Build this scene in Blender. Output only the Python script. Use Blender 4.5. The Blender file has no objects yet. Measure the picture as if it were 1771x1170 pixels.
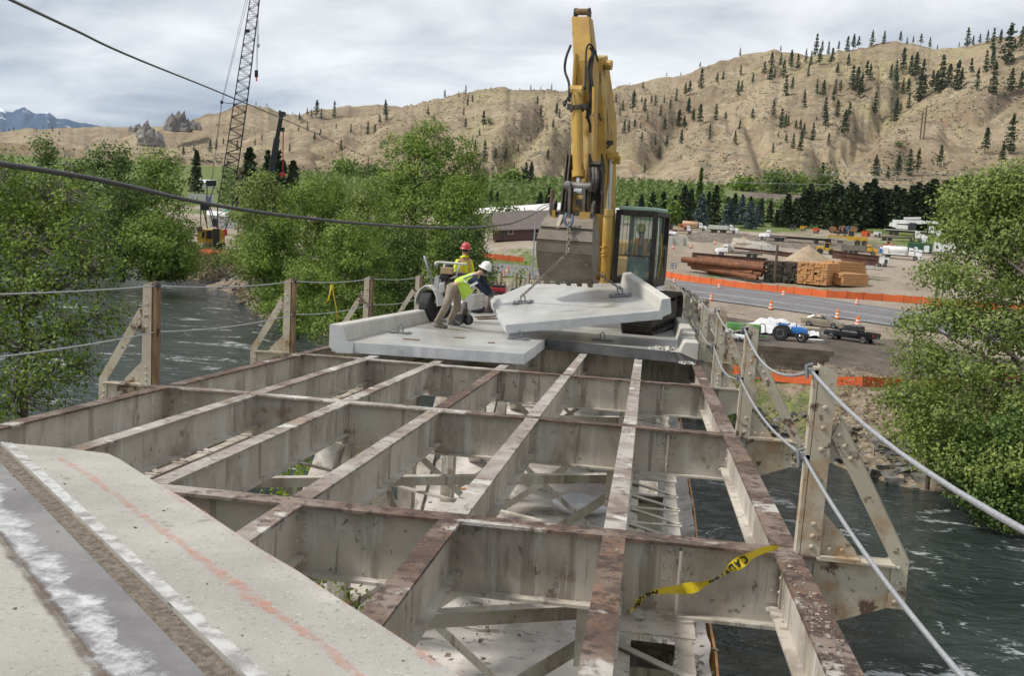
import bpy, math, random
import numpy as np
from mathutils import Vector, Matrix
R_ = math.radians
rng = np.random.default_rng(7)
random.seed(7)
S = bpy.context.scene
COL = S.collection

# ------------------------------------------------------------------ camera, world, sun, exposure
F_PX = 1722.0
PITCH, ROLL, YAW = -0.11848995915813776, -0.06021385919380437, 0.13384800373933997
CAM = np.array([5.5985531, -1.8862851, 1.8481426])
PAN, GR = 4.59336557838365, 0.0405369739          # bridge panel length, bridge grade
def _rot():
    cx, sx, cy, sy, cz, sz = math.cos(PITCH), math.sin(PITCH), math.cos(ROLL), math.sin(ROLL), math.cos(YAW), math.sin(YAW)
    yaw = np.array([[cz, -sz, 0], [sz, cz, 0], [0, 0, 1]])
    pit = np.array([[1, 0, 0], [0, cx, -sx], [0, sx, cx]])
    rol = np.array([[cy, 0, sy], [0, 1, 0], [-sy, 0, cy]])
    return yaw @ pit @ rol
RC = _rot()
cam = bpy.data.objects.new('camera', bpy.data.cameras.new('camera'))
COL.objects.link(cam)
cam.data.sensor_width = 36.0
cam.data.lens = 36.0 * F_PX / 1771.0
cam.data.clip_start = 0.05
cam.data.clip_end = 40000
_m = Matrix.Identity(4)
for i in range(3):
    _m[i][0] = RC[i, 0]; _m[i][1] = RC[i, 2]; _m[i][2] = -RC[i, 1]; _m[i][3] = CAM[i]
cam.matrix_world = _m
S.camera = cam

SUN_EL, SUN_AZ = R_(50), R_(-105)       # azimuth measured from +Y towards +X: the sun stands to the left, a little behind the camera
w = bpy.data.worlds.new("World"); S.world = w; w.use_nodes = True
nt = w.node_tree; nt.nodes.clear()
def N(tree, typ, **kw):
    n = tree.nodes.new(typ)
    for k, v in kw.items():
        if k in n.inputs: n.inputs[k].default_value = v
        else: setattr(n, k, v)
    return n
def ramp(tree, stops, fac):
    r = tree.nodes.new('ShaderNodeValToRGB')
    el = r.color_ramp.elements
    while len(el) > 1: el.remove(el[-1])
    el[0].position = stops[0][0]; el[0].color = (*stops[0][1], 1)
    for p, c in stops[1:]:
        e = el.new(p); e.color = (*c, 1)
    tree.links.new(fac, r.inputs[0])
    return r.outputs[0]
L_ = nt.links.new
sky = N(nt, 'ShaderNodeTexSky', sky_type='NISHITA', sun_disc=False, sun_elevation=SUN_EL, sun_rotation=SUN_AZ)
tc = N(nt, 'ShaderNodeTexCoord')
sep = N(nt, 'ShaderNodeSeparateXYZ'); L_(tc.outputs['Generated'], sep.inputs[0])
mz = N(nt, 'ShaderNodeMath', operation='MAXIMUM'); L_(sep.outputs[2], mz.inputs[0]); mz.inputs[1].default_value = 0.0
az_ = N(nt, 'ShaderNodeMath', operation='ADD'); L_(mz.outputs[0], az_.inputs[0]); az_.inputs[1].default_value = 0.24
dv = N(nt, 'ShaderNodeVectorMath', operation='DIVIDE'); L_(tc.outputs['Generated'], dv.inputs[0])
cmb = N(nt, 'ShaderNodeCombineXYZ'); [L_(az_.outputs[0], cmb.inputs[i]) for i in range(3)]; L_(cmb.outputs[0], dv.inputs[1])
mp = N(nt, 'ShaderNodeMapping'); L_(dv.outputs[0], mp.inputs[0]); mp.inputs['Scale'].default_value = (1.15, 1.5, 0.9); mp.inputs['Location'].default_value = (4.4, 7.3, 0)
cn = N(nt, 'ShaderNodeTexNoise', Scale=0.62, Detail=8.0, Roughness=0.52, Distortion=0.25); L_(mp.outputs[0], cn.inputs['Vector'])
cn2 = N(nt, 'ShaderNodeTexNoise', Scale=2.4, Detail=6.0, Roughness=0.55, Distortion=0.5); L_(mp.outputs[0], cn2.inputs['Vector'])
mixn = N(nt, 'ShaderNodeMath', operation='MULTIPLY_ADD'); L_(cn2.outputs[0], mixn.inputs[0]); mixn.inputs[1].default_value = 0.45; L_(cn.outputs[0], mixn.inputs[2])
CLOUD = ramp(nt, [(0.53, (2.5, 2.9, 3.7)), (0.62, (4.3, 4.6, 5.2)), (0.69, (5.9, 6.1, 6.4)), (0.76, (7.2, 7.3, 7.45)), (0.85, (8.8, 8.85, 8.9))], mixn.outputs[0])
cm = N(nt, 'ShaderNodeMix', data_type='RGBA'); cm.inputs[0].default_value = 0.93
L_(sky.outputs[0], cm.inputs[6]); L_(CLOUD, cm.inputs[7])
bg = N(nt, 'ShaderNodeBackground', Strength=0.1); L_(cm.outputs[2], bg.inputs[0])
ow = N(nt, 'ShaderNodeOutputWorld'); L_(bg.outputs[0], ow.inputs[0])

sl = bpy.data.lights.new('sun', 'SUN'); sl.energy = 3.2; sl.angle = R_(8); sl.color = (1.0, 0.95, 0.87)
so = bpy.data.objects.new('sun', sl); COL.objects.link(so)
sd = Vector((math.sin(SUN_AZ) * math.cos(SUN_EL), math.cos(SUN_AZ) * math.cos(SUN_EL), math.sin(SUN_EL)))
so.rotation_euler = sd.to_track_quat('Z', 'Y').to_euler()
so.location = sd * 200
S.view_settings.view_transform = 'Standard'; S.view_settings.look = 'None'
S.view_settings.exposure = 0.24; S.view_settings.gamma = 1.0; S.view_settings.use_curve_mapping = False
S.render.engine = 'CYCLES'
S.cycles.max_bounces = 6; S.cycles.transparent_max_bounces = 8
S.cycles.use_adaptive_sampling = True; S.cycles.adaptive_threshold = 0.02

# ------------------------------------------------------------------ survey helpers: sight lines from the camera station
def ray(x, y):
    d = RC @ np.array([x - 885.5, F_PX, 585.0 - y]); return d / math.hypot(d[0], d[1])
def at(x, y, D): return CAM + ray(x, y) * D
def onz(x, y, z):
    d = ray(x, y); return CAM + d * ((z - CAM[2]) / d[2])
def onY(x, y, Y):
    d = ray(x, y); return CAM + d * ((Y - CAM[1]) / d[1])
def onb(x, y, h=0.0):
    d = ray(x, y); return CAM + d * ((-GR * CAM[1] + h - CAM[2]) / (d[2] + GR * d[1]))
def bz(Y):                                # top of the bridge steel
    z = -GR * Y
    if Y > 45: z -= (Y - 45) ** 2 * 0.00028
    return z
def B(x, y, h=0.0): return np.array([x, y, bz(y) + h])

# ------------------------------------------------------------------ noise for terrain
def _hash(ix, iy, s):
    h = (ix * 374761393 + iy * 668265263 + s * 974634777) & 0xFFFFFFFF
    h = ((h ^ (h >> 13)) * 1274126177) & 0xFFFFFFFF
    return ((h ^ (h >> 16)) & 0xFFFF) / 65535.0
def vnoise(x, y, s=0):
    x = np.asarray(x, float); y = np.asarray(y, float)
    ix = np.floor(x).astype(np.int64); iy = np.floor(y).astype(np.int64)
    fx = x - ix; fy = y - iy
    fx = fx * fx * (3 - 2 * fx); fy = fy * fy * (3 - 2 * fy)
    a = _hash(ix, iy, s); b = _hash(ix + 1, iy, s); c = _hash(ix, iy + 1, s); d = _hash(ix + 1, iy + 1, s)
    return (a * (1 - fx) + b * fx) * (1 - fy) + (c * (1 - fx) + d * fx) * fy
def fbm(x, y, o=4, s=0):
    t = 0; a = 0.5
    for k in range(o):
        t = t + a * vnoise(x * 2 ** k, y * 2 ** k, s + k); a *= 0.5
    return t

# ------------------------------------------------------------------ mesh builder
class MB:
    def __init__(s): s.v = []; s.f = []; s.m = []; s.T = None
    def add(s, vs, fs, mi=0):
        o = len(s.v)
        for p in vs:
            p = (float(p[0]), float(p[1]), float(p[2]))
            if s.T is not None: p = tuple(s.T @ Vector(p))
            s.v.append(p)
        for f in fs: s.f.append(tuple(o + i for i in f)); s.m.append(mi)
        return s
    def hexa(s, p, mi=0, top=None):     # 8 corners: bottom ring 0-3, top ring 4-7
        o = len(s.f)
        s.add(p, [(3, 2, 1, 0), (4, 5, 6, 7), (0, 1, 5, 4), (1, 2, 6, 5), (2, 3, 7, 6), (3, 0, 4, 7)], mi)
        if top is not None: s.m[o + 1] = top
        return s
    def box(s, c, d, mi=0, R=None, top=None):
        x, y, z = d[0] / 2, d[1] / 2, d[2] / 2
        ps = [(-x, -y, -z), (x, -y, -z), (x, y, -z), (-x, y, -z), (-x, -y, z), (x, -y, z), (x, y, z), (-x, y, z)]
        if R is not None: ps = [R @ Vector(p) for p in ps]
        return s.hexa([(p[0] + c[0], p[1] + c[1], p[2] + c[2]) for p in ps], mi, top)
    def bbox(s, a, b, mi=0, top=None):
        return s.box([(a[i] + b[i]) / 2 for i in range(3)], [abs(b[i] - a[i]) for i in range(3)], mi, None, top)
    def bar(s, p, q, wd, ht, mi=0, up=(0, 0, 1), top=None):
        p = Vector(p); q = Vector(q); d = (q - p).normalized(); u = Vector(up)
        if abs(d.dot(u)) > 0.98: u = Vector((0, 1, 0))
        r = d.cross(u).normalized() * (wd / 2); u = r.cross(d).normalized() * (ht / 2)
        return s.hexa([p - r - u, p + r - u, q + r - u, q - r - u, p - r + u, p + r + u, q + r + u, q - r + u], mi, top)
    def prism(s, poly, off, mi=0, cap=None):      # polygon of 3D points swept along off
        n = len(poly); off = Vector(off)
        vs = [Vector(p) for p in poly] + [Vector(p) + off for p in poly]
        s.add(vs, [tuple(range(n - 1, -1, -1)), tuple(range(n, 2 * n))], mi if cap is None else cap)
        o = len(s.v) - 2 * n
        for i in range(n):
            j = (i + 1) % n
            s.f.append((o + i, o + j, o + n + j, o + n + i)); s.m.append(mi)
        return s
    def tube(s, pts, r, n=6, mi=0, cap=True):
        pts = [Vector(p) for p in pts]; k = len(pts)
        rs = [r] * k if not hasattr(r, '__len__') else list(r)
        u = None; vs = []
        for i, p in enumerate(pts):
            d = (pts[min(i + 1, k - 1)] - pts[max(i - 1, 0)])
            if d.length < 1e-9: d = Vector((0, 0, 1))
            d.normalize()
            if u is None:
                u = d.cross(Vector((0.31, 0.2, 0.93)))
                if u.length < 0.05: u = d.cross(Vector((1, 0, 0)))
            u = (u - d * u.dot(d)).normalized(); v = d.cross(u)
            for a in range(n):
                t = 2 * math.pi * a / n
                vs.append(p + (u * math.cos(t) + v * math.sin(t)) * rs[i])
        fs = []
        for i in range(k - 1):
            for a in range(n):
                b = (a + 1) % n
                fs.append((i * n + a, i * n + b, (i + 1) * n + b, (i + 1) * n + a))
        if cap: fs += [tuple(range(n - 1, -1, -1)), tuple((k - 1) * n + a for a in range(n))]
        return s.add(vs, fs, mi)
    def cyl(s, p, q, r, n=12, mi=0): return s.tube([p, q], r, n, mi)
    def lathe(s, c, prof, n=16, mi=0, ax=(0, 0, 1)):
        ax = Vector(ax).normalized(); u = ax.orthogonal().normalized(); v = ax.cross(u); c = Vector(c); vs = []; fs = []
        for r, z in prof:
            for a in range(n):
                t = 2 * math.pi * a / n; vs.append(c + ax * z + (u * math.cos(t) + v * math.sin(t)) * max(r, 1e-4))
        for i in range(len(prof) - 1):
            for a in range(n):
                b = (a + 1) % n; fs.append((i * n + a, i * n + b, (i + 1) * n + b, (i + 1) * n + a))
        fs += [tuple(range(n - 1, -1, -1)), tuple((len(prof) - 1) * n + a for a in range(n))]
        return s.add(vs, fs, mi)
    def ball(s, c, r, n=10, mi=0, sc=(1, 1, 1)):
        vs = []; fs = []; m = n // 2
        for i in range(m + 1):
            ph = math.pi * i / m
            for a in range(n):
                t = 2 * math.pi * a / n
                vs.append((c[0] + r * sc[0] * math.sin(ph) * math.cos(t), c[1] + r * sc[1] * math.sin(ph) * math.sin(t), c[2] + r * sc[2] * math.cos(ph)))
        for i in range(m):
            for a in range(n):
                b = (a + 1) % n; fs.append((i * n + a, (i + 1) * n + a, (i + 1) * n + b, i * n + b))
        return s.add(vs, fs, mi)
    def rivet(s, c, nrm, r, mi=0):
        nrm = Vector(nrm).normalized(); u = nrm.orthogonal().normalized(); v = nrm.cross(u); c = Vector(c); vs = []
        for rr, h in ((1, 0), (0.75, 0.5)):
            for a in range(6):
                t = math.pi * a / 3; vs.append(c + (u * math.cos(t) + v * math.sin(t)) * r * rr + nrm * r * h)
        vs.append(c + nrm * r * 0.72)
        fs = [(a, (a + 1) % 6, 6 + (a + 1) % 6, 6 + a) for a in range(6)] + [(6 + a, 6 + (a + 1) % 6, 12) for a in range(6)]
        return s.add(vs, fs, mi)
    def build(s, name, mats, parent=None, smooth=False, origin=None, bevel=0):
        """link as one object; vertices are world coordinates when the parent is an unrotated Empty (or none)"""
        o = np.array(origin if origin is not None else (0, 0, 0), float)
        if parent is not None and parent.get('_wo') is not None: o = np.array(parent['_wo'])
        me = bpy.data.meshes.new(name)
        me.from_pydata([tuple(np.array(p) - o) for p in s.v] if o.any() else s.v, [], s.f)
        if not isinstance(mats, (list, tuple)): mats = [mats]
        for m in mats: me.materials.append(m)
        me.polygons.foreach_set('material_index', np.minimum(np.array(s.m, dtype=np.int32), len(mats) - 1))
        if smooth: me.polygons.foreach_set('use_smooth', np.ones(len(s.f), bool))
        me.update()
        ob = bpy.data.objects.new(name, me); COL.objects.link(ob)
        if parent is not None: ob.parent = parent
        elif origin is not None: ob.location = origin
        if origin is not None or parent is not None: ob['_wo'] = o.tolist()
        if bevel:
            b = ob.modifiers.new('bevel', 'BEVEL'); b.width = bevel; b.segments = 2; b.limit_method = 'ANGLE'; b.angle_limit = R_(40)
        return ob

def fast_mesh(name, V, F, mats, midx=None, smooth=False):
    """V (n,3), F (m,k) arrays"""
    me = bpy.data.meshes.new(name); V = np.asarray(V, np.float32); F = np.asarray(F, np.int32)
    m, k = F.shape
    me.vertices.add(len(V)); me.vertices.foreach_set('co', V.ravel())
    me.loops.add(m * k); me.loops.foreach_set('vertex_index', F.ravel())
    me.polygons.add(m); me.polygons.foreach_set('loop_start', np.arange(0, m * k, k, dtype=np.int32))
    if not isinstance(mats, (list, tuple)): mats = [mats]
    for x in mats: me.materials.append(x)
    if midx is not None: me.polygons.foreach_set('material_index', np.asarray(midx, np.int32))
    if smooth: me.polygons.foreach_set('use_smooth', np.ones(m, bool))
    me.update(calc_edges=True); me.validate()
    return me
def link(name, me, parent=None):
    o = bpy.data.objects.new(name, me); COL.objects.link(o)
    if parent is not None: o.parent = parent
    return o
def tag(o, label=None, cat=None, group=None, kind=None):
    for k, v in (('label', label), ('category', cat), ('group', group), ('kind', kind)):
        if v: o[k] = v
    return o
def thing(name, label, cat, loc=(0, 0, 0), rz=0.0, group=None, world=False):
    o = bpy.data.objects.new(name, None); COL.objects.link(o); o.location = [float(c) for c in loc]; o.rotation_euler = (0, 0, rz); o.empty_display_size = 0.2
    if world: o['_wo'] = [float(c) for c in loc]
    return tag(o, label, cat, group)
KIDS = {}
def copy_tree(o, parent=None):
    c = o.copy(); COL.objects.link(c)
    if parent is not None: c.parent = parent
    for ch in list(o.children): copy_tree(ch, c)
    return c

# ------------------------------------------------------------------ materials
MC = {}
def mat(name, col, col2=None, scale=1.5, rough=0.8, metal=0.0, bump=0.0, bscale=30.0, stains=(), stretch=None, spec=None, ramp_=(0.38, 0.62), coord='pos', detail=5.0, sharp_bump=False):
    if name in MC: return MC[name]
    m = bpy.data.materials.new(name); m.use_nodes = True; t = m.node_tree; MC[name] = m
    b = t.nodes['Principled BSDF']; ln = t.links.new
    b.inputs['Roughness'].default_value = rough; b.inputs['Metallic'].default_value = metal
    if spec is not None: b.inputs['Specular IOR Level'].default_value = spec
    if coord == 'pos': g = N(t, 'ShaderNodeNewGeometry').outputs['Position']
    else: g = N(t, 'ShaderNodeTexCoord').outputs['Object']
    def coordv(st):
        if not st: return g
        mp = N(t, 'ShaderNodeMapping'); mp.inputs['Scale'].default_value = st; ln(g, mp.inputs[0]); return mp.outputs[0]
    base = None
    if col2 is not None:
        n = N(t, 'ShaderNodeTexNoise', Scale=scale, Detail=detail, Roughness=0.6); ln(coordv(stretch), n.inputs['Vector'])
        base = ramp(t, [(ramp_[0], col), (ramp_[1], col2)], n.outputs[0])
    else:
        b.inputs['Base Color'].default_value = (*col, 1)
        if stains:
            r = N(t, 'ShaderNodeRGB'); r.outputs[0].default_value = (*col, 1); base = r.outputs[0]
    for st in stains:                     # (colour, scale, threshold, softness, stretch, strength)
        c, sc, th, sf = st[:4]; stv = st[4] if len(st) > 4 else None; k = st[5] if len(st) > 5 else 1.0
        n = N(t, 'ShaderNodeTexNoise', Scale=sc, Detail=6.0, Roughness=0.65, Distortion=0.2); ln(coordv(stv), n.inputs['Vector'])
        mr = N(t, 'ShaderNodeMapRange'); mr.inputs[1].default_value = th; mr.inputs[2].default_value = th + sf; mr.inputs[4].default_value = k; ln(n.outputs[0], mr.inputs[0])
        mx = N(t, 'ShaderNodeMix', data_type='RGBA'); ln(mr.outputs[0], mx.inputs[0]); ln(base, mx.inputs[6]); mx.inputs[7].default_value = (*c, 1); base = mx.outputs[2]
    if base is not None: ln(base, b.inputs['Base Color'])
    if bump:
        n = N(t, 'ShaderNodeTexNoise', Scale=bscale, Detail=6.0, Roughness=0.65); ln(g, n.inputs['Vector'])
        bp = N(t, 'ShaderNodeBump', Strength=1.0, Distance=bump); ln(n.outputs[0], bp.inputs['Height']); ln(bp.outputs[0], b.inputs['Normal'])
    return m
def plain(name, col, rough=0.5, metal=0.0, **kw):
    c2 = tuple(min(1, c * 0.72) for c in col)
    return mat(name, col, c2, scale=1.2, rough=rough, metal=metal, coord='obj', ramp_=(0.42, 0.75), **kw)
def leafmat(name, c1, c2, c3, trans=0.35, rough=0.55):
    if name in MC: return MC[name]
    m = bpy.data.materials.new(name); m.use_nodes = True; t = m.node_tree; MC[name] = m; ln = t.links.new
    t.nodes.clear()
    g = N(t, 'ShaderNodeNewGeometry')
    n = N(t, 'ShaderNodeTexNoise', Scale=0.35, Detail=3.0); ln(g.outputs['Position'], n.inputs['Vector'])
    ad = N(t, 'ShaderNodeMath', operation='MULTIPLY_ADD'); ln(g.outputs['Random Per Island'], ad.inputs[0]); ad.inputs[1].default_value = 0.55; ln(n.outputs[0], ad.inputs[2])
    col = ramp(t, [(0.35, c1), (0.75, c2), (1.1 if False else 1.0, c3)], ad.outputs[0])
    d = N(t, 'ShaderNodeBsdfPrincipled', Roughness=rough); ln(col, d.inputs['Base Color']); d.inputs['Specular IOR Level'].default_value = 0.25
    tr = N(t, 'ShaderNodeBsdfTranslucent'); ln(col, tr.inputs[0])
    mx = N(t, 'ShaderNodeMixShader'); mx.inputs[0].default_value = trans; ln(d.outputs[0], mx.inputs[1]); ln(tr.outputs[0], mx.inputs[2])
    o = N(t, 'ShaderNodeOutputMaterial'); ln(mx.outputs[0], o.inputs[0])
    return m

M_CREAM = mat('cream_steel_paint', (0.43, 0.39, 0.33), (0.53, 0.49, 0.43), 1.1, 0.6, bump=0.002, bscale=18,
              stains=[((0.25, 0.215, 0.175), 1.5, 0.48, 0.14, (1, 1, 0.6), 0.75), ((0.62, 0.61, 0.59), 1.6, 0.56, 0.08, (3, 3, 0.22), 0.6), ((0.19, 0.16, 0.125), 2.2, 0.57, 0.05, (3, 3, 0.2), 0.65), ((0.06, 0.05, 0.042), 11.0, 0.625, 0.05, None, 0.7), ((0.20, 0.11, 0.05), 2.4, 0.61, 0.08, None, 0.6), ((0.11, 0.09, 0.075), 3.0, 0.64, 0.03, None, 0.6)])
M_RUSTCREAM = mat('rust_pocked_cream_paint', (0.42, 0.37, 0.28), (0.50, 0.45, 0.36), 1.5, 0.65, bump=0.002, bscale=22,
              stains=[((0.33, 0.20, 0.09), 2.6, 0.52, 0.12, None, 0.75), ((0.085, 0.042, 0.026), 4.0, 0.585, 0.04, None, 0.9), ((0.10, 0.05, 0.03), 14.0, 0.62, 0.04, None, 0.8), ((0.36, 0.41, 0.32), 1.3, 0.66, 0.05, None, 0.5)])
M_RUST = mat('rusty_flange', (0.095, 0.056, 0.040), (0.16, 0.108, 0.080), 1.6, 0.85, bump=0.008, bscale=45, ramp_=(0.44, 0.58),
              stains=[((0.25, 0.20, 0.165), 1.0, 0.50, 0.10, None, 0.75), ((0.22, 0.12, 0.068), 1.7, 0.55, 0.10, None, 0.6), ((0.028, 0.017, 0.014), 10.0, 0.51, 0.10, None, 0.8), ((0.04, 0.024, 0.02), 1.3, 0.53, 0.05, None, 0.7), ((0.46, 0.44, 0.40), 1.5, 0.60, 0.05, None, 0.85), ((0.30, 0.21, 0.16), 30.0, 0.62, 0.05, None, 0.6)])
M_RUSTP = mat('pale_scraped_flange', (0.255, 0.215, 0.185), (0.385, 0.36, 0.325), 1.3, 0.8, bump=0.005, bscale=45, ramp_=(0.42, 0.6),
              stains=[((0.145, 0.095, 0.068), 1.0, 0.525, 0.08, None, 0.8), ((0.28, 0.17, 0.11), 1.9, 0.60, 0.08, None, 0.6), ((0.05, 0.035, 0.03), 9.0, 0.55, 0.08, None, 0.7), ((0.56, 0.55, 0.52), 1.7, 0.58, 0.05, None, 0.8)])
M_CONC = mat('weathered_concrete', (0.31, 0.297, 0.268), (0.40, 0.387, 0.352), 1.1, 0.85, bump=0.003, bscale=110,
              stains=[((0.27, 0.265, 0.25), 0.9, 0.55, 0.2, None, 0.55), ((0.5, 0.46, 0.38), 2.2, 0.62, 0.1, None, 0.5), ((0.17, 0.16, 0.145), 38.0, 0.585, 0.06, None, 0.7), ((0.55, 0.545, 0.52), 55.0, 0.60, 0.06, None, 0.6), ((0.15, 0.14, 0.125), 5.0, 0.635, 0.04, None, 0.6)])
M_CONCW = mat('wet_slurry_concrete', (0.32, 0.318, 0.30), (0.44, 0.44, 0.42), 0.9, 0.28, bump=0.0015, bscale=60,
              stains=[((0.22, 0.215, 0.20), 0.9, 0.52, 0.16, (0.4, 1.2, 1), 0.7), ((0.34, 0.305, 0.235), 0.55, 0.53, 0.12, None, 0.65), ((0.17, 0.165, 0.155), 2.4, 0.60, 0.08, (0.3, 2.0, 1), 0.7), ((0.60, 0.60, 0.58), 1.8, 0.60, 0.1, (0.3, 1, 1), 0.5)])
M_CUT = mat('sawn_concrete_face', (0.50, 0.52, 0.53), (0.60, 0.615, 0.62), 1.8, 0.75, bump=0.003, bscale=45, stains=[((0.36, 0.36, 0.36), 3.5, 0.6, 0.1, None, 0.6), ((0.22, 0.21, 0.2), 30, 0.68, 0.05, None, 0.6)])
M_CUTD = mat('wet_dark_cut_face', (0.07, 0.072, 0.075), (0.13, 0.13, 0.13), 2.0, 0.4, bump=0.003, bscale=40, stains=[((0.36, 0.36, 0.36), 2.2, 0.64, 0.08, (1, 1, 3), 0.7)])
M_CURB = mat('old_curb_concrete', (0.44, 0.42, 0.37), (0.52, 0.505, 0.46), 1.5, 0.85, bump=0.003, bscale=50, stains=[((0.19, 0.17, 0.145), 2.6, 0.60, 0.12, (2, 2, 0.4), 0.7), ((0.36, 0.30, 0.22), 1.0, 0.58, 0.15, None, 0.5)])
M_ROPE = mat('galvanised_wire_rope', (0.50, 0.51, 0.53), (0.36, 0.37, 0.39), 60, 0.45, 0.6)
M_TIMBER = mat('weathered_brown_timber', (0.13, 0.075, 0.04), (0.25, 0.16, 0.09), 5, 0.85, stretch=(6, 6, 0.6), stains=[((0.04, 0.03, 0.025), 3, 0.58, 0.1)])
M_PINEWOOD = mat('fresh_lumber', (0.44, 0.215, 0.08), (0.56, 0.31, 0.135), 3, 0.75)
M_BLACK = plain('black_rubber', (0.025, 0.025, 0.027), 0.75)
M_GLASSD = mat('dark_window_glass', (0.02, 0.025, 0.03), None, rough=0.08, spec=0.6)
M_CHROME = mat('bright_metal', (0.6, 0.61, 0.62), None, rough=0.25, metal=0.9)
M_GREYM = plain('grey_metal', (0.25, 0.26, 0.27), 0.5, 0.4)
M_WHITE = plain('white_vehicle_paint', (0.78, 0.78, 0.77), 0.35)
M_BLACKP = plain('black_vehicle_paint', (0.012, 0.012, 0.014), 0.22)
M_YEL = mat('worn_yellow_machine_paint', (0.48, 0.285, 0.045), (0.40, 0.23, 0.035), 1.6, 0.48, bump=0.001, bscale=40, stains=[((0.035, 0.028, 0.02), 4.0, 0.60, 0.03, (1, 1, 0.4), 0.9), ((0.30, 0.18, 0.05), 1.4, 0.50, 0.15, (1, 1, 0.5), 0.6), ((0.58, 0.43, 0.17), 0.8, 0.54, 0.1, None, 0.6)])
M_DARK = mat('greasy_dark_steel', (0.035, 0.032, 0.03), (0.085, 0.07, 0.055), 4, 0.6, 0.3, stains=[((0.17, 0.13, 0.09), 5, 0.62, 0.08)])
# ------------------------------------------------------------------ terrain: river, benches, rising valley side, hills
ZW = -11.35
RIV = np.array([(-330, 330), (-190, 230), (-125, 183), (-96, 158), (-69, 123), (-51, 93), (-27, 70), (-4, 54), (8, 41), (20, 30), (45, 12), (110, -20), (260, -80)], float)
RHW = np.array([20, 20, 20, 19, 19, 19, 19, 19, 18, 20, 21, 22, 24], float)
def river_dist(X, Y):
    best = np.full(np.shape(X), 1e9); side = np.zeros(np.shape(X))
    for i in range(len(RIV) - 1):
        a, b = RIV[i], RIV[i + 1]; d = b - a; L2 = d @ d
        t = np.clip(((X - a[0]) * d[0] + (Y - a[1]) * d[1]) / L2, 0, 1)
        px, py = a[0] + t * d[0], a[1] + t * d[1]
        r = np.hypot(X - px, Y - py) - (RHW[i] * (1 - t) + RHW[i + 1] * t)
        s = d[0] * (Y - a[1]) - d[1] * (X - a[0])
        k = r < best; best = np.where(k, r, best); side = np.where(k, s, side)
    return best, side                       # side > 0: far bank
PROF = {-60: [(215, -7.85), (300, -5), (390, -2), (600, 6), (790, 20)],
        -20: [(215, -7.85), (300, -4.2), (390, -1), (600, 12), (790, 29)],
        -13: [(215, -7.85), (300, -3.6), (390, 1), (600, 15), (790, 32)],
        -7: [(219, -7.85), (232, -4.3), (250, -2.5), (305, 0.6), (390, 5.5), (600, 20), (790, 36)],
        -1: [(195, -7.85), (217, -5), (250, -2), (280, 0.1), (305, 1.6), (390, 7.2), (600, 22), (790, 38)],
        12: [(186, -7.85), (215, -5), (250, -1.8), (280, 0.2), (305, 1.7), (390, 7.5), (600, 22), (790, 38)],
        60: [(186, -7.85), (215, -5), (250, -1.8), (280, 0.2), (305, 1.7), (390, 7.5), (600, 22), (790, 38)]}
_PA = sorted(PROF)
_DG = np.linspace(0, 790, 396)
_PT = np.array([np.interp(_DG, [p[0] for p in PROF[a]], [p[1] for p in PROF[a]]) for a in _PA])
def valley(X, Y):
    D = np.hypot(X - CAM[0], Y - CAM[1]); A = np.degrees(np.arctan2(X - CAM[0], Y - CAM[1]))
    A = np.where(np.abs(A) > 60, 60 * np.sign(A), A)
    ia = np.clip(np.searchsorted(_PA, A) - 1, 0, len(_PA) - 2); pa = np.array(_PA, float)
    ta = np.clip((A - pa[ia]) / (pa[ia + 1] - pa[ia]), 0, 1)
    fd = np.clip(D, 0, 789.9) / 2.0; i = fd.astype(int); t = fd - i
    z0 = _PT[ia, i] * (1 - t) + _PT[ia, i + 1] * t; z1 = _PT[ia + 1, i] * (1 - t) + _PT[ia + 1, i + 1] * t
    return z0 * (1 - ta) + z1 * ta
def azel(x, y):
    d = ray(x, y); return math.degrees(math.atan2(d[0], d[1])), d[2]
LAYERS = [   # (crest distance, start distance, skyline in survey pixels, gully depth, seed)
    (1450, 790, [(-700, 300), (-300, 290), (0, 285), (150, 280), (250, 272), (350, 256), (430, 236), (530, 215), (600, 205), (680, 190), (760, 170), (845, 151), (900, 153), (980, 156), (1050, 154), (1110, 164), (1180, 166), (1250, 140), (1340, 112), (1420, 94), (1480, 85), (1540, 71), (1600, 81), (1660, 82), (1720, 66), (1771, 56), (1950, 30), (2300, 10)], 26, 3),
    (2000, 1450, [(-700, 400), (900, 260), (1000, 170), (1050, 151), (1100, 143), (1180, 128), (1240, 105), (1290, 92), (1340, 86), (1385, 91), (1440, 110), (1520, 130), (2300, 200)], 18, 11),
    (1900, 1400, [(-700, 290), (150, 275), (190, 248), (240, 229), (290, 216), (330, 207), (380, 191), (430, 178), (480, 190), (520, 199), (560, 230), (900, 300), (2300, 350)], 16, 17),
    (2500, 1900, [(-700, 290), (420, 260), (500, 205), (540, 189), (600, 181), (660, 178), (710, 186), (780, 210), (900, 280), (2300, 380)], 12, 23),
    (2700, 1900, [(-900, 232), (-300, 228), (0, 226), (60, 222), (130, 220), (200, 219), (280, 218), (330, 230), (450, 270), (2300, 400)], 14, 29),
]
_LT = []
for Dc, D0, sk, gd, sd_ in LAYERS:
    pts = sorted(azel(x, y) for x, y in sk)
    _LT.append((Dc, D0, np.array([p[0] for p in pts]), np.array([CAM[2] + p[1] * Dc for p in pts]), gd, sd_))
GUL = []          # explicit gullies on the front hill: pixel start/end, strength
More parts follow.
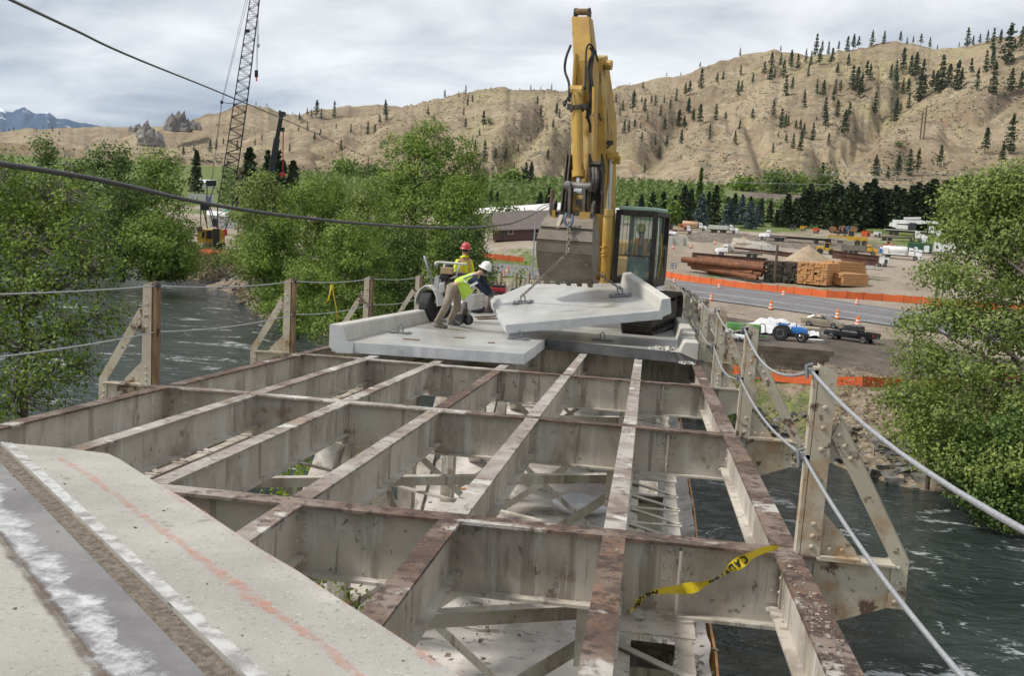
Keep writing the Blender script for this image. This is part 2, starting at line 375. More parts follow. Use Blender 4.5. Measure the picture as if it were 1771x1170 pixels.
for (x0, y0), (x1, y1), k, wd in [((940, 190), (884, 253), 26, 0.9), ((884, 253), (830, 290), 18, 0.9), ((1567, 150), (1451, 262), 30, 1.2), ((1451, 262), (1380, 315), 18, 1.0), ((1190, 175), (1130, 262), 22, 1.0), ((1290, 190), (1330, 300), 12, 0.6), ((640, 215), (560, 285), 14, 0.8), ((1000, 230), (960, 300), 14, 0.7)]:
    a0, e0 = azel(x0, y0); a1, e1 = azel(x1, y1); GUL.append((a0, e0, a1, e1, k, wd))
def hills(X, Y):
    D = np.hypot(X - CAM[0], Y - CAM[1]); A = np.degrees(np.arctan2(X - CAM[0], Y - CAM[1]))
    z = np.full(np.shape(D), -1e3)
    for k, (Dc, D0, aa, zz, gd, sd_) in enumerate(_LT):
        crest = np.interp(A, aa, zz); base = 34.0 if k == 0 else 20.0
        crest = crest + (fbm(A * 2.1, A * 0 + sd_, 4, sd_) - 0.47) * 9
        t = (D - D0) / (Dc - D0)
        tt = np.clip(t, 0, 1)
        prof = tt ** 1.08
        wv = (fbm(A * 0.25 + 4, tt * 2.0, 3, sd_) - 0.47) * 6
        u = X * 0.0062 + wv * 0.22 + Y * 0.0016; v_ = Y * 0.0034 + wv * 0.1
        rd = 1 - np.abs(2 * fbm(u, v_, 4, sd_ + 1) - 0.94) * 2.0
        rd2 = 1 - np.abs(2 * fbm(u * 3.1 + 7, v_ * 3.3, 4, sd_ + 5) - 0.94) * 2.0
        g = -(np.clip(rd, 0, 1) ** 1.2) * gd * 0.62 - (np.clip(rd2, 0, 1) ** 1.2) * gd * 0.16
        g = g * np.clip(np.sin(np.pi * np.clip(tt, 0, 1)), 0, 1) ** 0.8 * np.clip((crest - base) / 80, 0.15, 1.3)
        h = base + (crest - base) * prof + g + (fbm(X * 0.03, Y * 0.03, 4, sd_ + 9) - 0.47) * 5 * np.clip(tt * 6, 0, 1) * np.clip((1.03 - tt) * 10, 0.25, 1)
        h = np.where(t > 1, crest - (D - Dc) * 0.30, h)
        if k == 0:
            EL = (h - CAM[2]) / np.maximum(D, 1)
            for a0, e0, a1, e1, st, wd in GUL:
                dx, dy = (a1 - a0), (e1 - e0) * 57.3
                px = A - a0; py = (EL - e0) * 57.3
                s = np.clip((px * dx + py * dy) / (dx * dx + dy * dy), 0, 1)
                dd = np.hypot(px - s * dx, py - s * dy)
                h = h - st * np.exp(-(dd / wd) ** 2 * 2.2) * np.clip((tt - 0.02) * 8, 0, 1) * np.clip((1 - tt) * 5, 0, 1)
        h = np.where(t < 0, -1e3, h)
        z = np.maximum(z, h)
    return z
def ground(X, Y):
    X = np.asarray(X, float); Y = np.asarray(Y, float)
    z = valley(X, Y)
    rd, side = river_dist(X, Y)
    rag = (fbm(X * 0.16, Y * 0.16, 3, 40) - 0.45) * 4.5
    r = rd + rag
    near = side < 0
    zb = np.where(near, np.minimum(-7.6, ZW - 0.3 + np.clip(r, -6, 99) * 0.28), np.where(r < 0, ZW - 0.3 + np.clip(r, -6, 0) * 0.3, ZW - 0.1 + r * 0.5))
    z = np.where(near, np.minimum(-7.6, zb), np.minimum(z, zb))
    d0 = np.hypot((X - 4) * 0.9, (Y + 14))           # the rise behind the near abutment
    z = np.where(near & (d0 < 19), np.maximum(z, -0.9 - np.clip(d0 - 7, 0, 12) * 0.62), z)
    amp = np.where((z > -7.95) & (z < -7.75), 0.05, 0.22)
    return z + (fbm(X * 0.5, Y * 0.5, 3, 61) - 0.44) * amp * np.clip(np.hypot(X, Y) / 200, 0.3, 1)
def H(X, Y):
    X = np.asarray(X, float); Y = np.asarray(Y, float)
    D = np.hypot(X - CAM[0], Y - CAM[1])
    return np.where(D < 788, ground(X, Y), np.maximum(hills(X, Y), valley(X, Y) - 2))
_HG = {}
def Hfast(D, az):
    """ground height along one bearing, read off the surveyed hill grid beyond 790 m"""
    if 'rad' not in _HG: return None
    j = np.clip(np.searchsorted(_HG['az'], az) - 1, 0, len(_HG['az']) - 2); t = (az - _HG['az'][j]) / (_HG['az'][j + 1] - _HG['az'][j])
    col = _HG['Z'][:, j] * (1 - t) + _HG['Z'][:, j + 1] * t
    return np.interp(D, _HG['rad'], col)
_RD = np.r_[np.arange(20, 330, 0.5), np.arange(330, 3200, 3.0)]
def hit(x, y, d0=20.0, dmax=3200.0):
    """where the sight line meets the ground; over the skyline it takes the crest"""
    d = ray(x, y); Ds = _RD[(_RD >= d0) & (_RD <= dmax)]
    P = CAM[None] + d[None] * Ds[:, None]
    az = math.degrees(math.atan2(d[0], d[1])); near = Ds < 788
    hz = np.empty(len(Ds)); 
    if near.any(): hz[near] = ground(P[near, 0], P[near, 1])
    if (~near).any(): hz[~near] = Hfast(Ds[~near], az)
    e = hz - P[:, 2]
    k = np.nonzero(e > 0)[0]
    i = k[0] if len(k) else int(np.argmax(e / Ds))
    p = P[i].copy(); p[2] = float(hz[i]); return p, float(Ds[i])

def polar(name, az, rad, mats, hfun, kind='structure'):
    A, D = np.meshgrid(np.radians(az), rad)
    X = CAM[0] + np.sin(A) * D; Y = CAM[1] + np.cos(A) * D; Z = hfun(X, Y)
    V = np.stack([X, Y, Z], -1).reshape(-1, 3); n = len(az); m = len(rad)
    i, j = np.meshgrid(np.arange(m - 1), np.arange(n - 1), indexing='ij'); a = (i * n + j).ravel()
    F = np.stack([a, a + 1, a + n + 1, a + n], -1)[:, ::-1]
    me = fast_mesh(name, V, F, mats, smooth=True)
    o = link(name, me); tag(o, kind=kind); return o, X, Y, Z
AZG = np.r_[np.arange(-180, -50, 3.0), np.arange(-50, -40, 1.0), np.arange(-40, 30, 0.14), np.arange(30, 40, 1.0), np.arange(40, 180.01, 3.0)]

# --- ground material driven by a land-cover attribute (r grass, g dark soil, b gravel and stones)
def cover_mat():
    m = bpy.data.materials.new('valley_ground'); m.use_nodes = True; t = m.node_tree; ln = t.links.new; b = t.nodes['Principled BSDF']
    b.inputs['Roughness'].default_value = 0.95; b.inputs['Specular IOR Level'].default_value = 0.2
    g = N(t, 'ShaderNodeNewGeometry').outputs['Position']
    at_ = N(t, 'ShaderNodeAttribute', attribute_name='cover'); sp = N(t, 'ShaderNodeSeparateColor'); ln(at_.outputs['Color'], sp.inputs[0])
    def noise(sc, de=5.0, st=None):
        n = N(t, 'ShaderNodeTexNoise', Scale=sc, Detail=de, Roughness=0.65)
        if st:
            mp = N(t, 'ShaderNodeMapping'); mp.inputs['Scale'].default_value = st; mp.inputs['Rotation'].default_value = (0, 0, 0.7); ln(g, mp.inputs[0]); ln(mp.outputs[0], n.inputs['Vector'])
        else: ln(g, n.inputs['Vector'])
        return n.outputs[0]
    dirt = ramp(t, [(0.34, (0.19, 0.15, 0.11)), (0.5, (0.29, 0.235, 0.175)), (0.66, (0.36, 0.31, 0.25))], noise(0.11, 8.0, (1, 0.4, 1)))
    dirt2 = ramp(t, [(0.40, (0.20, 0.17, 0.14)), (0.62, (0.35, 0.31, 0.26))], noise(1.3, 6.0))
    mx0 = N(t, 'ShaderNodeMix', data_type='RGBA'); mx0.inputs[0].default_value = 0.35; ln(dirt, mx0.inputs[6]); ln(dirt2, mx0.inputs[7])
    grass = ramp(t, [(0.32, (0.055, 0.085, 0.022)), (0.5, (0.11, 0.15, 0.04)), (0.68, (0.24, 0.23, 0.10))], noise(0.9, 7.0))
    soil = ramp(t, [(0.35, (0.055, 0.047, 0.04)), (0.6, (0.13, 0.105, 0.085))], noise(0.35, 8.0, (1, 0.3, 1)))
    grav = ramp(t, [(0.35, (0.09, 0.07, 0.05)), (0.5, (0.20, 0.16, 0.115)), (0.65, (0.33, 0.28, 0.22))], noise(2.2, 8.0))
    cur = mx0.outputs[2]
    for ch, c in ((1, soil), (2, grav), (0, grass)):
        mu = N(t, 'ShaderNodeMath', operation='MULTIPLY_ADD'); ln(noise(0.55, 6.0), mu.inputs[0]); mu.inputs[1].default_value = 1.3; mu.inputs[2].default_value = -0.65
        ad = N(t, 'ShaderNodeMath', operation='ADD'); ln(sp.outputs[ch], ad.inputs[0]); ln(mu.outputs[0], ad.inputs[1])
        mr = N(t, 'ShaderNodeMapRange'); mr.inputs[1].default_value = 0.38; mr.inputs[2].default_value = 0.62; ln(ad.outputs[0], mr.inputs[0])
        k = N(t, 'ShaderNodeMath', operation='MULTIPLY'); ln(mr.outputs[0], k.inputs[0])
        gt = N(t, 'ShaderNodeMath', operation='GREATER_THAN'); ln(sp.outputs[ch], gt.inputs[0]); gt.inputs[1].default_value = 0.04; ln(gt.outputs[0], k.inputs[1])
        mx = N(t, 'ShaderNodeMix', data_type='RGBA'); ln(k.outputs[0], mx.inputs[0]); ln(cur, mx.inputs[6]); ln(c, mx.inputs[7]); cur = mx.outputs[2]
    ln(cur, b.inputs['Base Color'])
    bp = N(t, 'ShaderNodeBump', Strength=1.0, Distance=0.06); ln(noise(3.0, 8.0), bp.inputs['Height']); ln(bp.outputs[0], b.inputs['Normal'])
    return m
M_GROUND = cover_mat()
go, GX, GY, GZ = polar('ground', AZG, np.r_[np.arange(2, 30, 1.5), np.geomspace(30, 330, 190), np.geomspace(333, 790, 60)], M_GROUND, ground)
def cover(X, Y, Z):
    D = np.hypot(X - CAM[0], Y - CAM[1]); A = np.degrees(np.arctan2(X - CAM[0], Y - CAM[1])); rd, side = river_dist(X, Y)
    n1 = fbm(X * 0.03, Y * 0.03, 4, 70); n2 = fbm(X * 0.008, Y * 0.008, 3, 75)
    jit = (fbm(X * 0.06, Y * 0.06, 4, 81) - 0.47); D = D * (1 + jit * 0.10); A = A + jit * 5; 
    g = np.zeros_like(X); so_ = np.zeros_like(X); gr = np.zeros_like(X)
    w_ = (X + Y) * 0.707 + jit * 16
    far = side > 0
    gr = np.where(rd < 14, 0.75, gr)
    g = np.where((rd > 1) & (rd < 13), np.clip((n1 - 0.45) * 4, 0, 0.6), g)
    so_ = np.where(far & (w_ > 62) & (w_ < 92) & (A > -6), 0.75, so_)            # dark worked ground between the bank and the road
    so_ = np.where(far & (w_ >= 92) & (w_ < 105) & (A > -6), 0.35, so_)
    g = np.where((w_ > 147) & (w_ < 163) & (A > -3), np.clip(0.25 + (n1 - 0.45) * 3, 0, 0.6), g)     # weeds behind the orange fence
    yard = (D > 190) & (D < 335) & (A > -4)
    g = np.where(yard, np.clip((n1 - 0.56) * 5, 0, 0.5), g)
    so_ = np.where((D > 262) & (D < 305) & (A > 2), 0.55, so_)
    g = np.where((D > 296) & (D < 345), np.clip(0.42 + (n1 - 0.46) * 3, 0, 1), g)
    g = np.where(D >= 345, 0.9, g); so_ = np.where(D >= 345, 0, so_)
    so_ = np.where((D > 560) & (D < 700) & (A > 4.5) & (A < 16), 0.6, so_); g = np.where((D > 560) & (D < 700) & (A > 4.5) & (A < 16), 0.1, g)
    lf = (A < -4) & (D > 150) & far
    g = np.where(lf & (D < 400), np.clip(0.4 + (n1 - 0.46) * 3, 0, 0.9), g)
    g = np.where(~far, 0.55, g)
    return np.stack([g, so_, gr, np.ones_like(g)], -1)
ca = go.data.color_attributes.new('cover', 'FLOAT_COLOR', 'POINT')
ca.data.foreach_set('color', cover(GX, GY, GZ).reshape(-1, 4).astype(np.float32).ravel())

M_HILL = mat('dry_grass_hillside', (0.205, 0.156, 0.10), (0.325, 0.26, 0.172), 0.012, 0.95, bump=0.9, bscale=0.12, ramp_=(0.38, 0.62), detail=9.0, spec=0.1,
             stains=[((0.29, 0.255, 0.13), 0.006, 0.54, 0.10, None, 0.6), ((0.20, 0.135, 0.08), 0.02, 0.56, 0.08, None, 0.6), ((0.46, 0.38, 0.28), 0.035, 0.60, 0.08, None, 0.6), ((0.17, 0.135, 0.10), 0.05, 0.55, 0.05, None, 0.6), ((0.15, 0.13, 0.10), 0.14, 0.565, 0.04, None, 0.75), ((0.44, 0.40, 0.34), 0.18, 0.60, 0.04, None, 0.7), ((0.075, 0.08, 0.04), 0.30, 0.60, 0.03, None, 0.8)])
AZH = np.r_[np.arange(-75, -40, 1.0), np.arange(-40, 30, 0.07), np.arange(30, 65, 1.0)]
_hr = np.r_[np.linspace(784, 1460, 150), np.linspace(1468, 2080, 60), np.linspace(2100, 2900, 40)]
ho, _, _, _HG['Z'] = polar('hills', AZH, _hr, M_HILL, lambda X, Y: np.maximum(hills(X, Y), valley(X, Y) - 2))

_HG['rad'] = _hr; _HG['az'] = AZH
# --- far snow-capped range
M_MTN = mat('haze_blue_far_forest', (0.032, 0.058, 0.105), (0.052, 0.085, 0.14), 0.0011, 0.95, detail=8, bump=20, bscale=0.004, spec=0.05)  # blue fade of the distant air is painted into the forest colour
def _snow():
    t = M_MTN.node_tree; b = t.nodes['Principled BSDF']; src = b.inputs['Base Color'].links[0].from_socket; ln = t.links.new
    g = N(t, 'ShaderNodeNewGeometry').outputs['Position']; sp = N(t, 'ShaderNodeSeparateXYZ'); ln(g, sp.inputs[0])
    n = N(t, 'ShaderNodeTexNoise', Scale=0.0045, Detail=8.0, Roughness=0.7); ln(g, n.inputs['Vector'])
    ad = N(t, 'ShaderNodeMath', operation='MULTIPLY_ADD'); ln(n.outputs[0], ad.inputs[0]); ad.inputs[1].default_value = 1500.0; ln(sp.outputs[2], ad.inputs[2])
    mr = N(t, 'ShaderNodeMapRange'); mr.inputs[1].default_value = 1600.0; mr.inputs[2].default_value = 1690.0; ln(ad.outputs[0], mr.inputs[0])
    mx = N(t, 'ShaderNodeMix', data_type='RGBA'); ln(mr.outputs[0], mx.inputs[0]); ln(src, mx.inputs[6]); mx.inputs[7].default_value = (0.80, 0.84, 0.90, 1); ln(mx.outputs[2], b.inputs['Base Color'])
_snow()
def mountains():
    Dm = 12000.0
    sk = sorted(azel(x, y) for x, y in [(-700, 215), (-400, 195), (-200, 205), (-80, 188), (0, 187), (20, 192), (42, 184), (62, 194), (84, 191), (100, 203), (150, 212), (215, 221), (260, 229), (320, 240)])
    aa = np.array([p[0] for p in sk]); ee = np.array([p[1] for p in sk])
    az = np.linspace(aa[0], aa[-1], 420); rad = np.linspace(8800, Dm + 900, 46)
    A, D = np.meshgrid(np.radians(az), rad); Ad = np.degrees(A)
    cr = np.interp(Ad, aa, ee) * Dm
    cr = cr + (fbm(Ad * 3, Ad * 0, 3, 5) - 0.47) * 40
    t = np.clip((D - 8800) / (Dm - 8800), 0, 1)
    u = Ad * 0.8 + (fbm(Ad * 0.8, t * 2, 3, 8) - 0.47) * 2
    g = -np.clip(1 - np.abs(2 * fbm(u, t * 1.2, 4, 12) - 0.94) * 1.6, 0, 1) * 150 * np.sin(np.pi * np.clip(t, 0, 1)) ** 0.7
    Z = cr * (0.1 + 0.9 * t) + g * np.clip(cr / 1000, 0.1, 1)
    Z = np.where(D > Dm, cr - (D - Dm) * 0.5, Z)
    X = CAM[0] + np.sin(A) * D; Y = CAM[1] + np.cos(A) * D
    V = np.stack([X, Y, Z], -1).reshape(-1, 3); n, m = len(az), len(rad)
    i, j = np.meshgrid(np.arange(m - 1), np.arange(n - 1), indexing='ij'); a = (i * n + j).ravel()
    F = np.stack([a, a + 1, a + n + 1, a + n], -1)[:, ::-1]
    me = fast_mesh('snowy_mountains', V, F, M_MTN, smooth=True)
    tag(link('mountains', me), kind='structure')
mountains()

# --- the river
def water_mat():
    m = bpy.data.materials.new('river_water'); m.use_nodes = True; t = m.node_tree; ln = t.links.new; b = t.nodes['Principled BSDF']
    g = N(t, 'ShaderNodeNewGeometry').outputs['Position']
    mp = N(t, 'ShaderNodeMapping'); mp.inputs['Rotation'].default_value = (0, 0, R_(52)); mp.inputs['Scale'].default_value = (0.55, 1.0, 1.0); ln(g, mp.inputs[0])
    def noise(sc, de, di=0.0, v=mp.outputs[0]):
        n = N(t, 'ShaderNodeTexNoise', Scale=sc, Detail=de, Roughness=0.6, Distortion=di); ln(v, n.inputs['Vector']); return n.outputs[0]
    big = noise(0.16, 4.0, 0.6); mid = noise(0.9, 5.0, 1.2); fine = noise(3.5, 4.0, 0.8)
    col = ramp(t, [(0.35, (0.015, 0.024, 0.021)), (0.62, (0.034, 0.047, 0.043))], big)
    fo = N(t, 'ShaderNodeMath', operation='MULTIPLY_ADD'); ln(fine, fo.inputs[0]); fo.inputs[1].default_value = 0.55; ln(noise(0.35, 5.0, 1.0), fo.inputs[2])
    fm = N(t, 'ShaderNodeMapRange'); ln(fo.outputs[0], fm.inputs[0]); fm.inputs[1].default_value = 0.885; fm.inputs[2].default_value = 0.97; fm.inputs[4].default_value = 0.75
    mx = N(t, 'ShaderNodeMix', data_type='RGBA'); ln(fm.outputs[0], mx.inputs[0]); ln(col, mx.inputs[6]); mx.inputs[7].default_value = (0.62, 0.66, 0.66, 1)
    ln(mx.outputs[2], b.inputs['Base Color'])
    b.inputs['Roughness'].default_value = 0.12; b.inputs['IOR'].default_value = 1.33
    h1 = N(t, 'ShaderNodeMath', operation='MULTIPLY_ADD'); ln(mid, h1.inputs[0]); h1.inputs[1].default_value = 1.0; 
    h0 = N(t, 'ShaderNodeMath', operation='MULTIPLY'); ln(fine, h0.inputs[0]); h0.inputs[1].default_value = 0.28; ln(h0.outputs[0], h1.inputs[2])
    h2 = N(t, 'ShaderNodeMath', operation='MULTIPLY_ADD'); ln(big, h2.inputs[0]); h2.inputs[1].default_value = 1.8; ln(h1.outputs[0], h2.inputs[2])
    bp = N(t, 'ShaderNodeBump', Strength=1.0, Distance=0.42); ln(h2.outputs[0], bp.inputs['Height']); ln(bp.outputs[0], b.inputs['Normal'])
    return m
def river():
    L_side, R_side = [], []
    for i, p in enumerate(RIV):
        d = RIV[min(i + 1, len(RIV) - 1)] - RIV[max(i - 1, 0)]; d = d / np.hypot(*d); nrm = np.array([-d[1], d[0]]); wd = RHW[i] + 9
        L_side.append(p + nrm * wd); R_side.append(p - nrm * wd)
    K = 14; V = []
    for a, b in zip(L_side, R_side):
        for k in range(K + 1): q = a + (b - a) * k / K; V.append((q[0], q[1], ZW))
    F = [(i * (K + 1) + k, (i + 1) * (K + 1) + k, (i + 1) * (K + 1) + k + 1, i * (K + 1) + k + 1) for i in range(len(RIV) - 1) for k in range(K)]
    o = link('river', fast_mesh('river', V, np.array(F)[:, ::-1], water_mat())); tag(o, kind='structure')
river()

# --- highway beyond the bridge
M_ASPH = mat('grey_asphalt', (0.118, 0.116, 0.122), (0.165, 0.16, 0.163), 0.4, 0.85, stretch=(1, 1, 1), bump=0.004, bscale=20, stains=[((0.085, 0.085, 0.09), 0.25, 0.56, 0.1, None, 0.6), ((0.22, 0.20, 0.18), 0.12, 0.62, 0.08, None, 0.4)])
M_LINE = mat('worn_road_paint', (0.62, 0.62, 0.60), (0.42, 0.42, 0.42), 2.0, 0.7)
M_LINEO = mat('orange_survey_line', (0.42, 0.24, 0.15), (0.22, 0.17, 0.15), 0.8, 0.8)
def cr(pts, n=10):
    P = np.array(pts, float); P = np.vstack([2 * P[0] - P[1], P, 2 * P[-1] - P[-2]]); out = []
    for i in range(1, len(P) - 2):
        for k in range(n):
            t = k / n; a, b, c, d = P[i - 1], P[i], P[i + 1], P[i + 2]
            out.append(0.5 * ((2 * b) + (c - a) * t + (2 * a - 5 * b + 4 * c - d) * t * t + (3 * b - a - 3 * c + d) * t ** 3))
    out.append(P[-2]); return np.array(out)
R_NEAR = cr([(95, 45), (60, 84), (46, 101), (34.6, 116.8), (14.3, 140.5), (-19.2, 166), (-52, 182), (-110, 205)])
R_FAR = cr([(125, 60), (75, 102), (58, 122), (46.3, 140.6), (26, 173.4), (-2, 197), (-33, 216), (-110, 248)])
ZR = -7.85
def strip(a, b, name, m, lift, mb=None):
    own = mb is None; mb = mb or MB()
    A = R_NEAR + (R_FAR - R_NEAR) * a; Bb = R_NEAR + (R_FAR - R_NEAR) * b
    n = len(A); vs = []
    for p, q in zip(A, Bb): vs += [(p[0], p[1], ZR + lift), (q[0], q[1], ZR + lift)]
    mb.add(vs, [(2 * i + 1, 2 * i, 2 * i + 2, 2 * i + 3)[::-1] for i in range(n - 1)])
    if own: o = mb.build(name, m); tag(o, kind='structure'); return o
strip(0.0, 1.0, 'highway', M_ASPH, 0.10)
for nm, a, wd, m in (('edge_line', 0.07, 0.011, M_LINE), ('lane_line', 0.34, 0.009, M_LINE), ('lane_line', 0.40, 0.009, M_LINE), ('edge_line', 0.80, 0.010, M_LINE), ('survey_line', 0.22, 0.008, M_LINEO), ('survey_line', 0.62, 0.008, M_LINEO)):
    strip(a, a + wd, nm, m, 0.104)
# ------------------------------------------------------------------ the steel bridge
SX = [1.1 * i for i in range(7)]
bridge = thing('steel_bridge', 'stripped steel deck bridge with rusty stringers, riveted floor beams and braced rail posts', 'bridge', (0, 0, 0), world=True)
def BB(mb, x0, x1, y0, y1, h0, h1, mi=0, top=None):
    mb.hexa([B(x0, y0, h0), B(x1, y0, h0), B(x1, y1, h0), B(x0, y1, h0), B(x0, y0, h1), B(x1, y0, h1), B(x1, y1, h1), B(x0, y1, h1)], mi, top); return mb
# stringers, one per panel
for j in range(0, 7):
    y0, y1 = j * PAN + 0.012, (j + 1) * PAN - 0.012
    for i, x in enumerate(SX):
        mb = MB(); jx = random.uniform(-0.012, 0.012); fw = 0.075 if i != 6 else 0.085
        n = 6
        for k in range(n):          # slightly ragged flange edge
            a, b = y0 + (y1 - y0) * k / n, y0 + (y1 - y0) * (k + 1) / n
            ya, yb = (a + 0.09 if k == 0 else a), (b - 0.09 if k == n - 1 else b)
            BB(mb, x + jx - fw, x + jx + fw, ya, yb, -0.018, 0.002 + random.uniform(0, 0.003), 1)
        BB(mb, x - 0.008, x + 0.008, y0, y1, -0.365, -0.018, 0)
        BB(mb, x - 0.078, x + 0.078, y0 + 0.05, y1 - 0.05, -0.385, -0.365, 0)
        mb.build('stringer', [M_CREAM, M_RUST if i in (0, 6) or (i, j) in ((4, 0), (3, 2), (5, 0)) else M_RUSTP], bridge)
# floor beams
for j in range(0, 8):
    y = j * PAN; mb = MB()
    BB(mb, -0.28, 6.78, y - 0.008, y + 0.008, -0.49, -0.02, 0)
    for k in range(9):
        a, b = -0.28 + 7.06 * k / 9, -0.28 + 7.06 * (k + 1) / 9
        BB(mb, a, b, y - 0.095, y + 0.095, -0.02, 0.0 + random.uniform(0, 0.003), 2 if (j >= 2 and k < 5) or (j == 1 and k in (0, 3)) else 1)
    BB(mb, -0.28, 6.78, y - 0.10, y + 0.10, -0.512, -0.49, 0)
    fb = mb.build('floor_beam', [M_CREAM, M_RUST, M_RUSTP], bridge)
    rv = MB()
    for i, x in enumerate(SX):
        c = MB()
        BB(c, x + 0.008, x + 0.095, y - 0.020, y - 0.008, -0.36, -0.022, 0); BB(c, x - 0.095, x - 0.008, y - 0.020, y - 0.008, -0.36, -0.022, 0)
        BB(c, x + 0.008, x + 0.018, y - 0.095, y - 0.020, -0.36, -0.022, 0); BB(c, x - 0.018, x - 0.008, y - 0.095, y - 0.020, -0.36, -0.022, 0)
        BB(c, x - 0.09, x + 0.09, y - 0.10, y - 0.008, -0.40, -0.387, 0)       # seat angle under the stringer
        c.build('connection_angle', [M_CREAM], fb)
        for h in (-0.08, -0.17, -0.27):
            rv.rivet(B(x + 0.06, y - 0.020, h), (0, -1, 0), 0.019); rv.rivet(B(x - 0.06, y - 0.020, h), (0, -1, 0), 0.019)
            rv.rivet(B(x + 0.018, y - 0.055, h), (1, 0, 0), 0.017); rv.rivet(B(x - 0.018, y - 0.055, h), (-1, 0, 0), 0.017)
    st = MB(); xr = 5.93                                       # stiffener and riveted plate over the right truss
    BB(st, xr - 0.12, xr + 0.10, y - 0.016, y - 0.008, -0.34, -0.03); BB(st, xr - 0.006, xr + 0.010, y - 0.09, y - 0.016, -0.60, -0.05)
    st.build('web_stiffener', [M_CREAM], fb)
    for dx in (-0.09, -0.04, 0.045, 0.08):
        for h in (-0.09, -0.18, -0.27): rv.rivet(B(xr + dx, y - 0.017, h), (0, -1, 0), 0.018)
    tag(rv.build('rivet', [M_CREAM], fb), kind='stuff')

# rail posts with bracket, strut, gusset, timber facing
def rail_post(j, side):
    y = j * PAN
    def X(x): return x if side > 0 else 6.5 - x
    def P(x, h, dy=0.0): return B(X(x), y, h) + np.array([0, dy, 0])
    fl = 1 if side > 0 else -1
    mb = MB()
    mb.prism([P(6.69, -0.02, -0.055), P(6.81, -0.02, -0.055), P(6.81, 1.19, -0.055), P(6.70, 1.24, -0.055)][::fl], (0, 0.012, 0))
    mb.prism([P(6.69, -0.02, 0.045), P(6.81, -0.02, 0.045), P(6.81, 1.19, 0.045), P(6.70, 1.24, 0.045)][::fl], (0, 0.012, 0))
    mb.prism([P(6.69, -0.02, -0.043), P(6.702, -0.02, -0.043), P(6.712, 1.23, -0.043), P(6.70, 1.24, -0.043)][::fl], (0, 0.088, 0))
    p = mb.build('rail_post', [M_RUSTCREAM], bridge)
    b = MB()                                                # cantilever bracket carrying the post
    b.prism([P(6.79, -0.02, -0.02), P(6.79, -0.50, -0.02), P(7.28, -0.30, -0.02), P(7.28, -0.02, -0.02)][::-fl], (0, 0.012, 0))
    b.prism([P(6.79, -0.02, -0.075), P(7.28, -0.02, -0.075), P(7.28, -0.006, -0.075), P(6.79, -0.006, -0.075)][::fl], (0, 0.15, 0))
    b.build('bracket', [M_RUSTCREAM], p)
    s = MB()
    s.prism([P(6.815, 0.78, -0.035), P(6.87, 0.90, -0.035), P(7.365, 0.02, -0.035), P(7.365, -0.30, -0.035), P(7.265, -0.30, -0.035), P(7.265, 0.0, -0.035)][::-fl], (0, 0.012, 0))
    s.prism([P(6.862, 0.90, -0.022), P(6.875, 0.91, -0.022), P(7.372, 0.025, -0.022), P(7.372, -0.30, -0.022), P(7.360, -0.30, -0.022), P(7.360, 0.02, -0.022)][::-fl], (0, 0.075, 0))
    s.build('strut', [M_RUSTCREAM], p)
    g = MB()
    g.prism([P(6.812, 0.0, -0.02), P(7.06, 0.0, -0.02), P(7.03, 0.06, -0.02), P(6.812, 0.29, -0.02)][::fl], (0, 0.012, 0))
    g.prism([P(6.812, -0.005, -0.075), P(7.06, -0.005, -0.075), P(7.06, 0.008, -0.075), P(6.812, 0.008, -0.075)][::fl], (0, 0.062, 0))
    g.build('gusset', [M_RUSTCREAM], p)
    g = MB(); g.prism([P(6.80, 0.66, -0.015), P(6.90, 0.66, -0.015), P(6.86, 0.86, -0.015), P(6.80, 0.86, -0.015)][::fl], (0, 0.010, 0)); g.build('tie_plate', [M_RUSTCREAM], p)
    if side < 0:
        t = MB(); t.hexa([P(6.67, -0.0, -0.06), P(6.625, -0.0, -0.06), P(6.625, -0.0, 0.05), P(6.67, -0.0, 0.05), P(6.68, 1.18, -0.06), P(6.635, 1.18, -0.06), P(6.635, 1.18, 0.05), P(6.68, 1.18, 0.05)])
        t.build('timber_facing', [M_TIMBER], p)
    else:
        t = MB(); t.hexa([P(6.660, -0.0, -0.05), P(6.685, -0.0, -0.05), P(6.685, -0.0, 0.05), P(6.660, -0.0, 0.05), P(6.672, 1.22, -0.05), P(6.695, 1.22, -0.05), P(6.695, 1.22, 0.05), P(6.672, 1.22, 0.05)])
        t.build('timber_facing', [M_RUSTCREAM], p)
    c = MB()                                                # rope clamps
    for h in (0.625, 1.175):
        c = MB(); c.hexa([P(6.635, h, -0.05), P(6.70, h, -0.05), P(6.70, h, 0.05), P(6.635, h, 0.05), P(6.635, h + 0.03, -0.05), P(6.70, h + 0.03, -0.05), P(6.70, h + 0.03, 0.05), P(6.635, h + 0.03, 0.05)][::1])
        c.tube([P(6.63, h - 0.03, -0.03), P(6.62, h + 0.05, -0.02), P(6.66, h + 0.06, 0.0)], 0.012, 6); c.build('rope_clamp', [M_GREYM if side > 0 else M_DARK], p)
    if j <= 4:
        rv = MB()
        for h in (0.06, 0.13, 0.21, 0.70, 0.84, 0.97): rv.rivet(P(6.755, h, -0.055), (0, -1, 0), 0.018)
        for x, h in ((6.86, 0.80), (6.90, 0.73), (6.945, 0.655), (7.305, -0.03), (7.305, -0.13), (7.305, -0.19), (7.305, -0.255), (6.87, 0.05), (6.95, 0.05)): rv.rivet(P(x, h, -0.036), (0, -1, 0), 0.017)
        tag(rv.build('rivet', [M_RUSTCREAM], p), kind='stuff')
for j in range(0, 17):
    rail_post(j, 1)
    rail_post(j, -1)

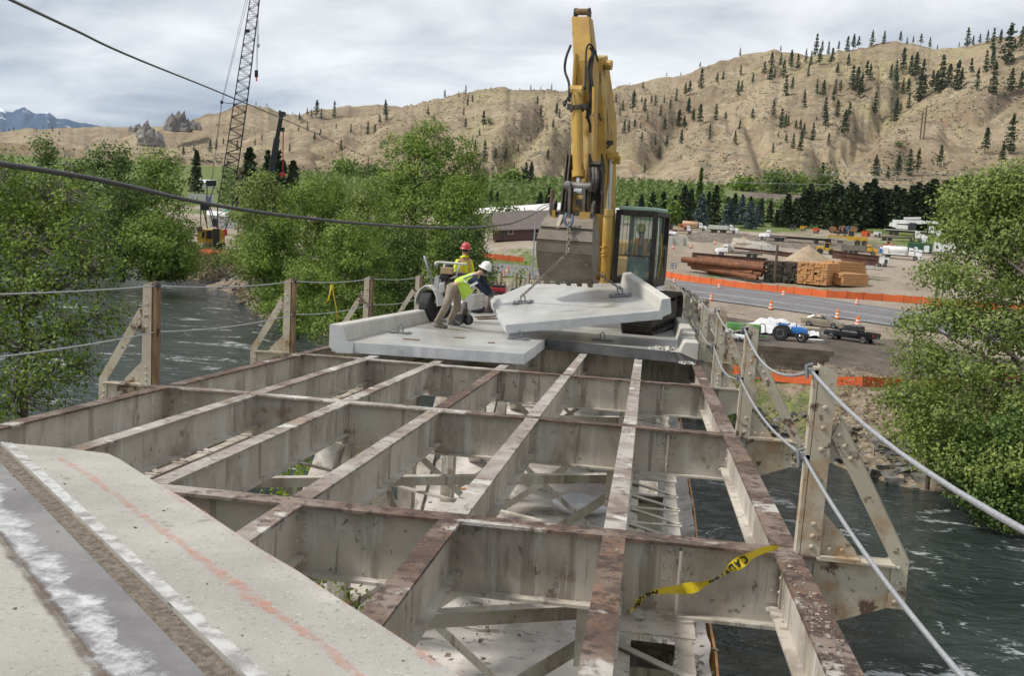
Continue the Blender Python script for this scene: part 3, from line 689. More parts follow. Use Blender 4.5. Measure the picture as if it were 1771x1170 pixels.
# trusses under the deck
CH = (0.80, 5.78); HT = -0.53; HBOT = -4.6
def laced(p, q, wd, dp, name, lace=0.45):
    """a built-up member: two channels joined by zigzag lacing"""
    p = Vector(p); q = Vector(q); d = (q - p); ln = d.length; d.normalize(); a = Vector((0, 1, 0)) if abs(d.y) < 0.8 else Vector((0, 0, 1)); a = (a - d * a.dot(d)).normalized(); b = d.cross(a)
    mb = MB()
    for s_ in (-1, 1):
        mb.bar(p + a * s_ * wd / 2, q + a * s_ * wd / 2, dp, 0.02, 0, a)
        for t_ in (-1, 1): mb.bar(p + a * s_ * (wd / 2 - 0.03) + b * t_ * dp / 2, q + a * s_ * (wd / 2 - 0.03) + b * t_ * dp / 2, 0.012, 0.06, 0, a)
    m = mb.build(name, [M_CREAM], bridge)
    lc = MB(); n = max(2, int(ln / lace))
    for k in range(n):
        s_ = 1 if k % 2 else -1
        for t_ in (-1, 1):
            e = b * t_ * (dp / 2 + 0.008)
            lc.bar(p + d * ln * k / n + a * s_ * wd * 0.46 + e, p + d * ln * (k + 1) / n - a * s_ * wd * 0.46 + e, 0.05, 0.009, 0, b)
    tag(lc.build('lacing', [M_CREAM], m), kind='stuff')
for ci, cx in enumerate(CH):
    mb = MB(); y0, y1 = -1.0, 44.0; n = 30
    for k in range(n):
        a, b = y0 + (y1 - y0) * k / n, y0 + (y1 - y0) * (k + 1) / n
        for s_ in (-1, 1):
            BB(mb, cx + s_ * 0.24 - 0.012, cx + s_ * 0.24 + 0.012, a, b, HT - 0.36, HT)
            BB(mb, cx + s_ * 0.19 - 0.05, cx + s_ * 0.19 + 0.06, a, b, HT, HT + 0.010)
    ch = mb.build('top_chord', [M_CREAM], bridge)
    for j in range(0, 9):
        pl = MB(); BB(pl, cx - 0.27, cx + 0.27, j * PAN - 0.42, j * PAN + 0.55, HT + 0.010, HT + 0.020); pl.build('batten_plate', [M_CREAM], ch)
        if j < 6:
            nb = 6; st = (PAN - 1.2) / nb
            for k in range(nb):
                ya = j * PAN + 0.62 + k * st
                l1 = MB(); l1.bar(B(cx - 0.24, ya, HT + 0.016), B(cx + 0.27, ya + 0.03, HT + 0.016), 0.06, 0.010); l1.build('lacing_bar', [M_CREAM], ch)
                l2 = MB(); l2.bar(B(cx - 0.24, ya + st * 0.9, HT + 0.027), B(cx + 0.25, ya + 0.05, HT + 0.027), 0.055, 0.010); l2.build('lacing_bar', [M_CREAM], ch)
    bc = MB(); BB(bc, cx - 0.22, cx + 0.22, 0, 44, HBOT - 0.3, HBOT); bc.build('bottom_chord', [M_CREAM], bridge)
    for j in range(1, 9):
        laced(B(cx, j * PAN, HT - 0.3), B(cx, j * PAN, HBOT), 0.34, 0.3, 'truss_post')
        if j % 2: laced(B(cx, j * PAN, HT - 0.35), B(cx, (j + 1) * PAN, HBOT), 0.28, 0.34, 'truss_diagonal')
        else: laced(B(cx, (j + 1) * PAN, HT - 0.35), B(cx, j * PAN, HBOT), 0.28, 0.34, 'truss_diagonal')
la, lb = onb(640, 858, -0.66), onb(1066, 816, -0.66)
for k in range(-1, 6):
    mb = MB(); dy = k * PAN; p = B(1.0, la[1] + dy, -0.68); q = B(5.56, lb[1] + dy, -0.68)
    mb.bar(p, q, 0.10, 0.02); mb.bar(p + np.array([0, -0.05, -0.05]), q + np.array([0, -0.05, -0.05]), 0.014, 0.08); mb.build('lateral_brace', [M_CREAM], bridge)
    mb = MB(); mb.bar(B(1.0, lb[1] + dy, -0.86), B(5.56, la[1] + dy, -0.86), 0.06, 0.02); mb.build('lateral_brace', [M_CREAM], bridge)
for j in range(1, 8):
    y = j * PAN + 0.1
    for p, q in (((1.0, HT - 0.2), (5.5, HBOT + 0.3)), ((5.5, HT - 0.2), (1.0, HBOT + 0.3))):
        mb = MB(); mb.bar(B(p[0], y, p[1]), B(q[0], y + 0.02, q[1]), 0.10, 0.014, 0, (0, 1, 0)); mb.bar(B(p[0], y + 0.05, p[1]), B(q[0], y + 0.05, q[1]), 0.014, 0.09, 0, (0, 1, 0)); mb.build('sway_brace', [M_CREAM], bridge); y += 0.09
    mb = MB(); BB(mb, 5.28, 5.52, j * PAN - 0.02, j * PAN + 0.0, -0.95, -0.52); mb.build('knee_plate', [M_CREAM], bridge)

# ------------------------------------------------------------------ foreground approach deck, cut on the skew
M_ASPD = mat('dark_waterproofed_strip', (0.145, 0.14, 0.143), (0.22, 0.213, 0.212), 2.0, 0.75, bump=0.004, bscale=40, stains=[((0.30, 0.29, 0.27), 7.0, 0.60, 0.1, (1, 1, 1), 0.6)])
M_GRAV = mat('grit_filled_joint', (0.13, 0.105, 0.08), (0.25, 0.21, 0.165), 28, 0.95, bump=0.02, bscale=60)
def spray(name, col, th=0.46, k=0.8, sc=7.0):
    m = bpy.data.materials.new(name); m.use_nodes = True; t = m.node_tree; b = t.nodes['Principled BSDF']; b.inputs['Base Color'].default_value = (*col, 1); b.inputs['Roughness'].default_value = 0.8
    g = N(t, 'ShaderNodeNewGeometry').outputs['Position']; n = N(t, 'ShaderNodeTexNoise', Scale=sc, Detail=9.0, Roughness=0.75); t.links.new(g, n.inputs['Vector'])
    at_ = N(t, 'ShaderNodeAttribute', attribute_name='edge')
    ad = N(t, 'ShaderNodeMath', operation='MULTIPLY_ADD'); t.links.new(at_.outputs['Fac'], ad.inputs[0]); ad.inputs[1].default_value = 0.17; t.links.new(n.outputs[0], ad.inputs[2])
    mr = N(t, 'ShaderNodeMapRange'); mr.inputs[1].default_value = th + 0.10; mr.inputs[2].default_value = th + 0.34; mr.inputs[4].default_value = k; t.links.new(ad.outputs[0], mr.inputs[0]); t.links.new(mr.outputs[0], b.inputs['Alpha'])
    return m
M_SPRAY = spray('orange_marking_spray', (0.62, 0.22, 0.14), 0.47, 0.5, 11.0)
M_CHALK = spray('white_lime_stain', (0.62, 0.63, 0.64), 0.43, 0.82, 7.0)
M_RUSTSEAM = spray('rusty_brown_seam', (0.12, 0.085, 0.06), 0.42, 0.8, 9.0)
deck = thing('approach_deck', 'concrete approach slab with skew cut edge, orange spray line and white stained joint', 'bridge deck', (2.0, 2.0, bz(2.0)), world=True)
HD = 0.20
EDGE = [(1.12, 4.665), (1.45, 4.68), (1.86, 4.64), (2.03, 4.50), (2.31, 4.23), (2.62, 3.93)]
s = 6.54
for x in np.arange(2.9, 9.0, 0.28): EDGE.append((x, 6.57 - x + random.uniform(-0.012, 0.012) + min(0.1, max(0, (x - 3)) * 0.04)))
def sline(s, x0=None, x1=9.0, n=2, jit=0.0): return [(x, min(4.655, s - x + random.uniform(-jit, jit))) for x in np.linspace(s - 4.655 if x0 is None else x0, x1, n)]
def slab(poly, h0, h1, name, mats, parent, bevel=0.0, jag=0.0):
    mb = MB(); n = len(poly)
    vs = [B(x, y, h0) for x, y in poly] + [B(x, y, h1) for x, y in poly]
    mb.add(vs, [tuple(range(n - 1, -1, -1))], 0); o = 0
    mb.f.append(tuple(range(n, 2 * n))); mb.m.append(0)
    for i in range(n):
        j = (i + 1) % n; mb.f.append((i, j, n + j, n + i)); mb.m.append(1)
    return mb.build(name, mats, parent, bevel=bevel)
def area_ccw(p): return sum(p[i][0] * p[(i + 1) % len(p)][1] - p[(i + 1) % len(p)][0] * p[i][1] for i in range(len(p))) > 0
def ccw(p): return p if area_ccw(p) else p[::-1]
slab(ccw(sline(5.76)[::1] + EDGE[::-1]), 0.005, HD, 'edge_slab', [M_CONC, M_CONC], deck, 0.008)
slab(ccw(sline(5.66) + sline(5.757)[::-1]), 0.03, HD + 0.004, 'joint_lip', [mat('pale_joint_sealant', (0.48, 0.48, 0.47), (0.25, 0.24, 0.23), 9.0, 0.8, bump=0.004, bscale=50, ramp_=(0.42, 0.6)), M_CONC], deck)
slab(ccw(sline(5.49) + sline(5.652)[::-1]), 0.03, HD - 0.018, 'grit_joint', [M_GRAV, M_GRAV], deck)
slab(ccw(sline(5.06) + sline(5.487)[::-1]), 0.03, HD + 0.002, 'membrane_strip', [M_ASPD, M_ASPD], deck)
slab(ccw([(-6, -6), (-6, 4.655), (0.402, 4.655), (9.0, -3.943), (9.0, -6)]), 0.02, HD, 'inner_slab', [M_CONC, M_CONC], deck)
def ribbon(pts, wds, h, name, m, parent, sub=1):
    """flat mark on the deck with soft worn edges ('edge' attribute: 1 in the middle, 0 at the rim)"""
    P = np.array(pts, float); n = len(P); V = []; E_ = []
    for i in range(n):
        d = P[min(i + 1, n - 1)] - P[max(i - 1, 0)]; d = d / np.hypot(*d); nn = np.array([-d[1], d[0]])
        for u, e in ((-1, 0), (-0.45, 0.9), (0.45, 0.9), (1, 0)): q = P[i] + nn * wds[i] * u; V.append(B(q[0], q[1], h)); E_.append(e)
    F = [(i * 4 + k, i * 4 + k + 1, i * 4 + k + 5, i * 4 + k + 4)[::-1] for i in range(n - 1) for k in range(3)]
    me = fast_mesh(name, np.array(V) - np.array(parent['_wo']), np.array(F), m); a = me.attributes.new('edge', 'FLOAT', 'POINT'); a.data.foreach_set('value', np.array(E_, np.float32)); return link(name, me, parent)
OP = cr([onb(*p, HD)[:2] for p in ((100, 792), (150, 822), (205, 862), (262, 905), (340, 962), (410, 1015), (462, 1052), (530, 1098), (590, 1145), (640, 1200))], 6)
ribbon(OP, [0.028 + 0.016 * math.sin(i * 0.7) ** 2 + (0.02 if 26 < i < 36 else 0) for i in range(len(OP))], HD + 0.004, 'spray_mark', M_SPRAY, deck)
EP = [(x, y - 0.03) for x, y in EDGE[5:]]; ribbon(EP, [0.05] * len(EP), HD + 0.004, 'spray_mark', spray('faint_orange_overspray', (0.62, 0.16, 0.08), 0.56, 0.4, 9.0), deck)
WP = sline(5.16, 0.6, 7, 60, 0.03); ribbon(WP, [0.11 + 0.05 * math.sin(i * 1.3) + 0.03 * math.sin(i * 2.9) for i in range(60)], HD + 0.006, 'lime_stain', M_CHALK, deck)
WP = sline(5.04, 0.45, 7, 60, 0.01); ribbon(WP, [0.035] * 60, HD + 0.0095, 'rust_seam', M_RUSTSEAM, deck)
deb = MB()                                                  # grit and crumbs on the deck and on the flanges
def crumb(mb, c, r):
    ps = []
    for sx in (-1, 1):
        for sy in (-1, 1):
            for sz in (0, 1): ps.append((c[0] + sx * r * random.uniform(0.3, 1.3), c[1] + sy * r * random.uniform(0.3, 1.3), c[2] + sz * r * random.uniform(0.3, 1.2)))
    mb.hexa([ps[0], ps[4], ps[6], ps[2], ps[1], ps[5], ps[7], ps[3]], 0)
for _ in range(130):
    x = random.uniform(0.3, 5.6); s_ = random.uniform(4.3, 6.5) if random.random() < 0.6 else random.gauss(5.57, 0.05)
    y = s_ - x
    if y > 4.6 or y < 0.2: continue
    crumb(deb, B(x, y, HD + 0.001), random.choice((0.002, 0.003, 0.004, 0.007)))
tag(deb.build('deck_grit', [mat('dark_crumbs', (0.10, 0.085, 0.07), (0.22, 0.19, 0.16), 30, 0.9)]), kind='stuff')
cr2 = MB()
for j in range(1, 5):
    for _ in range(26):
        x = random.gauss(random.choice(SX), 0.12); crumb(cr2, B(x, j * PAN + random.uniform(-0.08, 0.08), 0.003), random.choice((0.004, 0.006, 0.008, 0.012)))
    for x in SX:
        for _ in range(16): crumb(cr2, B(x + random.uniform(-0.06, 0.06), j * PAN - abs(random.gauss(0.2, 0.35)) - 0.1, 0.004), random.choice((0.003, 0.005, 0.008)))
for _ in range(150): crumb(cr2, B(6.6 + random.uniform(-0.07, 0.07), random.gauss(3.1, 0.5), 0.003), random.choice((0.004, 0.006, 0.009, 0.012)))
tag(cr2.build('concrete_rubble', [mat('rusty_concrete_crumbs', (0.34, 0.31, 0.26), (0.15, 0.11, 0.09), 25, 0.95)]), kind='stuff')
def lump(name, label, cat, c, r, sc, m, seed=1, n=10, group=None):
    mb = MB(); mb.ball((0, 0, 0), r, n, 0, sc); rs = np.random.default_rng(seed)
    for k, v in enumerate(mb.v): f = 0.75 + 0.5 * float(vnoise(v[0] / r * 1.6 + 9 + seed, v[1] / r * 1.6 + v[2] / r * 1.3 + 5, seed)); mb.v[k] = tuple(a * f for a in v)
    o = mb.build(name, [m]); o.location = [float(a) for a in c]; return tag(o, label, cat, group)
lump('concrete_chunk', 'pale broken concrete lump lying on the front floor beam flange', 'rubble', B(1.86, PAN, 0.035), 0.075, (1.3, 0.8, 0.75), M_CURB, 3)
# ------------------------------------------------------------------ remaining deck slabs
def anchor(parent, p, R=None, s=1.0):
    mb = MB(); R = R or Matrix.Identity(3); p = Vector(p)
    def T(v): return p + R @ (Vector(v) * s)
    for a, b in (((-0.22, -0.07, 0.02), (0.22, -0.05, 0.02)), ((-0.22, 0.07, 0.02), (0.22, 0.05, 0.02)), ((-0.14, -0.12, 0.03), (-0.10, 0.12, 0.03)), ((0.12, -0.12, 0.03), (0.15, 0.10, 0.03))): mb.bar(T(a), T(b), 0.05 * s, 0.02 * s)
    mb.tube([T((-0.03, 0, 0.02)), T((-0.05, 0, 0.14)), T((0, 0, 0.19)), T((0.05, 0, 0.13)), T((0.04, 0, 0.02))], 0.014 * s, 5)
    return mb.build('lifting_plate', [M_GREYM], parent)
sl_l = thing('deck_slab', 'left half deck slab with sawn pale front edge and grey curb, man standing on it', 'concrete slab', (1.8, 14.4, bz(14.4)), world=True)
slab([(0.36 + 3.26 * k / 28, 14.24 + 0.34 * (k / 28) ** 1.1 + random.choice((0, 0, 0.003, 0.006, -0.004))) for k in range(29)] + [(3.605, 15.2), (3.62, 16.0), (3.60, 16.9), (3.60, 17.96), (3.6, 24.0), (3.6, 34), (0.36, 34)], 0.02, 0.22, 'slab_panel', [M_CONCW, M_CUT], sl_l, 0.012)
def curb(x0, x1, y0, y1, h, flip, parent, n=8, m=None, front=None):
    mb = MB()
    for k in range(n):
        a, b = y0 + (y1 - y0) * k / n, y0 + (y1 - y0) * (k + 1) / n
        ja = random.uniform(-0.006, 0.006)
        xi0, xi1 = (x1 + 0.05, x1 - 0.02) if not flip else (x0 - 0.05, x0 + 0.02)
        xo = x0 if not flip else x1
        q = [(xo, 0.10), (xi0, 0.222), (xi1, h - 0.03 + ja), (xi1 + (-0.03 if not flip else 0.03), h), (xo, h)]
        if flip: q = q[::-1]
        ring = lambda y: [B(u, y, v) for u, v in q]
        mb.add(ring(a) + ring(b), [tuple(range(5)), tuple(range(9, 4, -1))] + [(i, i + 5, (i + 1) % 5 + 5, (i + 1) % 5) for i in range(5)], 0)
    return mb.build('curb', [m or M_CURB], parent, bevel=0.006)
curb(0.32, 0.57, 14.23, 34, 0.49, False, sl_l, 6)
e = MB(); e.prism([B(0.32, 14.225, 0.10), B(0.46, 14.225, 0.01), B(0.74, 14.225, 0.02), B(0.74, 14.225, 0.20), B(0.63, 14.225, 0.225), B(0.54, 14.225, 0.475), B(0.32, 14.225, 0.475)], (0, 0.01, 0)); e.build('curb_end', [M_CUT], sl_l)
anchor(sl_l, B(0.95, 16.6, 0.22)); anchor(sl_l, B(3.15, 17.3, 0.22))
for _ in range(3):
    mb = MB(); x, y = (1.3, 2.0, 2.75)[_], (15.4, 16.6, 16.0)[_]; mb.bar(B(x, y, 0.232), B(x + (0.3, 0.2, 0.12)[_], y + 0.05, 0.232), 0.03, 0.015); tag(mb.build('wood_splinter', [M_TIMBER]), ('longest ', 'middle ', 'smallest ')[_] + 'thin brown wood splinter lying on the wet left slab', 'splinter', 'splinters on the wet slab')
sl_r = thing('deck_slab', 'right half deck slab under the excavator with dark wet cut edge', 'concrete slab', (5.0, 17.5, bz(17.5)), world=True)
slab([(3.625 + 2.96 * k / 20, 17.98 - 0.86 * k / 20 + random.choice((0, 0.005, -0.005, 0.015))) for k in range(21)] + [(6.585, 17.12), (6.585, 34), (3.625, 34)], 0.02, 0.22, 'slab_panel', [M_CONCW, M_CUTD], sl_r, 0.012)
curb(6.31, 6.60, 17.12, 18.95, 0.43, True, sl_r, 4)
curb(6.34, 6.62, 18.97, 34, 0.50, True, sl_r, 5)
anchor(sl_r, B(4.72, 18.55, 0.22))
rub = MB()
for _ in range(60): crumb(rub, B(random.gauss(6.05, 0.16), random.gauss(17.75, 0.25), 0.22), random.choice((0.012, 0.02, 0.035, 0.05)))
for _ in range(26): crumb(rub, B(random.gauss(6.45, 0.08), random.gauss(17.12, 0.06), 0.02), random.choice((0.02, 0.03, 0.05)))
tag(rub.build('broken_concrete', [M_CURB]), kind='stuff')
far = thing('far_deck', 'concrete deck running on behind the excavator to the highway', 'bridge deck', (3.3, 40, bz(40)), world=True)
mb = MB()
for k in range(24):
    a, b = 34.0 + 100 * k / 24, 34.0 + 100 * (k + 1) / 24; BB(mb, 0.33, 6.61, a + 0.004, b, 0.0, 0.22); BB(mb, 0.32, 0.55, a + 0.004, b, 0.22, 0.49); BB(mb, 6.35, 6.62, a + 0.004, b, 0.22, 0.5)
mb.build('deck_panel', [M_CONC], far)

# ------------------------------------------------------------------ wire ropes along the posts
def sag(p, q, s_, n=10):
    p = np.array(p); q = np.array(q); return [p + (q - p) * t + np.array([0, 0, -s_ * 4 * t * (1 - t)]) for t in np.linspace(0, 1, n + 1)]
def rope(side, h, sags, label, j0, j1):
    pts = []
    for j in range(j0, j1):
        x = 6.66 if side > 0 else 6.5 - 6.66
        seg = sag(B(x, j * PAN, h), B(x, (j + 1) * PAN, h), sags.get(j, sags['d']), 12); pts += seg if j == j0 else seg[1:]
    mb = MB(); mb.tube(pts, [(0.0105 if side > 0 else 0.008) + 0.001 * (k % 2) for k in range(len(pts))], 8); o = mb.build('wire_rope', [M_ROPE], smooth=True); tag(o, label, 'wire rope')
rope(1, 1.19, {1: 0.20, 2: 0.14, 'd': 0.08, 0: 0.10}, 'top guard rope strung over the right rail posts', 0, 15)
rope(1, 0.64, {1: 0.10, 2: 0.16, 'd': 0.08, 0: 0.10}, 'lower guard rope clamped to the right rail posts', 0, 15)
rope(-1, 1.19, {'d': 0.05, 1: 0.03, 0: 0.02}, 'top guard rope strung over the left rail posts', 0, 12)
rope(-1, 0.64, {'d': 0.06, 1: 0.05}, 'lower guard rope clamped to the left rail posts', 0, 12)
yr = MB(); a = B(-0.16, 3.42 * PAN, 1.12)
yr.tube([a + np.array(v) * 0.62 for v in ((0, -0.05, -0.02), (-0.03, -0.1, -0.45), (-0.12, -0.12, -0.62), (-0.02, -0.05, -0.3), (0.02, 0, -0.06), (0.02, 0.02, 0), (0.06, 0.03, -0.3), (0.16, 0.05, -0.75), (0.22, 0.03, -1.15))], 0.010, 6)
tag(yr.build('yellow_rope', [plain('yellow_rope', (0.6, 0.42, 0.03), 0.7)], smooth=True), 'short yellow rope looped over the left guard rope', 'rope')

# ------------------------------------------------------------------ caution tape tied to the front beam
M_TAPE = mat('yellow_plastic_tape', (0.80, 0.62, 0.03), (0.70, 0.52, 0.02), 6, 0.3)
M_TBLK = mat('black_tape_print', (0.02, 0.02, 0.02), None, rough=0.35)
def tape():
    yb = PAN - 0.12
    px = [(1347, 947), (1320, 953), (1290, 967), (1262, 986), (1238, 1002), (1210, 1014), (1180, 1020), (1150, 1022), (1118, 1030), (1103, 1045), (1090, 1060)]
    C = [onY(x, y, yb - 0.05 - 0.03 * (i % 3)) for i, (x, y) in enumerate(px)]
    C = cr(C, 8); n = len(C); half = []
    for i in range(n):
        t = i / (n - 1); half.append(0.006 + 0.034 * abs(math.sin(2.4 * math.pi * t + 0.15)) ** 0.8)
    up = np.array([0.25, -0.35, 0.9])
    V = []; 
    for i in range(n):
        d = C[min(i + 1, n - 1)] - C[max(i - 1, 0)]; d /= np.linalg.norm(d); u = up - d * (up @ d); u /= np.linalg.norm(u); V += [C[i] - u * half[i], C[i] + u * half[i]]
    mb = MB(); mb.add(V, [(2 * i, 2 * i + 2, 2 * i + 3, 2 * i + 1) for i in range(n - 1)])
    root = mb.build('caution_tape', [M_TAPE], origin=C[0]); tag(root, 'torn yellow caution tape knotted to the front floor beam', 'tape')
    # block lettering: strokes laid along the tape ("CAUTION")
    GL = {'C': [(0, 0, 0, 1), (0, 1, .7, 1), (0, 0, .7, 0)], 'A': [(0, 0, .35, 1), (.35, 1, .7, 0), (.15, .35, .55, .35)], 'U': [(0, 0, 0, 1), (.7, 0, .7, 1), (0, 0, .7, 0)], 'T': [(.35, 0, .35, 1), (0, 1, .7, 1)], 'I': [(.3, 0, .3, 1)], 'O': [(0, 0, 0, 1), (.7, 0, .7, 1), (0, 0, .7, 0), (0, 1, .7, 1)], 'N': [(0, 0, 0, 1), (.7, 0, .7, 1), (0, 1, .7, 0)]}
    def pt(u, v):
        f = u * (n - 1); i = min(int(f), n - 2); t = f - i; a = np.array(V[2 * i]) * (1 - t) + np.array(V[2 * i + 2]) * t; b = np.array(V[2 * i + 1]) * (1 - t) + np.array(V[2 * i + 3]) * t
        return a + (b - a) * v
    tx = MB()
    for word, u0, du in (('CAUTION', 0.20, 0.036), ('CAUTION', 0.98, -0.036)):
        for k, chh in enumerate(word):
            for x0, y0, x1, y1 in GL[chh]:
                u_0 = u0 + du * (k + x0 * 0.9); u_1 = u0 + du * (k + x1 * 0.9); 
                if not (0.02 < min(u_0, u_1) and max(u_0, u_1) < 0.98): continue
                a = pt(u_0, 0.2 + 0.6 * (1 - y0 if du > 0 else y0)); b = pt(u_1, 0.2 + 0.6 * (1 - y1 if du > 0 else y1))
                off = np.array([0.0, -0.004, 0.001]); d = b - a
                if np.linalg.norm(d) < 1e-4: continue
                tx.bar(a + off, b + off, 0.012, 0.0015, 0, (0.1, -0.9, 0.4))
    tx.build('tape_lettering', [M_TBLK], root)
tape()

# ------------------------------------------------------------------ containment platform under the bridge
M_TARP = mat('dirty_white_sheeting', (0.64, 0.60, 0.56), (0.50, 0.46, 0.42), 0.9, 0.6, bump=0.012, bscale=5,
             stains=[((0.25, 0.22, 0.185), 0.45, 0.50, 0.16, None, 0.8), ((0.12, 0.105, 0.09), 3.5, 0.59, 0.06, (0.5, 1.6, 1), 0.8), ((0.66, 0.64, 0.61), 1.3, 0.58, 0.1, (1.5, 0.4, 1), 0.6), ((0.42, 0.22, 0.09), 2.5, 0.70, 0.03, (3, 1, 1), 0.7)])
ZP = -5.5
plat = thing('work_platform', 'debris strewn containment platform in white sheeting hung under the bridge', 'platform', (3.5, 20, ZP), world=True)
xs = np.linspace(-0.15, 7.12, 44); ys = np.linspace(9.0, 52, 200); XX, YY = np.meshgrid(xs, ys)
left_edge = np.where(YY < 21.5, -0.15, np.where(YY < 25, -0.15, -0.15)); 
ZZ = ZP + (fbm(XX * 1.3, YY * 1.3, 4, 31) - 0.46) * 0.22 + np.clip(np.abs(XX - 3.48) - 3.2, 0, 1) * 0.45 + (fbm(XX * 0.4, YY * 2.5, 3, 35) - 0.46) * 0.10
V = np.stack([XX + (fbm(YY * 0.7, XX * 0, 3, 36) - 0.45) * 0.22 * (np.abs(XX - 3.48) > 3.4), YY, ZZ], -1).reshape(-1, 3); n = len(xs)
i, j = np.meshgrid(np.arange(len(ys) - 1), np.arange(n - 1), indexing='ij'); a = (i * n + j).ravel()
link('sheeting', fast_mesh('sheeting', V - np.array([3.5, 20, ZP]), np.stack([a, a + 1, a + n + 1, a + n], -1), M_TARP, smooth=True), plat)
for k in range(14):
    for x in (7.16, -0.2):
        mb = MB(); y0 = 9 + 3.05 * k; jx = random.uniform(-0.04, 0.07); mb.hexa([(x + jx, y0, ZP - 0.25), (x + jx + 0.045, y0, ZP - 0.25), (x - jx + 0.045, y0 + 3.0, ZP - 0.25), (x - jx, y0 + 3.0, ZP - 0.25), (x + jx, y0, ZP + 0.10), (x + jx + 0.045, y0, ZP + 0.10), (x - jx + 0.045, y0 + 3.0, ZP + 0.10), (x - jx, y0 + 3.0, ZP + 0.10)])
        mb.build('edge_board', [M_PINEWOOD], plat)
    mb = MB(); mb.box((3.5, 9.4 + 3.05 * k, ZP - 0.35), (7.4, 0.14, 0.25)); mb.build('joist', [M_TIMBER], plat)
for x, y, r in ((0.9, 23.6, 0.5), (0.3, 24.6, 0.2)):
    mb = MB(); p = np.array([x, y, ZP + 0.12]); mb.bar(p, p + np.array([0.75, 0.5 * r, 0.03]), 0.09, 0.05); tag(mb.build('loose_board', [M_PINEWOOD], origin=p), ('longer orange board lying at the left edge of the sheeted platform' if r > 0.3 else 'orange board farther along the left edge of the sheeted platform'), 'board', 'loose boards on the platform')
M_PLAST = mat('translucent_white_plastic', (0.78, 0.79, 0.80), (0.68, 0.69, 0.71), 3, 0.35, bump=0.02, bscale=9)
bp_ = onz(1000, 872, ZP + 0.3)
lump('plastic_bundle', 'crumpled clear plastic bundle lying on the sheeted platform', 'plastic sheet', bp_, 0.45, (1.5, 0.8, 0.55), M_PLAST, 6, 16)
dbr = MB()
for _ in range(700):
    x, y = random.uniform(0.3, 6.9), 9 + abs(random.gauss(0, 7)); crumb(dbr, (x, y, ZP + 0.0 + 0.08 * random.random()), random.choice((0.008, 0.01, 0.015, 0.02, 0.04)))
for _ in range(110):
    x, y = random.uniform(6.3, 7.0), random.uniform(10, 16); p = np.array([x, y, ZP + 0.16]); q = p + np.array([random.uniform(-0.3, 0.3), random.uniform(-0.3, 0.3), 0.03]); dbr.bar(p, q, random.uniform(0.03, 0.09), 0.03)
tag(dbr.build('platform_debris', [mat('mixed_debris', (0.10, 0.085, 0.07), (0.34, 0.31, 0.27), 9, 0.9)]), kind='stuff')
# ------------------------------------------------------------------ slab hanging from the excavator
FLc, FRc, BLc = at(873.4, 562, 19.6), at(1141, 537.5, 19.8), at(848, 518, 21.6)
_n = np.cross(FRc - FLc, BLc - FLc); _n /= np.linalg.norm(_n)
def onpl(x, y, h=0.0):
    d = ray(x, y); return CAM + d * ((_n @ (FLc + _n * h - CAM)) / (_n @ d))
hs = thing('lifted_slab', 'pale sawn deck slab with a curb, hanging tilted on chains below the bucket', 'concrete slab', FLc, world=True)
top = [FLc] + [onpl(873.4 + 272 * k / 24, 562 - 25 * k / 24 + random.choice((0, 0, 0.2, -0.25, -0.4))) for k in range(1, 25)] + [ onpl(1112, 514), onpl(1074, 490), onpl(985, 490.5), onpl(912, 491.5), BLc]
mb = MB(); n = len(top)
mb.add([p - _n * 0.19 for p in top] + top, [tuple(range(n - 1, -1, -1))], 1); mb.f.append(tuple(range(n, 2 * n))); mb.m.append(0)
for i in range(n): mb.f.append((i, (i + 1) % n, n + (i + 1) % n, n + i)); mb.m.append(1)
mb.build('slab_panel', [M_CONCW, M_CUT], hs, bevel=0.012)
mb = MB(); f0, b0 = onpl(1141, 537.5), onpl(1074, 490)
sd_ = (FRc - FLc) / np.linalg.norm(FRc - FLc)
ring = lambda p: [p + sd_ * 0.23 - _n * 0.08, p + sd_ * 0.23 + _n * 0.235, p + sd_ * 0.06 + _n * 0.235, p + sd_ * 0.045 + _n * 0.21, p + sd_ * -0.01 + _n * 0.003, p + sd_ * 0.02 - _n * 0.15]
fr, br = ring(f0), ring(b0); mb.add(fr + br, [tuple(range(6)), tuple(range(11, 5, -1))], 1)
for i in range(6): mb.f.append((i, i + 6, (i + 1) % 6 + 6, (i + 1) % 6)); mb.m.append(0)
mb.build('curb', [M_CURB, M_CUT], hs, bevel=0.012)
Rn = Vector((0, 0, 1)).rotation_difference(Vector(_n)).to_matrix()
aL, aR = onpl(905, 524), onpl(1073, 512)
anchor(hs, aL + _n * 0.002, Rn, 1.0); anchor(hs, aR + _n * 0.002, Rn, 1.1)

# ------------------------------------------------------------------ excavator
ea, eb = np.array([0.983, -0.18, 0]), np.array([0.18, 0.983, 0])
EO = np.array([4.66, 22.58, 0.0])
def E_(u, v, z): return EO + ea * u + eb * v + np.array([0, 0, z])
exc = thing('excavator', 'large yellow tracked excavator with worn boom, facing forward on the right half deck', 'excavator', E_(-0.4, 1.5, bz(24) + 0.22), world=True)
def ebox(mb, u0, u1, v0, v1, z0, z1, mi=0): mb.hexa([E_(u0, v0, z0), E_(u1, v0, z0), E_(u1, v1, z0), E_(u0, v1, z0), E_(u0, v0, z1), E_(u1, v0, z1), E_(u1, v1, z1), E_(u0, v1, z1)], mi); return mb
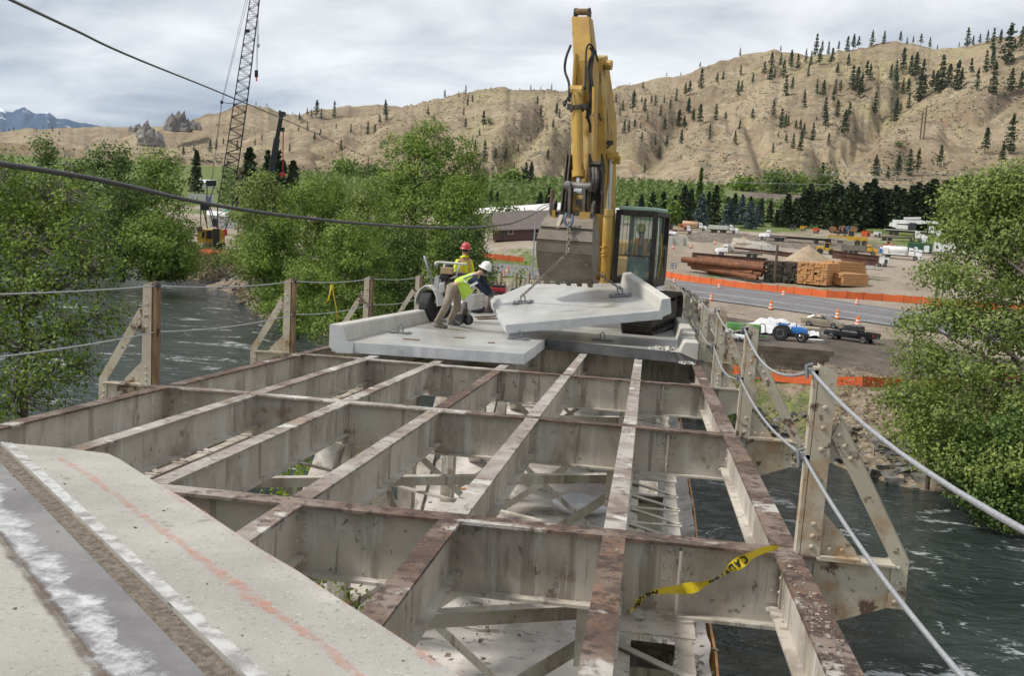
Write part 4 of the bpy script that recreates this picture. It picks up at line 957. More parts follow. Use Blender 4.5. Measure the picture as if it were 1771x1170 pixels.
# tracks
shoe = MB(); shoe.box((0, 0, 0), (0.74, 0.185, 0.03)); [shoe.box((0, y, -0.032), (0.74, 0.016, 0.036)) for y in (-0.07, 0.0, 0.07)]
shoe_me = None
for u0 in (0.54, -2.30):
    zt = bz(23) + 0.22; tr = MB(); r = 0.40
    ebox(tr, u0 + 0.12, u0 + 0.62, -0.55, 3.0, zt + 0.2, zt + 0.66)
    for v in (-0.65, 3.1): tr.cyl(E_(u0 + 0.14, v, zt + 0.43), E_(u0 + 0.6, v, zt + 0.43), 0.33, 14)
    for v in np.arange(-0.2, 2.9, 0.42): tr.cyl(E_(u0 + 0.15, v, zt + 0.2), E_(u0 + 0.59, v, zt + 0.2), 0.15, 10)
    tk = tr.build('track_frame', [M_DARK], exc)
    path = []
    for v in np.arange(-0.65, 3.1, 0.195): path.append((v, 0.035, 0))
    for a in np.arange(0.2, math.pi - 0.1, 0.46): path.append((3.1 + r * math.sin(a), 0.43 - r * math.cos(a), a))
    for v in np.arange(3.1, -0.65, -0.195): path.append((v, 0.83, math.pi))
    for a in np.arange(0.2, math.pi - 0.1, 0.46): path.append((-0.65 - r * math.sin(a), 0.43 + r * math.cos(a), math.pi + a))
    for v, z, a in path:
        if shoe_me is None:
            so_ = shoe.build('track_shoe', [M_DARK]); shoe_me = so_.data
        else: so_ = bpy.data.objects.new('track_shoe', shoe_me); COL.objects.link(so_)
        so_.parent = tk; p = E_(u0 + 0.37, v, zt + z) - np.array(exc['_wo'])
        so_.location = p; so_.rotation_euler = Matrix(((ea[0], eb[0], 0), (ea[1], eb[1], 0), (0, 0, 1))).to_euler(); so_.rotation_euler.rotate_axis('X', a)
# house
mb = MB(); ebox(mb, -1.55, 0.55, 1.9, 4.2, 0.42, 1.05); ebox(mb, -1.9, 0.5, 2.0, 4.4, 1.05, 1.45); mb.build('engine_house', [M_YEL], exc, bevel=0.05)
mb = MB(); ebox(mb, -1.1, 0.6, 0.2, 3.0, -0.1, 0.42); mb.build('turntable', [M_DARK], exc)
mb = MB(); mb.prism([E_(-2.02, 0.85, 0.36), E_(-1.62, 0.85, 0.36), E_(-1.62, 0.85, 0.60), E_(-2.05, 0.85, 0.60)], eb * 1.6); mb.prism([E_(-2.03, 0.85, 0.63), E_(-1.66, 0.85, 0.63), E_(-1.70, 0.85, 1.03), E_(-1.97, 0.85, 1.03)], eb * 1.6); mb.prism([E_(-1.88, 0.95, 1.04), E_(-1.70, 0.95, 1.04), E_(-1.66, 0.95, 1.5), E_(-1.72, 0.95, 1.5)], eb * 1.4)
mb.build('side_locker', [M_YEL], exc, bevel=0.04)
mb = MB(); ebox(mb, -1.9, 0.4, 4.2, 5.0, 0.5, 1.4); mb.build('counterweight', [M_YEL], exc, bevel=0.08)
# cab
M_CABF = mat('black_cab_frame', (0.018, 0.017, 0.016), (0.05, 0.042, 0.036), 4, 0.5)
M_CABG = bpy.data.materials.new('tinted_cab_glass'); M_CABG.use_nodes = True
_t = M_CABG.node_tree; _b = _t.nodes['Principled BSDF']; _b.inputs['Base Color'].default_value = (0.50, 0.66, 0.60, 1); _b.inputs['Roughness'].default_value = 0.02; _b.inputs['Transmission Weight'].default_value = 0.45; _b.inputs['IOR'].default_value = 1.02; _b.inputs['Alpha'].default_value = 0.30
zc0, zc1, W_ = 0.52, 2.26, 1.03
cab = MB()
for u, v in ((0.06, 0.05), (W_ - 0.06, 0.05), (0.06, 1.75), (W_ - 0.06, 1.75), (W_ - 0.055, 0.95)): ebox(cab, u - 0.06, u + 0.06, v - 0.05, v + 0.05, zc0, zc1 - 0.02)
for z0, z1 in ((zc0 - 0.08, zc0 + 0.06), (zc1 - 0.14, zc1 - 0.02)): ebox(cab, 0.08, W_ - 0.08, 0.0, 0.09, z0, z1); ebox(cab, 0.08, W_ - 0.08, 1.7, 1.8, z0, z1)
for u in (0.0, W_ - 0.075):
    ebox(cab, u, u + 0.075, 0.10, 1.7, zc0 - 0.08, zc0 + 0.10); ebox(cab, u, u + 0.075, 0.10, 1.7, zc1 - 0.14, zc1 - 0.02)
ebox(cab, 0.0, W_, 0.0, 1.8, zc0 - 0.12, zc0 - 0.085); ebox(cab, W_ - 0.06, W_ - 0.01, 0.95, 1.7, zc0, zc0 + 0.9); ebox(cab, 0.08, W_ - 0.08, 0.03, 0.06, zc0 + 0.62, zc0 + 0.645)
cb = cab.build('cab', [M_CABF], exc, bevel=0.012)
ebox(MB(), 0.09, W_ - 0.09, 1.72, 1.76, zc0 + 0.6, zc1 - 0.16).build('rear_window', [M_CABG], cb)
ebox(MB(), 0.085, W_ - 0.085, 0.050, 0.054, zc0 + 0.07, zc1 - 0.15).build('windscreen', [M_CABG], cb)
ebox(MB(), W_ - 0.04, W_ - 0.036, 0.12, 0.88, zc0 + 0.12, zc1 - 0.16).build('side_window', [M_CABG], cb)
mb = MB(); ebox(mb, 0.06, W_ - 0.06, 0.0, 1.78, zc1 - 0.018, zc1 + 0.075); mb.build('roof', [plain('pale_green_roof_paint', (0.36, 0.52, 0.44), 0.5)], cb, bevel=0.03)
mb = MB()
for k in range(7): u = 0.20 + k * 0.105; mb.tube([E_(u, 0.02, zc1 - 0.14), E_(u - 0.01 * (k % 3), 0.015, zc0 + 0.62)], 0.006, 5)
mb.build('guard_bar', [M_CABF], cb)
mb = MB(); ebox(mb, 0.25, 0.8, 1.0, 1.12, zc0 + 0.35, zc0 + 1.05); ebox(mb, 0.25, 0.8, 0.6, 1.1, zc0 + 0.25, zc0 + 0.4); mb.build('seat', [M_BLACK], cb, bevel=0.03)
mb = MB(); mb.tube([E_(W_ + 0.02, 0.04, zc0 + 0.1), E_(W_ + 0.05, 0.03, zc0 + 0.7), E_(W_ + 0.02, 0.04, zc0 + 1.5)], 0.016, 6); mb.build('grab_rail', [M_CHROME], cb)
mb = MB(); mb.tube([E_(W_ + 0.03, 0.5, zc0 + 0.1), E_(W_ + 0.06, 0.5, zc0 + 0.7), E_(W_ + 0.03, 0.5, zc0 + 1.2)], 0.018, 6); mb.build('grab_rail', [plain('yellow_rail', (0.5, 0.33, 0.04))], cb)
mb = MB(); ebox(mb, W_ + 0.1, W_ + 0.14, 0.6, 0.8, 0.9, 1.35); mb.bar(E_(W_, 0.7, 1.1), E_(W_ + 0.1, 0.7, 1.1), 0.03, 0.03); mb.build('mirror', [M_CABF], cb)
# boom
bT, bE, bF = at(1031, 112, 22.9), at(1042, 235, 24.0), at(1043, 465, 25.0)
lat = ea
def plate(pts, wd, name, mats, parent, bev=0.02, off=0.0):
    mb = MB(); P = [np.array(p) for p in pts]
    if np.dot(np.cross(P[1] - P[0], P[2] - P[0]), lat) < 0: P = P[::-1]
    mb.prism([p - lat * (wd / 2 - off) for p in P], lat * wd); return mb.build(name, mats, parent, bevel=bev)
Zv = np.array([0, 0, 1.0])
plate([bT - eb * 0.22 + Zv * 0.12, bT + eb * 0.2 + Zv * 0.25, bE + eb * 0.55 + Zv * 0.4, bF + eb * 0.42 + Zv * 0.1, bF + eb * 0.1 - Zv * 0.3, bF - eb * 0.32, bE - eb * 0.42 - Zv * 0.45, bT - eb * 0.25 - Zv * 0.32], 0.40, 'boom', [M_YEL], exc)
mb = MB(); mb.cyl(bT - lat * 0.36, bT + lat * 0.36, 0.11, 14); mb.cyl(bE + lat * -0.30 - Zv * 0.55, bE + lat * 0.46 - Zv * 0.55, 0.10, 14); mb.build('boom_pin', [M_YEL], exc)
def ram(p, q, r, rr, frac, name, parent=exc):
    p = np.array(p); q = np.array(q); m = p + (q - p) * frac; a = MB(); a.cyl(p, m, r, 16); a.cyl(m - (m - p) / np.linalg.norm(m - p) * 0.13, m + (m - p) / np.linalg.norm(m - p) * 0.02, r * 1.2, 16)
    a.cyl(p - lat * r * 1.2, p + lat * r * 1.2, r * 1.1, 12); c = a.build(name, [M_YEL], parent, smooth=False); b = MB(); b.cyl(m, q, rr, 14); b.cyl(q - lat * rr * 1.6, q + lat * rr * 1.6, rr * 1.6, 12); b.build('rod', [M_CHROME], c); return c
ram(at(1046, 497, 24.1), at(1056, 272, 23.9), 0.115, 0.06, 0.60, 'boom_cylinder')
ram(at(1013, 497, 24.2), at(1018, 280, 24.3), 0.115, 0.06, 0.60, 'boom_cylinder')
# stick
sT, sP, sB = at(1006, 30, 22.3), at(1014, 108, 22.15), at(1008, 372, 21.3)
plate([sT - eb * 0.12 + Zv * 0.0, sT + eb * 0.22, sP + eb * 0.42 - Zv * 0.1, sB + eb * 0.22, sB - eb * 0.10 - Zv * 0.12, sB - eb * 0.22 + Zv * 0.1, sP - eb * 0.28 - Zv * 0.9, sP - eb * 0.30], 0.40, 'stick', [M_YEL], exc)
for s_ in (-0.15, 0.15): plate([sT + Zv * -0.2 - eb * 0.08, sT + Zv * 0.17 - eb * 0.06, sT + Zv * 0.22 + eb * 0.05, sT + Zv * 0.14 + eb * 0.16, sT - Zv * 0.2 + eb * 0.16], 0.05, 'stick_lug', [M_DARK], exc, 0.01, s_)
mb = MB(); mb.cyl(sT + Zv * 0.12 - lat * 0.14, sT + Zv * 0.12 + lat * 0.14, 0.07, 12); mb.build('lug_pin', [mat('rusty_pin', (0.16, 0.09, 0.04), (0.26, 0.15, 0.07), 6, 0.7)], exc)
for u in (-0.13, 0.06):
    mb = MB(); a, b = sP - eb * 0.32 + lat * u - Zv * 0.10, sP - eb * 0.30 + lat * u - Zv * 0.95; mb.bar(a, b, 0.035, 0.05, 0, eb); mb.build('stick_rib', [M_YEL], exc)
bc0, bc1 = at(997, 158, 21.55), at(1001, 330, 21.0)
ram(bc0, bc1, 0.115, 0.055, 0.86, 'bucket_cylinder')
mb = MB(); p = bc0 + (bc1 - bc0) * 0.16; q = bc0 + (bc1 - bc0) * 0.20; mb.cyl(p, q, 0.15, 14); mb.bar(p - lat * 0.2, p + lat * 0.2, 0.1, 0.12); mb.build('cylinder_clamp', [M_DARK], exc)
plate([at(1026, 150, 21.7), at(1024, 300, 21.3), at(1024, 300, 21.2), at(1026, 150, 21.5)], 0.05, 'return_pipe', [M_YEL], exc, 0.0)
# hoses
def hose(pts, r=0.028, nm='hose'): mb = MB(); mb.tube(cr([at(*p) for p in pts], 6), r, 7); mb.build(nm, [M_BLACK], exc, smooth=True)
hose([(987, 78, 21.9), (979, 100, 21.8), (977, 122, 21.8), (984, 145, 21.6), (985, 175, 21.4)])
hose([(984, 150, 21.4), (983, 170, 21.3), (975, 177, 21.3), (977, 183, 21.3), (982, 168, 21.3)], 0.02)
hose([(1012, 155, 21.5), (1013, 110, 21.7), (1015, 82, 21.8), (1022, 77, 21.9), (1030, 92, 22.1), (1034, 106, 22.2)], 0.022)
hose([(1020, 82, 21.9), (1026, 92, 21.9), (1022, 125, 21.7), (1025, 160, 21.6), (1022, 190, 21.5), (1014, 205, 21.5)], 0.032)
hose([(1030, 88, 22), (1020, 105, 21.8), (1019, 140, 21.7), (1021, 170, 21.5), (1016, 195, 21.5), (1020, 215, 21.5), (1021, 228, 21.4)], 0.03)
hose([(1043, 112, 22.7), (1046, 160, 23.2), (1050, 210, 23.5), (1050, 260, 23.8)], 0.025)
mb = MB(); p = at(1056, 247, 23.6); mb.box(p, (0.13, 0.12, 0.10)); mb.bar(p - Zv * 0.05, p - Zv * 0.15 - lat * 0.1, 0.03, 0.03); mb.build('work_light', [M_CABF], exc)
mb = MB(); mb.cyl(at(1050, 270, 23.7) , at(1070, 269, 23.7), 0.085, 12); mb.build('boom_pin', [M_YEL], exc)
mb = MB()
for y in (428, 437, 443): mb.tube([at(1036, y, 24.4), at(1046, y - 1, 23.75), at(1058, y - 2, 24.2)], 0.02, 6)
mb.build('hydraulic_pipe', [M_YEL], exc)
# linkage and thumb
lk = at(1000, 322, 21.0)
mb = MB(); mb.cyl(lk - lat * 0.28, lk + lat * 0.30, 0.085, 14); mb.cyl(at(978, 322, 21.0), at(986, 322, 21.0), 0.11, 12); mb.build('link_pin', [mat('bare_worn_steel', (0.17, 0.155, 0.14), (0.28, 0.26, 0.235), 4, 0.5, 0.4)], exc)
mb = MB()
for x in (987, 1012): mb.bar(at(x, 318, 21.0), at(x - 2, 388, 20.75), 0.06, 0.16, 0, eb)
mb.bar(at(996, 350, 20.95), at(1006, 350, 20.95), 0.1, 0.1); mb.build('tipping_link', [M_DARK], exc)
mb = MB()
for x in (978, 984): mb.bar(at(x + 4, 268, 21.5), at(x - 2, 330, 21.2), 0.03, 0.22, 0, eb); mb.bar(at(x - 2, 330, 21.2), at(x - 6, 372, 21.1), 0.03, 0.25, 0, eb)
mb.build('side_link', [M_DARK], exc)
M_BUCK = mat('scuffed_bucket_steel', (0.215, 0.185, 0.145), (0.15, 0.125, 0.095), 1.4, 0.55, 0.15, bump=0.002, bscale=30, stains=[((0.12, 0.105, 0.085), 2.0, 0.55, 0.14, (1, 1, 2.5), 0.7), ((0.46, 0.45, 0.42), 3.5, 0.62, 0.08, (0.6, 0.6, 4), 0.6)])
th = MB()
for x0, x1 in ((1018, 1021), (1039, 1042)):
    P = [at(x0 + 1, 372, 20.9), at(x0, 330, 20.95), at(x0 - 0.5, 290, 21.0), at(x0, 266, 20.9), at(x0 + 4, 284, 21.1), at(x0 + 3, 330, 21.35), at(x0 + 2, 372, 21.3)]
    th.prism(P if np.dot(np.cross(P[1] - P[0], P[4] - P[0]), lat) > 0 else P[::-1], lat * 0.045)
th.prism([at(1018, 278, 21.0), at(1043, 279, 21.0), at(1042, 284, 21.0), at(1018, 284, 21.0)][::-1], eb * 0.2, 1)
th.prism([at(1020, 284, 21.25), at(1040, 284, 21.25), at(1038, 370, 21.25), at(1020, 370, 21.25)][::-1], eb * 0.04, 0)
th.build('thumb', [M_DARK, M_BUCK], exc)
mb = MB()
for x in (1026, 1031): mb.tube(cr([at(x, 291, 21.0), at(x + 1, 310, 20.85), at(x - 4, 332, 20.85)], 4), 0.05, 8)
mb.build('thumb_link', [M_DARK], exc)
# bucket
bo = at(988, 372, 20.85)
def BK(u, v, z): return bo + lat * u + eb * v + Zv * z
prof = [(0.30, 0.06), (0.05, 0.05), (-0.17, -0.08), (-0.33, -0.30), (-0.40, -0.56), (-0.38, -0.82), (-0.27, -1.08), (-0.08, -1.30), (0.10, -1.40)]
W0 = [0.43, 0.45, 0.49, 0.535, 0.56, 0.565, 0.56, 0.55, 0.54]
bk = MB(); th_ = 0.03
for k in range(len(prof) - 1):
    (v0, z0), (v1, z1) = prof[k], prof[k + 1]; a, b = W0[k], W0[k + 1]
    bk.hexa([BK(-a, v0, z0), BK(a, v0, z0), BK(b, v1, z1), BK(-b, v1, z1), BK(-a, v0 + th_, z0 + 0.01), BK(a, v0 + th_, z0 + 0.01), BK(b, v1 + th_, z1 + 0.01), BK(-b, v1 + th_, z1 + 0.01)][::-1])
for s_ in (-1, 1):
    ring_ = [BK(s_ * (W0[k] + 0.002), v, z) for k, (v, z) in enumerate(prof)] + [BK(s_ * 0.54, 0.42, -0.9), BK(s_ * 0.48, 0.5, -0.35)]
    if s_ > 0: ring_ = ring_[::-1]
    bk.prism(ring_, lat * s_ * 0.025)
bo_ = bk.build('bucket', [M_BUCK], exc)
for k0, k1 in ((2, 3), (3, 4), (4, 5)):
    w_ = MB(); (v0, z0), (v1, z1) = prof[k0], prof[k1]; z1 += 0.035; z0 -= 0.035
    w_.hexa([BK(-W0[k0] - 0.03, v0 - 0.028, z0), BK(W0[k0] + 0.03, v0 - 0.028, z0), BK(W0[k0] + 0.03, v0 + 0.01, z0), BK(-W0[k0] - 0.03, v0 + 0.01, z0), BK(-W0[k1] - 0.03, v1 - 0.028, z1), BK(W0[k1] + 0.03, v1 - 0.028, z1), BK(W0[k1] + 0.03, v1 + 0.01, z1), BK(-W0[k1] - 0.03, v1 + 0.01, z1)][::-1]); w_.build('wear_plate', [M_BUCK], bo_)
for u in (-0.47, -0.235, 0.0, 0.235, 0.47):
    w_ = MB(); a, b = BK(u, 0.02, -1.28), BK(u, 0.18, -1.48); w_.hexa([a - lat * 0.08 - eb * 0.05, a + lat * 0.08 - eb * 0.05, a + lat * 0.08 + eb * 0.06, a - lat * 0.08 + eb * 0.06, b - lat * 0.045 - eb * 0.015, b + lat * 0.045 - eb * 0.015, b + lat * 0.045 + eb * 0.015, b - lat * 0.045 + eb * 0.015][::-1]); w_.build('tooth', [M_BUCK], bo_)
ears = MB()
for u in (-0.42, 0.42): ears.prism([BK(u, 0.12, 0.05), BK(u, -0.12, -0.05), BK(u, -0.05, 0.22), BK(u, 0.08, 0.32), BK(u, 0.2, 0.2)], lat * 0.06)
ears.bar(BK(-0.45, 0.0, 0.02), BK(0.45, 0.0, 0.02), 0.12, 0.08); ears.build('bucket_ear', [M_DARK], bo_)
mb = MB(); mb.bar(BK(-0.15, -0.17, -0.02), BK(-0.19, -0.33, -0.30), 0.09, 0.06); mb.build('lift_tab', [M_BUCK], bo_)
mb = MB(); mb.box(BK(-0.36, -0.02, -0.02), (0.06, 0.3, 0.2)); mb.box(BK(0.30, -0.02, -0.02), (0.22, 0.25, 0.2)); mb.build('bracket', [M_YEL], bo_)
# ------------------------------------------------------------------ chain
M_CHAIN = mat('rusty_chain_steel', (0.16, 0.12, 0.09), (0.30, 0.26, 0.22), 12, 0.55, 0.4)
def chain_leg(p, q, pitch, r, w_, l_, mb):
    p = Vector(p); q = Vector(q); d = q - p; n = max(2, int(d.length / pitch)); d.normalize(); u = d.orthogonal().normalized(); v = d.cross(u)
    for k in range(n + 1):
        c = p + (q - p) * k / n; s_ = u if k % 2 else v; pts = []
        for a in range(9): t = 2 * math.pi * a / 8; pts.append(c + d * math.cos(t) * l_ / 2 + s_ * math.sin(t) * w_ / 2)
        mb.tube(pts, r, 5, 0, False)
apex = at(982, 438, 20.05); htop = at(984, 388, 20.45)
chn = thing('lifting_chain', 'two legged steel lifting chain from the bucket hook down to the hanging slab', 'chain', apex, world=True)
mb = MB(); chain_leg(apex, aL + _n * 0.16, 0.062, 0.010, 0.050, 0.085, mb); mb.build('chain_leg', [M_CHAIN], chn)
mb = MB(); chain_leg(apex + lat * 0.02, aR + _n * 0.16, 0.062, 0.010, 0.050, 0.085, mb); mb.build('chain_leg', [M_CHAIN], chn)
mb = MB(); chain_leg(htop, apex, 0.075, 0.014, 0.065, 0.105, mb); mb.build('chain_dropper', [M_CHAIN], chn)
mb = MB(); mb.tube(cr([htop + np.array(v) for v in ((-0.06, 0, 0.22), (-0.09, -0.03, 0.08), (-0.04, -0.03, -0.03), (0.03, -0.03, -0.03), (0.07, -0.03, 0.08), (0.05, 0, 0.2))], 5), 0.028, 8); mb.build('shackle', [plain('blue_grey_shackle', (0.15, 0.19, 0.27), 0.4, 0.5)], chn)

# ------------------------------------------------------------------ people
M_SKIN = mat('skin', (0.50, 0.29, 0.20), None, rough=0.55)
def skin(name, J, ED, root, m, parent=None, sub=2):
    """J: name -> (position, radius); ED: bone list"""
    nm = list(J); me = bpy.data.meshes.new(name); o0 = np.array(parent['_wo']) if parent is not None else np.zeros(3)
    me.from_pydata([tuple(np.array(J[k][0]) - o0) for k in nm], [(nm.index(a), nm.index(b)) for a, b in ED], [])
    o = bpy.data.objects.new(name, me); COL.objects.link(o)
    if parent is not None: o.parent = parent
    o['_wo'] = o0.tolist()
    sk = o.modifiers.new('skin', 'SKIN'); sk.use_smooth_shade = True; sk.branch_smoothing = 0.3
    for i, k in enumerate(nm):
        r = J[k][1]; me.skin_vertices[0].data[i].radius = r if hasattr(r, '__len__') else (r, r); me.skin_vertices[0].data[i].use_root = (k == root)
    ss = o.modifiers.new('sub', 'SUBSURF'); ss.levels = sub; ss.render_levels = sub
    me.materials.append(m); return o
def hand(parent, wrist, tip, nrm, m, curl=0.35, name='glove'):
    w_ = Vector(wrist); t = Vector(tip); d = (t - w_).normalized(); nn = Vector(nrm); nn = (nn - d * nn.dot(d)).normalized(); s_ = d.cross(nn); mb = MB()
    L0 = 0.09; mb.tube([w_ - d * 0.02, w_ + d * 0.03, w_ + d * L0], [0.034, 0.044, 0.040], 8)
    for k, (o, ln) in enumerate(((-0.032, 0.062), (-0.011, 0.078), (0.011, 0.083), (0.032, 0.074))):
        b = w_ + d * (L0 - 0.01) + s_ * o; mb.tube([b, b + d * ln * 0.5, b + d * ln * 0.85 - nn * ln * curl * 0.4, b + d * ln - nn * ln * curl], [0.0125, 0.012, 0.011, 0.008], 6)
    b = w_ + d * 0.03 + s_ * 0.035; mb.tube([b, b + d * 0.03 + s_ * 0.03, b + d * 0.06 + s_ * 0.03 - nn * 0.015], [0.015, 0.013, 0.009], 6)
    return mb.build(name, [m], parent, smooth=True)
def head_bits(root, c, face, up, hat_m, brim=0.155, tilt=0.0, shades=True):
    """face features, hair and a full-brim hard hat around the head at c"""
    c = Vector(c); f = Vector(face).normalized(); u = Vector(up); u = (u - f * u.dot(f)).normalized(); s_ = f.cross(u)
    R = Matrix((s_, f, u)).transposed()
    def T(x, y, z): return c + R @ Vector((x, y, z))
    mb = MB(); mb.add([T(-0.016, 0.092, -0.03), T(0.016, 0.092, -0.03), T(0, 0.126, -0.028), T(0, 0.095, 0.02)], [(0, 2, 1), (0, 3, 2), (1, 2, 3), (0, 1, 3)]); mb.build('nose', [M_SKIN], root, smooth=True)
    mb = MB()
    for x in (-0.082, 0.082): mb.ball(T(x, 0.0, -0.01), 0.026, 8, 0, (0.5, 1, 1.3))
    mb.build('ear', [M_SKIN], root, smooth=True)
    if shades: mb = MB(); mb.tube([T(-0.078, 0.03, 0.012), T(-0.05, 0.088, 0.012), T(0, 0.10, 0.012), T(0.05, 0.088, 0.012), T(0.078, 0.03, 0.012)], 0.016, 6); mb.build('glasses', [M_GLASSD], root, smooth=True)
    mb = MB(); mb.tube([T(-0.025, 0.090, -0.062), T(0, 0.096, -0.062), T(0.025, 0.090, -0.062)], 0.006, 5); mb.build('mouth', [mat('lips', (0.32, 0.13, 0.10), None)], root)
    mb = MB(); mb.ball(T(0, -0.03, 0.0), 0.098, 12, 0, (0.95, 0.95, 0.95)); mb.build('hair', [mat('dark_hair', (0.03, 0.022, 0.018), None, rough=0.7)], root, smooth=True)
    hb = c + u * 0.058
    mb = MB(); mb.lathe(hb, [(brim, -0.006), (brim * 1.01, 0.0), (brim * 0.80, 0.014), (0.122, 0.022), (0.118, 0.06), (0.098, 0.115), (0.06, 0.145), (0.0, 0.152)], 20, 0, u - f * 0.12); h_ = mb.build('hard_hat', [hat_m], root, smooth=True)
    mb = MB(); mb.tube([hb + u * 0.03 + f * 0.118, hb + u * 0.12 + f * 0.08, hb + u * 0.160, hb + u * 0.12 - f * 0.085, hb + u * 0.03 - f * 0.12], 0.014, 6); mb.build('hat_ridge', [hat_m], h_)
M_HIVIS = mat('lime_hi_vis_cloth', (0.50, 0.72, 0.07), (0.40, 0.60, 0.05), 6, 0.7, bump=0.01, bscale=14)
M_HIVISY = mat('yellow_hi_vis_jacket', (0.72, 0.80, 0.03), (0.58, 0.66, 0.02), 5, 0.7, bump=0.012, bscale=12)
M_TAPEG = mat('silver_reflective_tape', (0.52, 0.55, 0.56), None, rough=0.45)
M_ORNG = mat('orange_cloth', (0.75, 0.16, 0.03), None, rough=0.8)
M_NAVY = mat('navy_sweatshirt', (0.012, 0.017, 0.04), (0.022, 0.03, 0.06), 9, 0.9, bump=0.008, bscale=20)
M_KHAKI = mat('dirty_tan_work_trousers', (0.23, 0.185, 0.14), (0.31, 0.26, 0.205), 5, 0.9, bump=0.014, bscale=16, stains=[((0.12, 0.095, 0.07), 6, 0.58, 0.1)])
M_BOOT = mat('muddy_grey_boots', (0.16, 0.145, 0.125), (0.26, 0.24, 0.21), 14, 0.85)
M_GLOVE = mat('dark_work_glove', (0.05, 0.05, 0.05), (0.09, 0.09, 0.085), 12, 0.85)
# worker bending over the slab edge
dk = lambda p: np.array([p[0], p[1], bz(p[1]) + 0.22])
fL, fR = dk(onb(757, 567, 0.22)), dk(onb(779, 562, 0.22))
w1 = thing('person', 'worker in lime vest and white hard hat bending forward to push the hanging slab', 'person', fL, world=True)
right_, back_ = lat, eb
J = {'pel': (at(785, 494, 20.95), (0.135, 0.12)), 'spine': (at(800, 488, 20.98), (0.14, 0.12)), 'chest': (at(815, 481, 21.0), (0.155, 0.125)), 'neck': (at(829, 472.5, 21.02), 0.058), 'head0': (at(833, 470.5, 21.02), 0.078), 'head': (at(837, 468.5, 21.02), 0.088),
     'hipL': (at(781, 499, 20.82), 0.10), 'knL': (at(772, 529, 20.72), 0.068), 'anL': (fL + Zv * 0.10 - lat * 0.02, 0.046), 'toL': (fL + Zv * 0.05 + lat * 0.2 - eb * 0.04, 0.04),
     'hipR': (at(789, 498, 21.12), 0.10), 'knR': (at(791, 529, 21.3), 0.068), 'anR': (fR + Zv * 0.10, 0.046), 'toR': (fR + Zv * 0.05 + lat * 0.2, 0.04),
     'shL': (at(820, 485, 20.83), 0.075), 'elL': (at(834, 500, 20.80), 0.052), 'wrL': (at(846, 511, 20.95), 0.036), 'haL': (at(850, 512, 21.1), 0.03),
     'shR': (at(826, 476, 21.22), 0.075), 'elR': (at(841, 494, 21.35), 0.052), 'wrR': (at(850, 507, 21.45), 0.036), 'haR': (at(854, 508, 21.5), 0.03)}
ED = [('pel', 'spine'), ('spine', 'chest'), ('chest', 'neck'), ('neck', 'head0'), ('head0', 'head'), ('pel', 'hipL'), ('hipL', 'knL'), ('knL', 'anL'), ('anL', 'toL'), ('pel', 'hipR'), ('hipR', 'knR'), ('knR', 'anR'), ('anR', 'toR'), ('chest', 'shL'), ('shL', 'elL'), ('elL', 'wrL'), ('wrL', 'haL'), ('chest', 'shR'), ('shR', 'elR'), ('elR', 'wrR'), ('wrR', 'haR')]
def body(root, J):
    return skin('body', {k: (p, (np.array(r) * 0.86).tolist() if hasattr(r, '__len__') else r * 0.86 if 'head' not in k else r) for k, (p, r) in J.items()}, ED, 'pel', M_SKIN, root)
def sub(J, keys, f): return {k: (J[k][0], tuple(np.array(J[k][1]) * f.get(k, f['*'])) if hasattr(J[k][1], '__len__') else J[k][1] * f.get(k, f['*'])) for k in keys}
def edges(keys): return [(a, b) for a, b in ED if a in keys and b in keys]
def dress(root, J, top_m, leg_m, vest_m=None, gl=M_GLOVE, slim=1.0):
    body(root, J)
    K = ['pel', 'hipL', 'knL', 'anL', 'hipR', 'knR', 'anR']; skin('trousers', sub(J, K, {'*': 1.12, 'knL': 1.22, 'knR': 1.22, 'anL': 1.7, 'anR': 1.7}), edges(K), 'pel', leg_m, root)
    K = ['pel', 'spine', 'chest', 'shL', 'elL', 'wrL', 'shR', 'elR', 'wrR']; skin('shirt', sub(J, K, {'*': 1.12, 'pel': 1.10, 'spine': 1.14, 'elL': 1.18, 'elR': 1.18, 'wrL': 1.2, 'wrR': 1.2}), edges(K), 'chest', top_m, root)
    if vest_m is not None:
        K = ['pel', 'spine', 'chest', 'shL', 'shR']; skin('vest', sub(J, K, {'*': 1.24, 'pel': 1.12, 'shL': 1.12, 'shR': 1.12}), edges(K), 'chest', vest_m, root)
    for s_ in 'LR':
        a, t = Vector(J['an' + s_][0]), Vector(J['to' + s_][0]); d = (t - a); d.z = 0; d.normalize(); mb = MB(); zf = t.z - 0.05
        h_ = a - d * 0.07
        mb.tube([(a.x, a.y, a.z + 0.08), (a.x, a.y, a.z)], [0.062, 0.058], 10)
        mb.tube([(h_.x, h_.y, zf + 0.05), (a.x, a.y, zf + 0.062), (t.x - d.x * 0.08, t.y - d.y * 0.08, zf + 0.055), (t.x + d.x * 0.03, t.y + d.y * 0.03, zf + 0.042)], [0.044, 0.06, 0.054, 0.036], 10); mb.build('boot', [M_BOOT], root, smooth=True)
dress(w1, J, M_NAVY, M_KHAKI, M_HIVIS)
hand(w1, J['wrL'][0], at(854, 513, 21.2), Zv, M_GLOVE); hand(w1, J['wrR'][0], at(859, 508, 21.6), Zv, M_GLOVE)
M_HATW = mat('white_hard_hat', (0.78, 0.76, 0.72), None, rough=0.35); M_HATR = mat('red_hard_hat', (0.52, 0.055, 0.075), None, rough=0.3); M_HATY = mat('yellow_hard_hat', (0.72, 0.62, 0.03), None, rough=0.35)
head_bits(w1, J['head'][0], lat * 0.82 - Zv * 0.45 - eb * 0.25, Zv * 0.85 + lat * 0.5, M_HATW)
